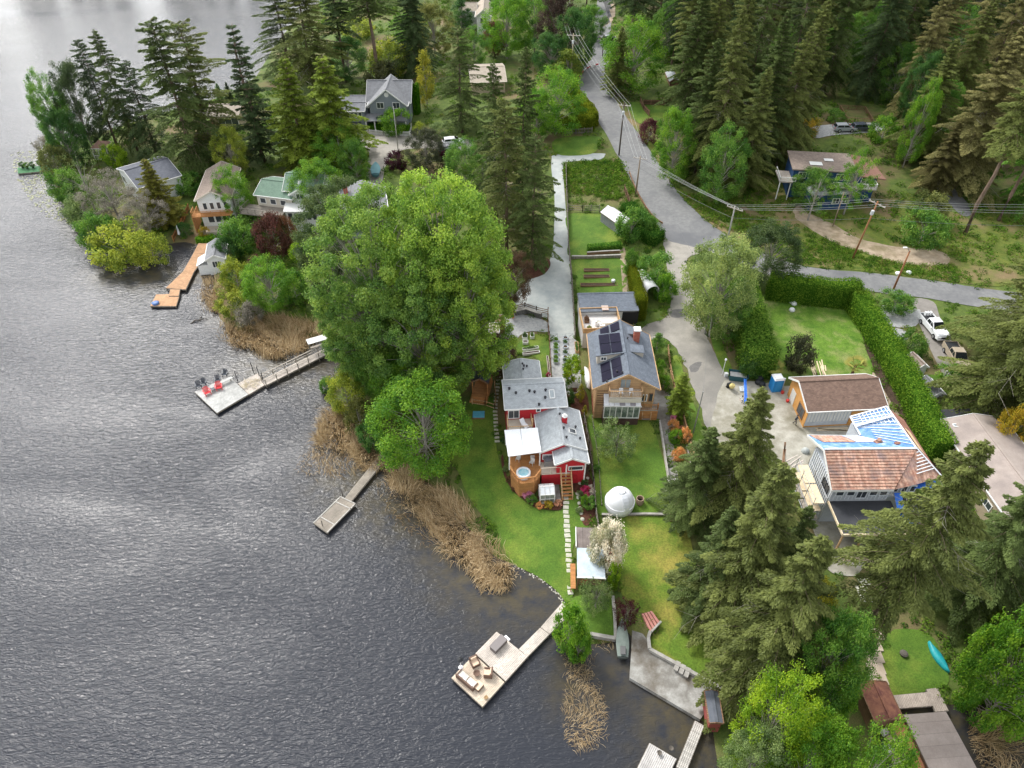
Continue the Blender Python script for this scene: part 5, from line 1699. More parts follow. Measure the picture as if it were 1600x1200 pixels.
h.part('front_deck', MB().bb(1.5, -12.5, 1.2, 8, -9.05, 1.35), m_greyw)
h.rail([(1.5, -9.1, 1.35), (1.5, -12.4, 1.35), (8, -12.4, 1.35)], .95, m_trim)
# two white sheds beside it
for i, (fl, fr, bl, lb) in enumerate((((1433, 577), (1452, 574), (1421, 556), 'small white gabled shed with brown roof beside the hedge, uphill one'), ((1457, 620), (1479, 617), (1446, 592), 'small white gabled shed beside the hedge, downhill one'))):
 h = Bld('garden_shed', lb, 'shed', fl, fr, 2.0, bl, group='white sheds beside the long hedge')
 h.gable(0, h.W, 0, h.D, 2.0, .7, 'y', .15, m_white_s, (m_roof_b2, m_roof_gr)[i], m_trim)
 h.part('door', MB().box((h.W / 2, .11, .9), (.8, .06, 1.7)), m_trim)
# ------------------------------------------------ metal roofed shed
h = Bld('shed', 'open timber shed with shiny corrugated metal roof below the lawn', 'shed', (902, 900), (946, 902), 2.5, (901, 858), zg=.45)
W, D = h.W, h.D
m_corr = M('corrugated_steel', (0.42, 0.50, 0.55), (0.58, 0.64, 0.68), 1.2, .35, metal=.25)
mb = MB()
n = 26
vs, fs = [], []
for j, (y, z) in enumerate(((-.1, 2.45), (D, 2.75))):
 for i in range(n * 2 + 1):
  vs.append((W * i / (n * 2), y, z + (.04 if i % 2 else 0)))
k = n * 2 + 1
for i in range(n * 2):
 fs.append((i, i + 1, k + i + 1, k + i))
o = h.part('metal_roof', mb.add(vs, fs), m_corr)
o.modifiers.new('thickness', 'SOLIDIFY').thickness = .03
h.part('flashing', MB().bb(-.05, -.22, 2.42, W + .05, -.102, 2.56), m_trim)
h.part('back_roof', MB().slab([(-.05, D + .02, 2.7), (W * .75, D + .02, 2.7), (W * .75, D + 2.6, 2.9), (-.05, D + 2.6, 2.9)], .1), M('mossy_old_roof', (.17, .14, .13), (.26, .22, .20), 1.5, .9, brick=(1.3, 9., .5, .2, .03)))
h.part('edge_trim', MB().bb(-.14, D + .02, 2.7, -.055, D + 2.6, 3.0), m_trim)
h.part('wall', MB().bb(.2, .6, -.5, W - .2, D + 2.4, 2.4), m_brownw)
h.part('red_door', MB().bb(.5, .55, .0, 1.2, .59, 1.9), M('red_paint', (.35, .05, .03)))
for x in (.1, W - .1):
 h.part('post', MB().bb(x - .06, -.06, -.4, x + .06, .06, 2.42), m_brownw)
h.part('side_shelf', MB().bb(-.6, -.3, .5, -.05, 2.8, .6).bb(-.6, -.3, -.3, -.5, -.2, .5).bb(-.6, 2.7, -.3, -.5, 2.8, .5), m_cedar)
# ------------------------------------------------ boathouses bottom right
h = Bld('boathouse', 'brown boathouse with flat taupe roof over the water at the bottom edge', 'boathouse', (1473, 1246), (1548, 1240), 3.0, (1420, 1116), zg=0.0)
W, D = h.W, h.D
h.part('roof', MB().slab([(0, 0, 3.0), (W, 0, 3.0), (W - .2, D, 3.0), (0.0, D, 3.0)], .16), M('taupe_flat_roof', (.27, .225, .20), (.33, .28, .25), .9, .85, brick=(9., 1.0, .8, .05, .03)))
h.part('wall', MB().bb(.3, .3, -.4, W - .3, D - .3, 2.83), m_brownw)
h.part('lower_roof', MB().slab([(-1.0, .4, 2.2), (-.02, .4, 2.5), (-.02, D - .4, 2.5), (-1.0, D - .4, 2.2)], .1), M('rust_boards', (.30, .12, .06), (.38, .17, .09), 1.5, .8))
h = Bld('boathouse', 'small rusty-brown roofed shed beside the planked patio', 'shed', (1368, 1126), (1397, 1124), 2.5, (1332, 1068), zg=.25)
h.gable(0, h.W + .9, 0, h.D, 2.4, .4, 'y', .15, m_brownw, M('rusty_roofing', (.20, .085, .06), (.33, .15, .09), 1.2, .85, c3=(.15, .06, .05), scale3=1.0), m_brownw)
h = Bld('ramp_shed', 'small dark felt roofed hut standing on the concrete ramp', 'shed', (1109, 1129), (1130, 1130), 2.0, (1113, 1080), zg=.5)
h.gable(0, h.W, 0, h.D, 2.0, .15, 'y', .08, M('red_brown_boards', (.25, .06, .05), rough=.8), M('dark_felt', (.09, .10, .12), (.12, .13, .15), 1.5, .85), m_brownw, z0=-.1)
# ------------------------------------------------ dome
p = P(967, 792)
d_ = empty('dome', p, 'white fibreglass observatory dome standing on the lawn', 'dome')
MB().lathe([(1.45, .0), (1.62, .12), (1.72, .7), (1.68, 1.2), (1.55, 1.7), (1.3, 2.2), (.95, 2.6), (.5, 2.85), (.0, 2.92)], 28).build('shell', M('white_gelcoat', (.80, .81, .83), rough=.35), d_, smooth=True)
sh_ = MB()
for k in range(7):
 a0, a1 = R_(8 + k * 12), R_(8 + (k + 1) * 12)
 f = lambda a: (math.cos(a) * 1.76, 1.0 + math.sin(a) * 1.98)
 (r0, z0), (r1, z1) = f(a0), f(a1)
 sh_.add([(-.32, -r0, z0), (.32, -r0, z0), (.32, -r1, z1), (-.32, -r1, z1), (-.32, -r0 + .1, z0 - .03), (.32, -r0 + .1, z0 - .03), (.32, -r1 + .1, z1 - .1), (-.32, -r1 + .1, z1 - .1)],
   [(0, 1, 2, 3), (0, 3, 7, 4), (1, 5, 6, 2)])
o = sh_.build('shutter', M('white_gelcoat2', (.72, .74, .77), rough=.3), d_)
o.rotation_euler.z = R_(20)
MB().lathe([(1.66, 1.18), (1.74, 1.2), (1.74, 1.26), (1.66, 1.28)], 28).build('rim', m_white, d_)
MB().lathe([(.5, 2.8), (.55, 2.86), (.45, 3.02), (0, 3.05)], 16).build('cap', m_white, d_)
for k in range(4):
 a = k * 1.57 + .5
 MB().box((1.35 * math.cos(a), 1.35 * math.sin(a), -.1), (.1, .1, .4)).build('leg', m_white, d_)
# ------------------------------------------------ gazebo at the cottonwoods
h = Bld('gazebo', 'open gazebo with dark blue roof under the cottonwoods', 'gazebo', (736, 596), (763, 599), 2.5, (741, 572))
h.gable(0, h.W, 0, h.D + .2, 2.5, .7, 'y', .1, None, M('navy_roofing', (.07, .08, .13), (.10, .11, .16), 1.5, .6), m_brownw)
for x in (.15, h.W - .15):
 for y in (.15, h.D - .1):
  h.part('post', MB().box((x, y, 1.1), (.14, .14, 2.6)), m_cedar)
h.part('floor', MB().bb(0, -1.4, -.2, h.W, h.D, .18), m_cedar)
h.part('bench', MB().bb(.3, -.9, .182, h.W - .3, -.4, .6), m_cedar)
h.part('wall', MB().bb(.2, h.D - .1, .182, h.W - .2, h.D - .02, 2.4), m_cedar)
# ------------------------------------------------ sheds by the patio edge
h = Bld('workshop', 'low lean-to with pale flat roof at the edge of the gravel patio', 'shed', (764, 520), (780, 520), 2.0, (770, 504))
h.gable(0, h.W, 0, h.D, 2.0, .1, 'x', .08, m_brownw, m_beige, m_trim)
h = Bld('workshop', 'lean-to with reddish plank roof beside the orange kayaks', 'shed', (774, 504), (790, 503), 2.2, (778, 492))
h.gable(0, h.W, 0, h.D, 2.2, .1, 'x', .08, m_brownw, M('reddish_roof', (.33, .19, .13), (.4, .25, .18), 2, .8), m_trim)
# ------------------------------------------------ grey gabled house, top
h = Bld('grey_house', 'grey gabled house with white trim, porch and round attic window', 'house', (573, 166), (637, 166), 5.4, (582, 126), zg=2.6)
W = h.W
D = 9.5
h.gable(0, W, 0, D, 5.4, 3.6, 'y', .5, m_grey_s, m_roof_gr, m_trim, th=.2)
h.gable(-.6, W + .5, 2.4, D + 2.6, 5.2, 3.3, 'x', .5, m_grey_s, m_roof_gr, m_trim, th=.2)
h.gable(-9.3, .2, 1.5, 7.6, 4.6, 1.5, 'x', .4, m_grey_s, m_roof_gr, m_trim)
h.gable(-5.2, -.4, -.8, 4.0, 4.6, 1.1, 'x', .3, m_grey_s, m_roof_gr, m_trim)
for x in (2.9, 6.4):
 h.window(x, .47, 5.4, 1.5, 1.25, 'f', 2)
h.part('round_window', MB().lathe([(.5, 0), (.5, .1), (.36, .1), (.36, .02)], 16, T=Matrix.Translation((W / 2, .5, 7.7)) @ Matrix.Rotation(math.pi / 2, 4, 'X')), m_trim)
for x in (-4.3, -3.4, -2.5, -1.6):
 h.window(x, -.53, 3.7, .7, 1.1, 'f', 1)
h.part('porch_roof', MB().slab([(-.6, -2.0, 2.9), (W - .2, -2.0, 2.9), (W - .2, .5, 3.6), (-.6, .5, 3.6)], .15), m_roof_gr)
for x in (-.3, 1.6, 4.5, W - .5):
 h.part('porch_post', MB().box((x, -1.8, 1.2), (.22, .22, 3.2)), m_trim)
h.part('porch_floor', MB().bb(-.6, -2.2, -.6, W - .2, .48, .4), m_beige)
h.window(4.2, .47, 2.0, 1.6, 1.3, 'f', 2)
h.window(.9, .47, 1.6, 1.0, 2.1, 'f', 1, name='front_door')
for k in range(4):
 h.part('porch_step', MB().bb(-.5, -2.2 - .32 * (k + 1), -.5, 1.7, -2.2 - .32 * k, .3 - .18 * k), m_beige)
h.part('garage_door', MB().bb(-4.8, -.56, -.2, -1.6, -.5, 2.2), M('dark_garage_door', (.08, .09, .11), rough=.5))
for k in (1, 2, 3):
 h.part('roof_vent', MB().box((W * .62, 2.6 + k * 2, 5.4 + 3.6 * .7), (.2, .5, .2)), m_tar)
# picket fence
def fence(px, hgt_, label, mat, name='fence', post=1.8, pick=0.25, rails=2, cat='fence', solid=False, up=0.0, pw=.09):
 c = [P(*q, up) for q in px]
 o0 = c[0]
 root = empty(name, o0, label, cat)
 ra = MB()
 pk = MB()
 for a, b in zip(c[:-1], c[1:]):
  a, b = a - o0, b - o0
  L = (b - a).length
  k = max(1, round(L / post))
  for i in range(k + 1):
   p = a.lerp(b, i / k)
   MB().box((0, 0, 0), (.12, .12, hgt_ + .15)).build('post', mat, root).location = (p.x, p.y, p.z + hgt_ / 2)
  for j in range(rails):
   z = hgt_ * (.25 + .6 * j / max(1, rails - 1)) if rails > 1 else hgt_ * .8
   ra.beam(a + Vector((0, 0, z)), b + Vector((0, 0, z)), .05, .1)
  if solid:
   d = (b - a).normalized()
   n = Vector((-d.y, d.x, 0)) * .045
   m_ = max(2, int(L / .3))
   for i in range(m_):
    p, q = a.lerp(b, i / m_), a.lerp(b, (i + .96) / m_)
    pk.add([p + n, q + n, q + n + Vector((0, 0, hgt_)), p + n + Vector((0, 0, hgt_)), p + n * .4, q + n * .4, q + n * .4 + Vector((0, 0, hgt_)), p + n * .4 + Vector((0, 0, hgt_))],
      [(0, 1, 2, 3), (5, 4, 7, 6), (3, 2, 6, 7), (0, 3, 7, 4), (1, 5, 6, 2)])
  elif pick:
   for i in range(int(L / pick)):
    p = a.lerp(b, (i + .5) / int(L / pick))
    pk.box((p.x, p.y, p.z + hgt_ * .5), (pw, .06, hgt_ * .95))
 ra.build('rail', mat, root)
 if pk.v:
  o = pk.build('fence_board', mat, root)
  o['kind'] = 'stuff'
 return root
fence([(578, 210), (600, 212), (640, 213)], 1.1, 'white picket fence round the grey house front garden', m_trim, post=2.2, pick=.22)
fence([(641, 213), (643, 200)], 1.1, 'short white picket fence return at the grey house garden corner', m_trim, post=2.2, pick=.22)
# ------------------------------------------------ white chalet on the shore
h = Bld('white_house', 'white two-storey gabled house with brown roof and orange balcony by the long dock', 'house', (302, 311), (349, 308), 5.8, (323, 268), zg=1.2)
W, D = h.W, 12.5
h.gable(0, W + 1.2, 0, D, 5.4, 1.6, 'y', .35, m_white_s, m_roof_b2, m_cream_s)
WW = W + 1.2
for x in (1.5, 2.7, 3.9, 5.1):
 h.window(x, .33, 4.1, .7, 1.3, 'f', 1)
h.part('balcony_floor', MB().bb(-.9, -1.2, 2.75, WW - .3, .33, 2.9), m_cedar)
h.rail([(-.85, .9, 2.9), (-.85, -1.15, 2.9), (WW - .4, -1.15, 2.9)], .95, m_cedar)
for x in (1.9, 3.2, 4.5, 5.7):
 h.window(x, .33, 1.5, 1.1, 1.4, 'f', 1)
h.part('terrace', MB().bb(-.3, -1.8, -1, WW, .34, .05), m_beige)
h.part('side_screen', MB().bb(-1.0, -1.0, -.5, -.9, 3.5, 2.7), m_cedar)
fence([(272, 378), (282, 358), (296, 328)], 1.2, 'slanting rust-coloured timber fence down the bank beside the white house', m_cedar, solid=True)
# ------------------------------------------------ green-roofed houses
h = Bld('green_roofed_house', 'house with mossy green roof and cluttered grey deck', 'house', (395, 302), (437, 307), 4.5, (402, 262), zg=2.6)
h.gable(0, 7.6, 0, 7.5, 4.2, 1.3, 'x', .35, m_cream_s, m_roof_green, m_trim)
h.part('deck', MB().bb(-1.5, -3.2, 1.9, 6.2, .33, 2.05), m_oldw)
h.rail([(-1.4, .2, 2.05), (-1.4, -3.1, 2.05), (6.1, -3.1, 2.05)], .95, m_oldw)
for x in (1.5, 3.5, 5.5):
 h.window(x, .33, 3.1, 1.1, 1.0, 'f', 1)
h = Bld('white_green_house', 'white house with green roof and tall windows behind the bright tree', 'house', (440, 296), (478, 296), 5.5, (455, 258), zg=2.4)
h.gable(0, 7.2, 0, 8.0, 5.2, 1.5, 'x', .35, m_white_s, m_roof_green, m_trim)
h.gable(1.4, 5.2, -1.2, 3.0, 5.0, 1.1, 'y', .3, m_white_s, m_roof_green, m_trim)
h.window(3.3, -.93, 4.6, 1.3, 1.0, 'f', 2)
h.gable(.6, 7.2, -3.4, .6, 3.0, .5, 'x', .2, m_white_s, M('white_roofing', (.6, .6, .58), rough=.7), m_trim)
for x in (1.6, 2.7, 3.8, 4.9, 6.0):
 h.window(x, -3.23, 1.9, .85, 1.4, 'f', 1)
skylight(h, 3.0, 1.8, 5.95, .6, 1.0, .35)
# ------------------------------------------------ slate roof and others on the left point
h = Bld('slate_roofed_house', 'lake house with plain slate grey roof on the point', 'house', (181, 262), (213, 292), 4.2, (210, 236), zg=1.0)
h.gable(0, h.W + .5, 0, 8.5, 4.0, 1.6, 'y', .3, m_white_s, m_roof_s, m_trim)
h.window(2.0, .28, 2.4, 1.6, 1.4, 'f', 2)
h.window(h.W + .22, 3, 2.2, 1.6, 1.2, 'r', 2)
h = Bld('gazebo', 'white lattice gazebo with pinkish roof behind the lime shrub on the point', 'gazebo', (140, 232), (162, 232), 2.6, None, zg=.8)
h.gable(0, h.W, 0, 3.6, 2.6, 1.0, 'x', .1, None, M('pink_brown_roof', (.36, .22, .17), rough=.8), m_trim, hip=1.4)
for x in (.2, h.W / 2, h.W - .2):
 for y in (.2, 3.3):
  h.part('post', MB().box((x, y, 1.3), (.14, .14, 2.6)), m_trim)
h.rail([(.2, .2, 0), (h.W - .2, .2, 0)], .95, m_trim)
h = Bld('lakeside_house', 'low house with pale beige roof and dark windows behind the point', 'house', (322, 180), (372, 180), 3.6, (330, 160), zg=1.4)
h.gable(0, h.W, 0, 7, 3.4, 1.4, 'x', .4, m_tan_s, m_roof_bg, m_cream_s)
h.window(4.5, .37, 2.0, 4.5, 1.6, 'f', 3)
h = Bld('lakeside_house', 'low brownish house end between the big firs of the point', 'house', (303, 236), (352, 228), 3.4, None, zg=1.4)
h.gable(0, h.W, 0, 5, 3.2, 1.0, 'x', .4, m_tan_s, m_roof_bg, m_cream_s)
h = Bld('grey_house', 'grey-roofed house with brick chimney half hidden by the cottonwoods', 'house', (545, 330), (588, 326), 5.0, (548, 290), zg=2.2)
h.gable(-1.5, h.W + 2, 0, 8.5, 4.8, 1.6, 'y', .35, m_grey_s, m_roof_gr, m_trim)
x_, y_ = h.XY((541, 304), 5)
h.chimney(x_, y_, 2, 7.3, .7, 1.0)
h = Bld('beige_roofed_house', 'house with wide beige roof between the upper firs', 'house', (735, 128), (792, 126), 4.0, (738, 95), zg=3.0)
h.gable(0, h.W, 0, 13, 3.8, 1.5, 'x', .4, m_tan_s, m_roof_bg, m_cream_s)
h = Bld('white_gabled_house', 'white gabled house with taupe roof at the very top', 'house', (742, 26), (768, 26), 4.6, None, zg=4.0)
h.gable(0, h.W, 0, 14, 4.5, 1.9, 'y', .5, m_white_s, m_roof_bg, m_trim, th=.25)
h.gable(-5, 0.4, 6, 12, 4.5, 1.6, 'x', .4, m_white_s, m_roof_bg, m_trim)
h.window(h.W / 2, .45, 3.4, 1.8, 1.6, 'f', 2)
h = Bld('garden_shed', 'grey-roofed shed beside the woodland garden', 'shed', (1046, 128), (1062, 128), 2.6, (1046, 103), zg=4.6)
h.gable(0, h.W, 0, 6.5, 2.6, .9, 'y', .2, m_brownw, m_roof_g, m_brownw)
# small boathouse
h = Bld('small_boathouse', 'little white boathouse with grey roof at the head of the orange dock', 'boathouse', (319, 407), (346, 404), 2.6, (325, 376), zg=.5)
h.gable(0, h.W + .6, 0, 5.6, 2.5, .9, 'y', .25, m_white_s, m_roof_gr, m_trim)
h.window((h.W + .6) / 2, .22, 1.5, 1.3, 1.2, 'f', 3)
h.part('lean_to', MB().slab([(-1.6, .3, 1.5), (-.02, .3, 2.3), (-.02, 3.0, 2.3), (-1.6, 3.0, 1.5)], .1), m_white)
h.part('wall', MB().bb(-1.4, .4, -.4, .2, 2.9, 1.45), m_white_s)
# ------------------------------------------------ blue house right
h = Bld('blue_house', 'deep blue house with patched brown flat roof and white deck railings above the track', 'house', (1242, 262), (1352, 268), 4.6, (1232, 232), zg=6.1)
W = 11.0
D = 6.6
h.part('roof', MB().slab([(-.4, -.4, 4.5), (W, -.4, 4.5), (W - .2, D, 4.9), (-.4, D, 4.9)], .22), m_roof_b2)
h.part('roof_patch', MB().box((4.0, 2.0, 4.72), (2.2, 1.4, .04)).box((6.5, 3.6, 4.82), (1.6, 1.0, .04)), m_trim)
h.part('wall', MB().bb(0, 0, -1.5, W - .5, D - .4, 4.27), m_blue_s)
h.part('side_roof', MB().slab([(W + .1, -1.4, 4.3), (W + 4.6, -1.4, 4.0), (W + 3.6, D, 4.3), (W - .1, D, 4.8)], .2), M('red_brown_roofing', (.20, .105, .075), (.25, .14, .10), 1, .85))
h.part('side_wall', MB().bb(W - .4, -.6, -1.5, W + 3.4, D - .5, 3.9), m_blue_s)
h.part('deck', MB().bb(-2.4, -1.4, 2.3, .0, 3.2, 2.48), m_greyw)
h.rail([(-2.35, 3.1, 2.48), (-2.35, -1.35, 2.48), (.4, -1.35, 2.48)], .8, m_trim)
h.part('deck', MB().bb(6.5, -2.6, 2.3, W + 3.2, -.65, 2.48), m_greyw)
h.rail([(6.5, -2.55, 2.48), (W + 3.1, -2.55, 2.48), (W + 3.1, -.7, 2.48)], .95, m_trim)
for x in (1.6, 3.4, 8.2, 9.8):
 h.window(x, -.03, 3.3, 1.3, 1.1, 'f', 2)
h.window(W + 1.6, -.63, 3.2, 1.6, 1.2, 'f', 2)
for x in (-2.2, -.3):
 h.part('deck_post', MB().box((x, -1.2, .6), (.16, .16, 3.4)), m_trim)
h = Bld('blue_annex', 'lower blue annex with pale roof and white window frames', 'house', (1268, 305), (1336, 303), 3.0, None, zg=5.0)
h.part('roof', MB().slab([(0, 0, 3.0), (h.W, 0, 3.0), (h.W, 3.4, 3.2), (0, 3.4, 3.2)], .14), m_roof_g)
h.part('wall', MB().bb(.2, .2, -1.5, h.W - .2, 3.2, 2.85), m_blue_s)
for x in (h.W - 1.2, h.W - 3.0):
 h.window(x, .17, 1.6, 1.2, 1.0, 'f', 2)
# forest deck
h = Bld('forest_deck', 'red-brown timber deck among the trunks above the blue house', 'deck', (1322, 190), (1362, 192), 1.0, (1326, 155), zg=5.4)
h.part('decking', MB().bb(0, 0, .85, h.W, 7, 1.0), M('red_brown_decking', (.12, .06, .05), (.17, .09, .07), 1.5, .85, brick=(4, .2, .6, .2, .02)))
h.rail([(0, 0, 1), (h.W, 0, 1), (h.W, 7, 1), (0, 7, 1), (0, 0, 1)], .9, m_brownw)
h.part('skirt', MB().bb(.1, .05, -1, h.W - .1, .1, .84), m_brownw)
# ================================================================== DOCKS
def dock(name, label, quads, top=0.55, plankw=.16, mat=None, cat='dock', piles=True, gap=.012, along=False, frame=True, group=None):
 """each quad (four pixels, in order round) is a section of planks on joists"""
 w = [[PZ(x, y, top) for x, y in q] for q in quads]
 o0 = w[0][0].copy()
 o0.z = 0
 root = empty(name, o0, label, cat, 0, group)
 for q in w:
  a, b, c, d = [p - o0 for p in q]
  if along:
   a, b, c, d = b, c, d, a
  sec = MB()
  L = ((b - a).length + (c - d).length) / 2
  n = max(3, int(L / plankw))
  for i in range(n):
   p0, p1 = a.lerp(b, (i + gap / plankw) / n), a.lerp(b, (i + 1 - gap / plankw) / n)
   q0, q1 = d.lerp(c, (i + gap / plankw) / n), d.lerp(c, (i + 1 - gap / plankw) / n)
   dz = Vector((0, 0, random.uniform(-.008, .008)))
   sec.slab([p0 + dz, p1 + dz, q1 + dz, q0 + dz], .045)
  s = sec.build('decking', mat or m_greyw, root)
  s['kind'] = 'stuff'
  # colour of each board differs
  if frame:
   fr = MB()
   e = Vector((0, 0, -.13))
   for p, r in ((a, b), (b, c), (c, d), (d, a)):
    fr.beam(p + e, r + e, .08, .2)
   for k in (.33, .66):
    fr.beam(a.lerp(d, k) + e, b.lerp(c, k) + e, .08, .16)
   fr.build('frame', m_oldw, root)
  if piles:
   for p in (a, b, c, d):
    m = p.lerp((a + b + c + d) / 4, .06)
    MB().tube([(m.x, m.y, -1.6), (m.x, m.y, top - .06)], .09, 7).build('pile', m_oldw, root)
 return root
def boards(name, c, rough=.8):
 return M(name, tuple(x * .72 for x in c), tuple(min(.9, x * 1.25) for x in c), .9, rough, 0.003, stretch=(1, 1, 1), lo=.35, hi=.65, c3=tuple(x * .8 for x in c), scale3=3.5)
m_dk1 = boards('pale_dock_boards', (.56, .50, .44))
m_dk2 = boards('warm_dock_boards', (.60, .50, .39))
m_dk3 = boards('silver_grey_dock_boards', (.47, .47, .45))
m_dk4 = boards('old_dock_boards', (.30, .265, .22))
m_dk5 = boards('orange_dock_boards', (.50, .30, .17))
dock('plank_dock', 'pale wooden walkway and platform with the dark storage box', [[(776, 987), (824, 1026), (790, 1064), (743, 1021)], [(811, 1014), (824, 1026), (858, 991), (844, 981)], [(845, 980), (859, 990), (892, 958), (879, 941)]], mat=m_dk1)
dock('plank_dock', 'warm-coloured outer platform with the seating round a fire bowl', [[(741, 1023), (788, 1066), (754, 1104), (705.6, 1059)]], mat=m_dk2)
dock('plank_dock', 'old narrow dock with grey boards ending in a framed square float', [[(539, 778), (548, 784), (604, 716), (595, 708)], [(594, 706), (604, 714), (612, 711), (603, 703)], [(532, 776), (555, 787), (511, 832), (490, 817)]], mat=m_dk4, top=.5)
rt = dock('plank_dock', 'silver grey floating platform with black and red chairs', [[(304, 612), (358, 588), (388, 616), (339, 645)]], mat=m_dk3, top=.5, along=True)
dock('plank_dock', 'railed wooden walkway running out of the cottonwoods', [[(408, 594), (415, 602), (545, 536), (540, 528)]], mat=m_dk1, top=.6, along=True)
dock('rocky_float', 'small float heaped with bleached branches between walkway and grey platform', [[(372, 599), (403, 583), (414, 601), (389, 616)]], mat=m_dk1, top=.45)
dock('plank_dock', 'orange wooden dock zigzagging out from the white boathouse', [[(310, 380), (334, 380), (326, 396), (302, 396)], [(302, 396), (324, 397), (303, 424), (286, 424)], [(286, 424), (303, 424), (290, 452), (259, 450)], [(266, 452), (281, 452), (279, 462), (264, 462)]], mat=m_dk5, top=.6)
dock('plank_dock', 'orange floating platform with clipped corner at the end of the zigzag dock', [[(244, 460), (281, 459), (275, 478), (235, 478)]], mat=m_dk5, top=.45)
dock('plank_dock', 'silver dock platform cut by the bottom edge of the picture', [[(1015, 1161), (1057, 1186), (1037, 1226), (994, 1204)]], mat=boards('bleached_boards', (.50, .48, .46)), top=.6)
dock('plank_dock', 'narrow grey walkway from the concrete ramp to the bottom edge', [[(1086, 1126), (1100, 1134), (1072, 1206), (1057, 1198)]], mat=m_greyw2, top=.62)
dock('swim_platform', 'green-carpeted swim platform with pot plants off the point', [[(27, 262), (78, 258), (82, 266), (28, 271)]], mat=M('green_carpet', (.05, .16, .07), (.08, .2, .09), 2, .9), top=.4, plankw=.5)
dock('plank_patio', 'planked patio between the two brown boathouses', [[(1384, 1134), (1412, 1130), (1446, 1210), (1400, 1214)]], mat=boards('taupe_boards', (.40, .34, .29)), top=.55, along=True)
dock('plank_patio', 'boardwalk below the canoe lawn in front of the boathouse', [[(1382, 1088), (1456, 1081), (1462, 1102), (1391, 1108)], [(1448, 1077), (1465, 1075), (1482, 1110), (1462, 1112)]], mat=boards('taupe_boards', (.40, .34, .29)), top=.6)
# railings and bench roof on the railed walkway
wk0 = PZ(412, 598, .6)
rl = empty('dock_railing', wk0, 'weathered handrails on both sides of the long walkway', 'railing')
for (p0, p1) in (((409, 594), (514, 542)), ((416, 601), (545, 536))):
 a, b = PZ(*p0, .6) - wk0, PZ(*p1, .6) - wk0
 L = (b - a).length
 n = int(L / 1.7)
 mb = MB()
 for z in (.5, .95):
  mb.beam(a + Vector((0, 0, z)), b + Vector((0, 0, z)), .08 if z < .9 else .14, .05)
 mb.build('rail', m_greyw, rl)
 for i in range(n + 1):
  p = a.lerp(b, i / n)
  MB().bb(p.x - .05, p.y - .05, -.8, p.x + .05, p.y + .05, .95).build('post', m_oldw, rl)
bc = PZ(498, 545, .6)
bn = empty('bench_shelter', bc, 'small flat white roof over a bench on the railed walkway', 'shelter', R_(27))
MB().bb(-1.4, -.6, 1.7, 1.5, .7, 1.78).build('roof', m_white_s, bn)
for sx in (-1.2, 1.3):
 MB().bb(sx - .06, .4, -.1, sx + .06, .52, 1.69).build('post', m_oldw, bn)
MB().bb(-1.1, .0, .4, 1.2, .4, .46).build('seat', m_greyw, bn)
# black mooring piles
for k, (x, y) in enumerate(((372, 597), (397, 584), (406, 590), (413, 600))):
 p = PZ(x, y, 0)
 o = MB().tube([(0, 0, -1), (.0, .0, 2.1)], .06, 7).build('mooring_pole', m_black_p, loc=p)
 tag(o, ['black pole at the grey platform corner', 'black pole farthest from the grey platform on the lake side', 'black pole in the middle by the bleached float', 'black pole where the handrails end'][k], 'pole', 'black mooring poles')
for (x, y), lb in (((536, 778), 'dark pole where the old narrow dock meets its float'), ((505, 826), 'short iron pole near the outer end of the square float')):
 o = MB().tube([(0, 0, -1), (.05, .0, 1.5)], .05, 6).build('mooring_pole', m_oldw, loc=PZ(x, y, 0))
 tag(o, lb, 'pole')
# bleached branches on the float
r = random.Random(3)
mb = MB()
for k in range(60):
 p = Vector((r.uniform(-1.1, 1.1), r.uniform(-.9, .9), r.uniform(.02, .3)))
 d = Vector((r.uniform(-1, 1), r.uniform(-1, 1), r.uniform(-.2, .3))) * .5
 mb.tube([p - d, p, p + d], [.02, .035, .015], 4)
tag(mb.build('branch_pile', M('bleached_wood', (.55, .48, .34), (.68, .60, .45), 2, .9), loc=PZ(393, 600, .48)), 'tangle of bleached branches and straw on the small float', None, kind='stuff')
# square float frame boards
for a_, b_ in (((532, 776), (490, 817)), ((555, 787), (511, 832)), ((525, 784), (548, 795)), ((500, 807), (523, 820))):
 pass
fr0 = PZ(520, 803, .5)
mb = MB()
for a_, b_ in (((532, 776), (490, 817)), ((555, 787), (511, 832)), ((525, 784), (548, 795)), ((500, 807), (523, 820)), ((532, 776), (555, 787))):
 mb.beam(PZ(*a_, .53) - fr0, PZ(*b_, .53) - fr0, .14, .07)
tag(mb.build('float_kerb', m_greyw2, loc=fr0), 'pale timber kerbs framing the square float', 'timber kerb')
# ---- furniture on docks
m_blackchair = M('black_chair_plastic', (.035, .045, .06), (.05, .06, .08), 3, .5)
m_redchair = M('red_chair_plastic', (.62, .02, .03), (.68, .04, .05), 3, .5)
for (x, y), rz_, lb in (((311, 605), -2.2, 'black deck chair at the outermost corner of the grey platform'), ((319, 601), -2.4, 'black deck chair second from the outer corner of the grey platform'),
      ((341, 596), -2.3, 'black lounge chair beside the picnic table on the grey platform'), ((352, 587), -2.6, 'black deck chair nearest the shore on the grey platform')):
 small_chair('deck_chair', lb, PZ(x, y, .505), rz_ + 2.6, m_blackchair, group='black chairs on the grey platform')
for (x, y), rz_, lb in (((325, 616), .7, 'red deck chair nearer the outer edge of the grey platform'), ((343, 608), .4, 'red deck chair beside the black table on the grey platform')):
 small_chair('deck_chair', lb, PZ(x, y, .505), rz_, m_redchair, group='red chairs on the grey platform', s=1.15)
t_ = empty('side_table', PZ(333, 611, .505), 'small black table between the red chairs', 'table', .5)
MB().lathe([(.0, .42), (.35, .42), (.35, .46), (0, .46)], 14).build('tabletop', m_blackchair, t_)
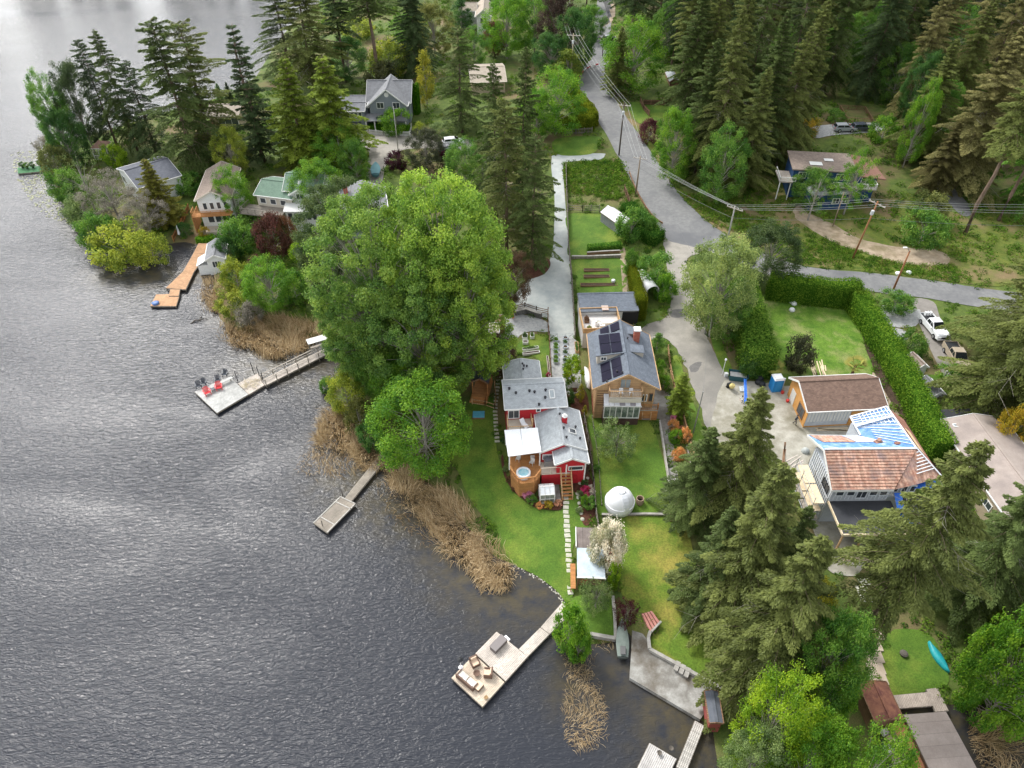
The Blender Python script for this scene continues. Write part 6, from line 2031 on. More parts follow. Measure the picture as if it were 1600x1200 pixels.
for k in range(3):
 MB().beam((.25 * math.cos(k * 2.1), .25 * math.sin(k * 2.1), 0), (.1 * math.cos(k * 2.1), .1 * math.sin(k * 2.1), .42), .04, .04).build('leg', m_blackchair, t_)
t_ = empty('picnic_bench', PZ(347, 601, .505), 'long grey picnic bench along the lake side of the grey platform', 'bench', R_(42))
MB().bb(-1.6, -.25, .42, 1.6, .25, .48).build('seat', m_dk3, t_)
for sx in (-1.3, 1.3):
 MB().bb(sx - .05, -.2, 0, sx + .05, .2, .418).build('leg', m_oldw, t_)
b_ = empty('storage_box', PZ(779, 1009, .555), 'dark grey storage box on the pale platform', 'box', R_(-52 + 100))
MB().bb(-.85, -.4, 0, .85, .4, .55).build('body', M('taupe_plastic', (.14, .12, .115), rough=.6), b_, bevel=.02)
MB().bb(-.88, -.43, .552, .88, .43, .62).build('lid', M('taupe_plastic_lid', (.20, .18, .175), rough=.6), b_, bevel=.02)
o = tag(MB().bb(-.35, -.2, 0, .35, .2, .12).build('boat_fender', m_white, loc=PZ(792, 998, .3), rz=-.8, bevel=.05), 'white fender at the lake side of the pale platform', 'fender')
m_wick = M('brown_wicker', (.12, .07, .05), (.18, .12, .09), 8, .8)
m_cu = M('peach_cushion', (.66, .50, .36), (.72, .56, .42), 3, .9)
small_chair('club_chair', 'wicker club chair nearest the inner platform, facing the fire bowl', PZ(742, 1037, .555), R_(28), m_wick, style='club', cush=m_cu, s=1.1)
small_chair('club_chair', 'wicker club chair with dark back at the middle gap of the platforms', PZ(763, 1054, .555), R_(-95), m_wick, style='club', cush=m_cu, s=1.1)
s_ = empty('sofa', PZ(730, 1065, .555), 'wicker sofa with pale cushions and pillows on the outer platform', 'sofa', R_(-40 + 180))
MB().bb(-1.1, -.4, .02, 1.1, .42, .28).build('base', m_wick, s_)
for sx in (-.55, .55):
 MB().bb(sx - .5, -.4, .282, sx + .5, .2, .42).build('cushion', M('cream_cushion2', (.72, .66, .58), rough=.9), s_, bevel=.03)
MB().bb(-1.1, .3, .282, 1.1, .44, .75).build('backrest', m_wick, s_)
for sx in (-1.1, 1.02):
 MB().bb(sx, -.4, .282, sx + .08, .28, .55).build('armrest', m_wick, s_)
for sx in (-.7, .1, .65):
 MB().box((sx, .2, .56), (.4, .14, .3)).build('pillow', M('white_pillow', (.75, .74, .72), rough=.9), s_, bevel=.04)
s_ = empty('ottoman', PZ(748, 1074, .555), 'square wicker ottoman with peach cushion beside the sofa', 'ottoman', R_(50))
MB().bb(-.4, -.32, .02, .4, .32, .3).build('base', m_wick, s_)
MB().bb(-.4, -.32, .302, .4, .32, .42).build('cushion', m_cu, s_, bevel=.03)
s_ = empty('fire_bowl', PZ(745, 1053.5, .555), 'round brown fire bowl in the middle of the seating', 'fire bowl')
MB().lathe([(.22, 0), (.3, .18), (.34, .28), (.27, .26), (.15, .16), (0, .14)], 16).build('bowl', m_wick, s_)
tag(MB().lathe([(.14, 0), (.2, .14), (.17, .16), (.0, .1)], 12).build('rope_coil', M('rope', (.3, .2, .1), rough=.9), loc=PZ(759.5, 1090.5, .56)), 'small brown coil of rope near the outer platform tip', 'rope')
g_ = empty('patio_heater', PZ(720, 1043, .555), 'white and black swivel lamp on the lake side of the outer platform', 'lamp')
MB().lathe([(.25, 0), (.2, .12), (.05, .16), (.04, 1.1), (.03, 1.5)], 12).build('stand', m_white, g_)
MB().lathe([(.02, 1.502), (.3, 1.55), (.08, 1.72), (0, 1.74)], 12).build('shade', m_black_p, g_)
# chairs and things at the bottom dock
for (x, y), lb in (((1048, 1171), 'dark round pot on the bottom silver dock, inner one'), ((1030, 1178), 'dark round pot on the bottom silver dock, outer one')):
 tag(MB().lathe([(.12, 0), (.2, .3), (.22, .32), (.16, .28), (.0, .22)], 12).build('pot', m_oldw, loc=PZ(x, y, .61)), lb, 'pot')
# ================================================================== CONCRETE RAMP, WALLS, STEPS
m_ret = M('weathered_wall_concrete', (.26, .245, .22), (.40, .385, .35), 1.5, .9)
rp = [(988, 985), (1004, 990), (1012, 1000), (1013, 1017), (1126, 1078), (1094, 1124), (984, 1059)]
w = [PZ(x, y, .5) for x, y in rp]
MB().prism([(p.x, p.y) for p in w], -1.0, .5).build('boat_ramp', m_old_conc, kind='structure', label='stained concrete boat ramp and wharf below the dry lawn')
CLEAR.append(np.array([p[:2] for p in w]))
def wall(px, hgt_, w_, label, mat, name='garden_wall', cat='wall', up=0.0, absz=None):
 c = [PZ(x, y, absz) if absz is not None else P(x, y) for x, y in px]
 o0 = c[0].copy()
 root = empty(name, o0, label, cat)
 for a, b in zip(c[:-1], c[1:]):
  a, b = a - o0, b - o0
  MB().beam(a + Vector((0, 0, hgt_ / 2 - .2 + up)), b + Vector((0, 0, hgt_ / 2 - .2 + up)), w_, hgt_ + .4).build('wall_section', mat, root)
  MB().beam(a + Vector((0, 0, hgt_ + .03 + up)), b + Vector((0, 0, hgt_ + .03 + up)), w_ + .08, .06).build('coping', m_ret, root)
 return root
wall([(1014, 1017), (1045, 1034), (1085, 1056), (1128, 1079)], .45, .25, 'low kerb wall with red edge between dry lawn and wharf', m_ret)
wall([(1014, 1017), (1012, 1000), (1015, 990)], .5, .25, 'short wall turning up beside the striped steps', m_ret)
wall([(957, 935), (960, 965), (961, 1000)], .5, .22, 'white garden wall beside the covered skiff', m_trim)
wall([(961, 1001), (938, 997), (922, 994)], .5, .3, 'pale garden wall above the reed fringe', m_ret)
wall([(1030, 662), (1036, 700), (1044, 755), (1047, 778)], .6, .12, 'white timber edge of the ramp walk beside the chalet lawn', m_dk1)
stripe('ramp_walk', [(1038, 655), (1043, 690), (1050, 740), (1055, 790)], 1.3, m_old_conc, .09)
wall([(1063, 652), (1071, 690), (1084, 745)], .1, .1, 'low kerb under the lane fence', m_ret)
fence([(1058, 628), (1066, 660), (1076, 700), (1086, 740)], 1.5, 'close-boarded fence between flower border and lane bank', m_cedar_l, solid=True)
fence([(1043, 548), (1046, 575), (1052, 605), (1056, 625)], 1.0, 'pale low fence beside the chalet shrubs', m_cedar_l, solid=True)
fence([(912, 655), (920, 700), (927, 755), (930, 800), (937, 850)], 1.1, 'grey board fence between the red house and the chalet lawn', m_oldw, solid=True)
fence([(925, 652), (935, 720), (940, 790)], .25, 'low timber edging along the chalet lawn', m_oldw, pick=0, rails=1)
fence([(804, 486), (820, 482), (838, 488), (856, 492)], 1.1, 'brown post and rail fence at the end of the driveway pad', m_brownw, pick=0, rails=3)
wall([(805, 493), (822, 489), (838, 495), (846, 497)], .9, .5, 'dark stone retaining wall above the gravel patio', M('dark_stones', (.06, .06, .055), (.20, .20, .19), 5, .9, .05))
fence([(856, 492), (856, 512), (858, 530), (861, 600)], 1.4, 'dark wire fence on the patio side of the driveway end', m_brownw, pick=0, rails=2)
fence([(888, 388), (893, 440), (898, 530)], 1.4, 'dark board fence along the garden side of the driveway', m_oldw, solid=True)
fence([(884, 262), (885, 300), (888, 385)], 1.2, 'grey fence beside the upper driveway track', m_oldw, solid=True)
fence([(975, 300), (984, 325), (1000, 352), (1014, 378)], 1.5, 'brown board fence along the top of the garden', m_brownw, solid=True)
fence([(888, 330), (910, 331), (936, 331)], 1.4, 'old wire fence in front of the weathered shed', m_oldw, pick=0, rails=3)
fence([(862, 208), (900, 210), (925, 208)], 1.3, 'dark picket fence under the curved hedge', m_oldw, pick=.3)
fence([(1000, 160), (1005, 172), (1014, 182)], 1.3, 'dark board fence across the woodland garden', m_brownw, solid=True)
fence([(1005, 164), (1040, 165), (1048, 162)], 1.2, 'fence behind the small woodland lawn', m_brownw, solid=True)
fence([(1473, 592), (1500, 590), (1506, 606)], 1.4, 'white fence beside the uphill white shed', m_trim, pick=.3)
fence([(738, 632), (758, 635), (773, 640)], 1.1, 'cedar rail fence in front of the gazebo', m_cedar_l, pick=0, rails=2)
fence([(773, 640), (775, 625), (773, 605)], 1.1, 'cedar rail fence running beside the stepping stones', m_cedar_l, pick=0, rails=2)
# iron gate at the driveway end
g_ = empty('metal_gate', P(858, 532), 'grey tubular gate across the driveway end', 'gate')
for k in range(2):
 x = .1 + k * 2.3
 MB().tube([(x, 0, .2), (x + 1.1, 0, .2), (x + 1.1, 0, 1.3), (x, 0, 1.3), (x, 0, .2)], .03, 5).tube([(x, 0, .2), (x + 1.1, 0, 1.3)], .025, 5).build('gate_leaf', m_steel, g_)
# striped steps by the ramp
a, b, c, d = P(1002, 962), P(1018, 960), P(1030, 976), P(1015, 990)
st = empty('garden_steps', (a + b + c + d) / 4, 'faded red concrete steps fanning beside the dry lawn', 'steps')
o0 = (a + b + c + d) / 4
for k in range(4):
 t0, t1 = k / 4, (k + .8) / 4
 q = [a.lerp(b, t0), a.lerp(b, t1), d.lerp(c, t1), d.lerp(c, t0)]
 z = .5 + .1 * k - .1
 MB().slab([Vector((p.x - o0.x, p.y - o0.y, z)) for p in q], .3).build('step', M('faded_red_concrete', (.42, .17, .14), (.5, .25, .21), 2, .9), st)
MB().beam(c - o0 + Vector((.1, .0, .6)), d - o0 + Vector((.1, -.1, .55)), .2, .25).build('step_wall', m_ret, st)
# loungers on the ramp
for k, (x, y) in enumerate(((1057, 1043), (1065, 1048), (1073, 1053))):
 l_ = empty('slab_bench', PZ(x, y, .505), ['pale concrete bench slab, first of three by the kerb wall', 'pale concrete bench slab, middle of three by the kerb wall', 'pale concrete bench slab nearest the dark hut'][k], 'bench', R_(-28), 'three bench slabs on the wharf')
 MB().bb(-.22, -.5, .3, .22, .5, .38).build('seat', m_ret, l_)
 for sy in (-.35, .35):
  MB().bb(-.18, sy - .05, 0, .18, sy + .05, .298).build('leg', m_ret, l_)
# wooden garden steps at the lower right
wp = [(1366, 992), (1364, 1010), (1366, 1028), (1368, 1046), (1372, 1062)]
st = empty('wooden_steps', P(1366, 992), 'broad tan timber steps beside the canoe lawn', 'steps')
o0 = P(1366, 992)
for k, (x, y) in enumerate(wp):
 p = P(x, y) - o0
 MB().box((p.x, p.y, p.z + .12), (1.6, 1.15, .16)).build('step', M('tan_steps', (.42, .34, .26), (.50, .42, .33), 2, .85), st)
for (x, y), lb in (((1352, 935), 'pale paving slab beside the great leaning fir, lowest'), ((1347, 922), 'pale paving slab beside the great leaning fir, middle'), ((1350, 910), 'pale paving slab beside the great leaning fir, highest')):
 tag(MB().box((0, 0, .06), (1.2, .9, .12)).build('paving_slab', m_stone, loc=P(x, y)), lb, 'paving slab')
# steps right of the lawn
p = P(1047, 806)
st = empty('timber_steps', p, 'short timber steps at the corner of the chalet lawn', 'steps')
for k in range(4):
 MB().box((0, -.35 * k, .3 - .12 * k), (.9, .28, .08)).build('step', m_brownw, st)
p = P(948, 822)
st = empty('slat_steps', p, 'pale slatted steps behind the white rhododendron', 'steps')
for k in range(7):
 MB().box((0, .26 * k - .8, .1 + .05 * k), (.85, .2, .06)).build('step', m_greyw2, st)
wall([(940, 806), (975, 806), (1010, 805), (1046, 806)], .3, .2, 'low stone edge between the chalet lawn and the lower lawn', m_oldw)
# ================================================================== RAISED BEDS AND GARDEN THINGS
planter(P(820, 528), .8, 1.0, .5, 'white raised bed with dark bush, left of the pair by the gravel patio', m_trim, 'deep')
planter(P(831.5, 527), .6, 1.0, .5, 'white raised bed with mixed greens, right of the pair by the gravel patio', m_trim, 'mid')
planter(P(821, 537), .8, .6, .5, 'white raised bed of bare soil in front of the patio pair', m_trim, 'mid', plants=False)
planter(P(829, 546), 2.4, .45, .35, 'long white framed bed, upper of the two tilted ones', m_trim, 'mid', R_(12))
planter(P(830, 553), 2.5, .5, .35, 'long white framed bed of bare soil, lower of the two tilted ones', m_trim, 'mid', R_(12), plants=False)
planter(P(857, 575), .3, 4.6, .4, 'long narrow timber bed along the lawn edge', m_dk1, 'mid', R_(2), plants=False)
planter(P(901, 545), .5, 2.2, .5, 'green-framed bed beside the chalet wall', m_cedar_l, 'mid')
planter(P(902, 568), .4, 1.6, .4, 'lower green bed beside the chalet wall', m_cedar_l, 'bright')
for j, (x, ys) in enumerate(((869, (533, 541, 546, 553, 561, 567)), (883.5, (530, 537, 544, 553, 560, 566)))):
 for k, y in enumerate(ys):
  r = empty('round_planter', P(x, y), ['round galvanised planter with greens, %s in the left row of the raised bed yard', 'round galvanised planter of soil, %s in the right row of the raised bed yard'][j] % ['farthest', 'second', 'third', 'fourth', 'fifth', 'nearest'][k], 'planter', 0,
     'round planters in the raised bed yard')
  MB().lathe([(.36, 0), (.40, .4), (.35, .4), (.33, .3)], 16).build('tub', m_metal, r)
  MB().lathe([(0.34, .28), (.2, .34), (0, .35)], 14).build('soil', m_soil, r)
  if j == 0 or k % 2:
   o = bpy.data.objects.new('plants', PROTO['shrub'][1][1])
   COL.objects.link(o)
   o.parent = r
   o.location.z = .25
   o.scale = (.17, .17, .13)
   o.color = rgba(COLS['bright' if j == 0 else 'deep'])
for k, (x, y, m_, lb) in enumerate(((932, 423, 'brown', 'long raised bed of soil, upper of three on the garden lawn'), (932, 433, 'grey', 'long grey covered bed, middle of three on the garden lawn'), (936, 446, 'brown', 'long raised bed of soil, lower of three on the garden lawn'))):
 planter(P(x, y), 4.2 if k < 2 else 6.0, .75, .25, lb, m_brownw, 'mid', 0, plants=False)
wall([(893, 404), (920, 404), (970, 402)], .5, .25, 'old timber retaining wall across the garden', m_oldw)
wall([(917, 399), (945, 397), (968, 396)], .6, .2, 'timber retaining wall under the low garden hedge', m_brownw)
tag(MB().lathe([(.3, 0), (.35, .4), (.25, .5), (0, .52)], 12).build('water_tub', m_poly, loc=P(958, 441)), 'pale blue tub at the end of the lowest garden bed', 'tub')
tp_ = empty('trampoline', P(748, 650), 'square blue covered sandbox on the shore lawn', 'sandbox')
MB().bb(-.8, -.65, 0, .8, .65, .28).build('frame', m_brownw, tp_)
MB().bb(-.78, -.62, .282, .78, .62, .33).build('cover', M('turquoise_cover', (.08, .32, .45), (.12, .40, .52), 2, .5), tp_, bevel=.02)
tp_.name = 'sandbox'
bp_ = empty('splash_pool', P(968, 658), 'bright blue toy pool against the chalet sunroom', 'toy pool')
MB().lathe([(.5, 0), (.55, .25), (.5, .27), (.45, .1), (0, .08)], 16).build('pool', M('toy_blue', (.03, .35, .75), rough=.4), bp_)
MB().lathe([(.28, .1), (.33, .45), (.2, .5), (0, .52)], 12, (.15, .2, 0)).build('ball', M('toy_blue2', (.25, .55, .85), rough=.4), bp_)
# log bench / barrel
b_ = empty('barrel_chair', P(999, 786), 'tan half-barrel seat beside the white dome', 'chair', .2)
MB().lathe([(.45, 0), (.5, .5), (.45, .9), (.38, .9), (.38, .1), (0, .1)], 16).build('shell', M('tan_wicker', (.30, .22, .15), (.4, .3, .22), 4, .9), b_)
MB().lathe([(.36, .1), (.36, .35), (0, .36)], 14).build('cushion', m_dark, b_)
# boats
def boat(name, label, p, rz, L, W_, H_, hull, deck=None, canoe=False, seats=2, covered=False, cat='boat', tilt=0.0):
 r = empty(name, p, label, cat, rz)
 r.rotation_euler.x = tilt
 n = 12
 vs, fs = [], []
 for i in range(n + 1):
  t = i / n
  w = W_ / 2 * (math.sin(math.pi * min(1, t * 1.0)) ** .7 if canoe else (1 - max(0, (t - .35) / .65) ** 2.2) * (.8 + .2 * min(1, t / .3)))
  x = (t - .5) * L
  sheer = H_ * (1 + .35 * (2 * t - 1) ** 2 if canoe else 1 + .3 * t * t)
  w = max(w, .02)
  for a, z in ((-w, sheer), (-w * .8, sheer * .35), (-w * .25, 0), (w * .25, 0), (w * .8, sheer * .35), (w, sheer)):
   vs.append((x, a, z))
 for i in range(n):
  for j in range(5):
   a = i * 6 + j
   fs.append((a, a + 6, a + 7, a + 1))
 fs.append((0, 1, 2, 3, 4, 5))
 o = MB().add(vs, fs).build('hull', hull, r, smooth=True)
 s_ = o.modifiers.new('thickness', 'SOLIDIFY')
 s_.thickness = .04
 if covered:
  v2, f2 = [], []
  for i in range(n + 1):
   a, b = vs[i * 6], vs[i * 6 + 5]
   v2 += [(a[0], a[1] * 1.03, a[2] + .02), (a[0], 0, a[2] + .02 + .22 * math.sin(math.pi * min(1, (i + 2) / (n + 2)))), (b[0], b[1] * 1.03, b[2] + .02)]
  for i in range(n):
   for j in range(2):
    a = i * 3 + j
    f2.append((a, a + 3, a + 4, a + 1))
  MB().add(v2, f2).build('cover', deck, r, smooth=True)
 else:
  for k in range(seats):
   x = (-.22 + .44 * k / max(1, seats - 1)) * L
   MB().box((x, 0, H_ * .75), (.22, W_ * .75, .04)).build('seat', deck or m_dk1, r)
 return r
p0, p1 = P(972, 1032), P(971, 972)
p0.z = p1.z = max(.1, (p0.z + p1.z) / 2)
m_ = (p0 + p1) / 2
m_.z = .25
sk_ = boat('rowing_boat', 'grey-green covered skiff pulled up between garden wall and ramp', m_, math.atan2(p1.y - p0.y, p1.x - p0.x), (p1 - p0).length, 1.25, .5, M('grey_hull', (.10, .115, .105), rough=.5), M('grey_green_cover', (.15, .185, .165), (.20, .235, .21), 1.5, .7), covered=True)
MB().box((-1.5, 0, .82), (.9, .55, .14)).build('hatch', M('hatch_grey', (.12, .12, .12), rough=.6), sk_, bevel=.05)
p0, p1 = P(1481, 1052), P(1450, 1004)
m_ = (p0 + p1) / 2
boat('canoe', 'upturned teal canoe lying on the lawn under the big round tree', m_ + Vector((0, 0, .38)), math.atan2(p1.y - p0.y, p1.x - p0.x), (p1 - p0).length, .95, .38, M('teal_hull', (.015, .25, .28), (.02, .33, .36), 2, .4), m_dk1, canoe=True, tilt=math.pi)
p0, p1 = P(917, 612), P(913, 575)
boat('canoe', 'white canoe on edge along the chalet wall', (p0 + p1) / 2 + Vector((0, 0, .5)), math.pi / 2, 4.4, .95, .4, m_white, m_dk1, canoe=True, tilt=2.2)
for k, (x, y) in enumerate(((797, 489), (799, 495))):
 boat('kayak', ['orange kayak leaning at the patio corner, upper one', 'orange-red kayak leaning at the patio corner, lower one'][k], P(x, y) + Vector((0, 0, .5)), 1.7, 2.2, .6, .25, M('orange_kayak', (.7, .10, .02), rough=.4), m_black_p, canoe=True, tilt=.9)
boat('motor_boat', 'small teal boat on the drive of the turning circle', P(588, 272) + Vector((0, 0, .5)), 1.7, 5.0, 1.9, .8, M('teal_boat', (.10, .22, .25), rough=.4), M('teal_cover', (.12, .26, .28), rough=.7), covered=True)
# ================================================================== VEHICLES
m_tyre_ = M('tyre_rubber', (.02, .02, .021), rough=.9)
m_rim = M('alloy_rim', (.42, .43, .44), rough=.35, metal=.7)
m_cg = M('car_glass', (.015, .018, .022), rough=.06, spec=.9)
def vehicle(name, label, p, rz, paint, L=5.6, W_=1.95, kind='pickup', cat='pickup truck', load=False):
 r = empty(name, p, label, cat, rz)
 wl = W_ / 2
 if kind == 'pickup':
  # x forward; body side profile
  body = MB()
  prof = [(-L / 2, .55), (-L / 2, 1.1), (-.9, 1.12), (-.9, 1.15), (1.05, 1.15), (L / 2 - .25, 1.05), (L / 2, .85), (L / 2, .5), (L / 2 - .5, .38), (-L / 2 + .5, .42)]
  cab = [(-.95, 1.15), (-.8, 1.82), (.35, 1.84), (1.15, 1.15)]
 else:
  prof = [(-L / 2, .5), (-L / 2, 1.0), (1.2, 1.0), (L / 2 - .2, .9), (L / 2, .7), (L / 2, .45), (L / 2 - .5, .35), (-L / 2 + .5, .35)]
  cab = [(-L / 2 + .15, 1.0), (-L / 2 + .5, 1.55), (.35, 1.6), (1.25, 1.0)]
  if kind == 'sedan':
   cab = [(-1.6, 1.0), (-1.0, 1.42), (.3, 1.45), (1.1, 1.0)]
 def extr(mb, pr, w0, w1):
  n = len(pr)
  v = [(x, -w0 if i in (0, n - 1) else -w1, z) for i, (x, z) in enumerate(pr)] + [(x, w0 if i in (0, n - 1) else w1, z) for i, (x, z) in enumerate(pr)]
  f = [tuple(range(n)), tuple(range(2 * n - 1, n - 1, -1))] + [((i + 1) % n, i, n + i, n + (i + 1) % n) for i in range(n)]
  return mb.add(v, f)
 b = extr(MB(), prof[::-1], wl, wl).build('body', paint, r, bevel=.07)
 c = extr(MB(), cab[::-1], wl - .08, wl - .22).build('cab', paint, r, bevel=.05)
 x0, x1 = cab[3], cab[2]
 # glass sheets set proud of the cab
 d = Vector((x0[0] - x1[0], 0, x0[1] - x1[1]))
 nrm = Vector((-d.z, 0, d.x)).normalized()
 if nrm.x < 0:
  nrm = -nrm
 a, bb_ = Vector((x0[0] - .06, 0, x0[1] + .06)) + nrm * .06, Vector((x1[0] + .04, 0, x1[1] - .04)) + nrm * .06
 MB().add([(a.x, -wl + .16, a.z), (a.x, wl - .16, a.z), (bb_.x, wl - .28, bb_.z), (bb_.x, -wl + .28, bb_.z)], [(0, 1, 2, 3)]).build('windscreen', m_cg, r)
 y0, y1 = cab[0], cab[1]
 a, bb_ = Vector((y0[0] - .02, 0, y0[1] + .1)), Vector((y1[0] - .06, 0, y1[1] - .08))
 MB().add([(a.x - .03, -wl + .2, a.z), (a.x - .03, wl - .2, a.z), (bb_.x, wl - .28, bb_.z), (bb_.x, -wl + .28, bb_.z)], [(3, 2, 1, 0)]).build('rear_window', m_cg, r)
 for s in (-1, 1):
  zt, zb = cab[1][1] - .1, cab[0][1] + .1
  yb, yt = s * (wl - .06), s * (wl - .185)
  xm = (cab[0][0] + cab[3][0]) / 2
  for xa, xb, ua, ub in ((cab[0][0] + .22, xm - .05, cab[1][0] + .12, xm - .05), (xm + .05, cab[3][0] - .25, xm + .05, cab[2][0] - .02)):
   MB().add([(xa, yb, zb), (xb, yb, zb), (ub, yt, zt), (ua, yt, zt)], [(0, 1, 2, 3) if s < 0 else (3, 2, 1, 0)]).build('side_window', m_cg, r)
  for x in (-L / 2 + 1.05, L / 2 - 1.0):
   w = MB().lathe([(.0, -.12), (.36, -.12), (.38, -.08), (.38, .08), (.36, .12), (0, .12)], 18, T=Matrix.Translation((x, s * (wl - .05), .38)) @ Matrix.Rotation(math.pi / 2, 4, 'X')).build('wheel', m_tyre_, r, smooth=False)
   MB().lathe([(0, -.135), (.22, -.135), (.22, .135), (0, .135)], 12, T=Matrix.Translation((x, s * (wl - .05), .38)) @ Matrix.Rotation(math.pi / 2, 4, 'X')).build('rim', m_rim, w)
  MB().box((L / 2 - .02, s * (wl - .3), .82), (.1, .38, .16)).build('headlight', M('lamp_glass', (.7, .72, .75), rough=.1), r)
  MB().box((-L / 2 - .01, s * (wl - .14), .95), (.06, .2, .3)).build('tail_light', M('tail_red', (.4, .01, .01), rough=.3), r)
  MB().box((cab[3][0] - .25, s * (wl + .12), 1.2), (.14, .22, .18)).build('mirror', paint, r)
 MB().box((L / 2 + .01, 0, .74), (.08, W_ - 1.0, .26)).build('grille', m_black_p, r)
 MB().box((L / 2 + .03, 0, .5), (.16, W_ - .1, .16)).build('bumper', paint if kind != 'pickup' else m_white, r)
 if kind == 'pickup':
  MB().bb(-L / 2 + .1, -wl + .14, 1.0, -1.02, wl - .14, 1.17).build('bed', m_black_p, r)
  bd = MB()
  for s in (-1, 1):
   bd.bb(-L / 2, s * wl - .06 * (s > 0) - 0 * (s < 0), 1.1, -.98, s * wl + .06 * (s < 0), 1.28)
  bd.bb(-L / 2, -wl + .062, 1.1, -L / 2 + .07, wl - .062, 1.28)
  bd.build('bed_rail', paint, r)
  if load:
   for k in range(3):
    MB().bb(-L / 2 + .35, -.5 + k * .4, 1.175, -L / 2 + .8, -.3 + k * .4, 1.75).build('bed_rack', m_white, r)
 return r
m_wp = M('white_car_paint', (.78, .79, .80), rough=.25, coat=.6)
a, b = P(1446, 502), P(1472, 536)
vehicle('pickup_truck', 'white pickup truck parked nose towards the camera on the brown drive', (a + b) / 2 + Vector((-.1, .3, .06)), math.atan2(b.y - a.y, b.x - a.x), m_wp, load=True)
a, b = P(1483, 548), P(1500, 580)
vehicle('pickup_truck', 'tan pickup truck half under the big fir on the drive', (a + b) / 2 + Vector((0, 0, .06)), math.atan2(b.y - a.y, b.x - a.x), M('tan_car_paint', (.36, .30, .22), rough=.3, coat=.5))
for (x, y), c, rz_, lb in (((1318, 205), (.33, .35, .37), .0, 'silver car on the drive above the blue house, left of two'), ((1345, 204), (.06, .07, .09), .05, 'dark car on the drive above the blue house, right of two')):
 vehicle('parked_car', lb, P(x, y, .05), rz_, M('car_paint_%d' % x, c, rough=.25, coat=.6), 4.6, 1.8, 'hatch', 'car')
vehicle('parked_car', 'black car parked at the open garage of the grey house', P(556, 196, .05), 1.5, M('black_car_paint', (.02, .02, .024), rough=.25, coat=.6), 4.6, 1.8, 'sedan', 'car')
vehicle('parked_car', 'dark car under the olive tree at the parking place', P(700, 238, .05), .4, M('black_car_paint', (.02, .02, .024)), 4.6, 1.8, 'hatch', 'car')
vehicle('parked_car', 'silver-white car partly hidden behind the plum tree', P(708, 226, .05), .2, m_wp, 4.6, 1.8, 'hatch', 'car')
vehicle('parked_car', 'dark car in the driveway beside the road bend at the top', P(950, 64, .05), .1, M('black_car_paint', (.02, .02, .024)), 4.4, 1.8, 'sedan', 'car')
vehicle('parked_car', 'black car under the firs near the right edge', P(1512, 938, .05), -.5, M('black_car_paint', (.02, .02, .024)), 4.4, 1.8, 'sedan', 'car')
# ================================================================== POLES AND WIRES
m_pole = M('pole_wood', (.22, .17, .12), (.33, .26, .19), 3, .9, stretch=(1, 1, .2))
m_pole_r = M('reddish_pole_wood', (.30, .13, .06), (.38, .18, .09), 3, .9, stretch=(1, 1, .2))
m_wire = M('wire', (.42, .43, .42), rough=.5)
m_cer = M('ceramic', (.6, .6, .58), rough=.3)
ARMS = []
def pole(base, topy, label, arm=2.4, az=0.0, trans=False, mat=None, lamp=False, low=False, r0=.17, tiltx=0.0, arms=True):
 b = P(*base)
 h = height_to(b, topy)
 r = empty('utility_pole' if not lamp else 'street_lamp', b, label, 'utility pole' if not lamp else 'street lamp')
 r.rotation_euler = (0, tiltx, az)
 MB().tube([(0, 0, -.5), (0, 0, h * .5), (0, 0, h)], [r0, r0 * .85, r0 * .65], 8).build('pole', mat or m_pole, r, smooth=True)
 if arms and not lamp:
  MB().box((0, .12, h - .5), (arm, .1, .12)).build('crossarm', m_dk1, r)
  for x in (-.46, -.2, .2, .46):
   MB().lathe([(.03, 0), (.07, .05), (.04, .1), (.07, .16), (.02, .2)], 8, (x * arm, .12, h - .44)).build('insulator', m_cer, r)
 if trans:
  MB().lathe([(.0, 0), (.24, .02), (.26, .1), (.26, .7), (.2, .76), (0, .78)], 12, (.05, -.38, h - 2.2)).build('transformer', M('transformer_grey', (.55, .57, .58), rough=.4), r)
 if lamp:
  MB().tube([(0, 0, h - .3), (-.4, -.1, h + .5), (-.9, -.3, h + .8)], .05, 6).build('lamp_arm', m_steel, r)
  MB().box((-1.15, -.38, h + .8), (.6, .28, .14)).build('lamp_head', m_white, r, bevel=.04)
 R = Matrix.Rotation(az, 3, 'Z')
 ti = Matrix.Rotation(tiltx, 3, 'Y')
 ARMS.append([b + R @ (ti @ Vector((x * arm, .12, h - .24))) for x in (-.46, -.2, .2, .46)] + [b + R @ (ti @ Vector((0, 0, h * .72)))])
 return r
pole((892, 130), 52, 'power pole with pale crossarm beside the cone-shaped cypress at the top', 3.2, -.2, trans=True, mat=M('pale_pole', (.38, .33, .22), (.45, .4, .28), 3, .9))
pole((967, 243), 161, 'dark power pole with white transformer standing on the inside of the road bend', 2.6, -.25, trans=True, mat=M('dark_pole', (.07, .055, .045), (.11, .09, .075), 3, .9))
pole((993, 306), 244, 'shorter power pole further down the inner road edge', 2.6, -.4)
pole((1134, 386), 322, 'pale power pole in the brush above the hedge corner', 2.8, -.7, mat=M('grey_pole', (.34, .33, .3), (.42, .41, .38), 3, .9))
pole((1332, 404), 312, 'tilted power pole with transformer and birdnest of cables beside the dirt track', 2.8, -.9, trans=True, mat=m_pole_r, tiltx=.06)
SP = {k: P(*q) for k, q in {}.items()}
last = [p + Vector((40, 2 - i * .3, -1.5)) for i, p in enumerate(ARMS[4])]
first = [p + Vector((-1, 60, 1)) for p in ARMS[0]]
chain = [first] + ARMS[:5] + [last]
m_wire2 = M('comm_cable', (.16, .16, .16), rough=.6)
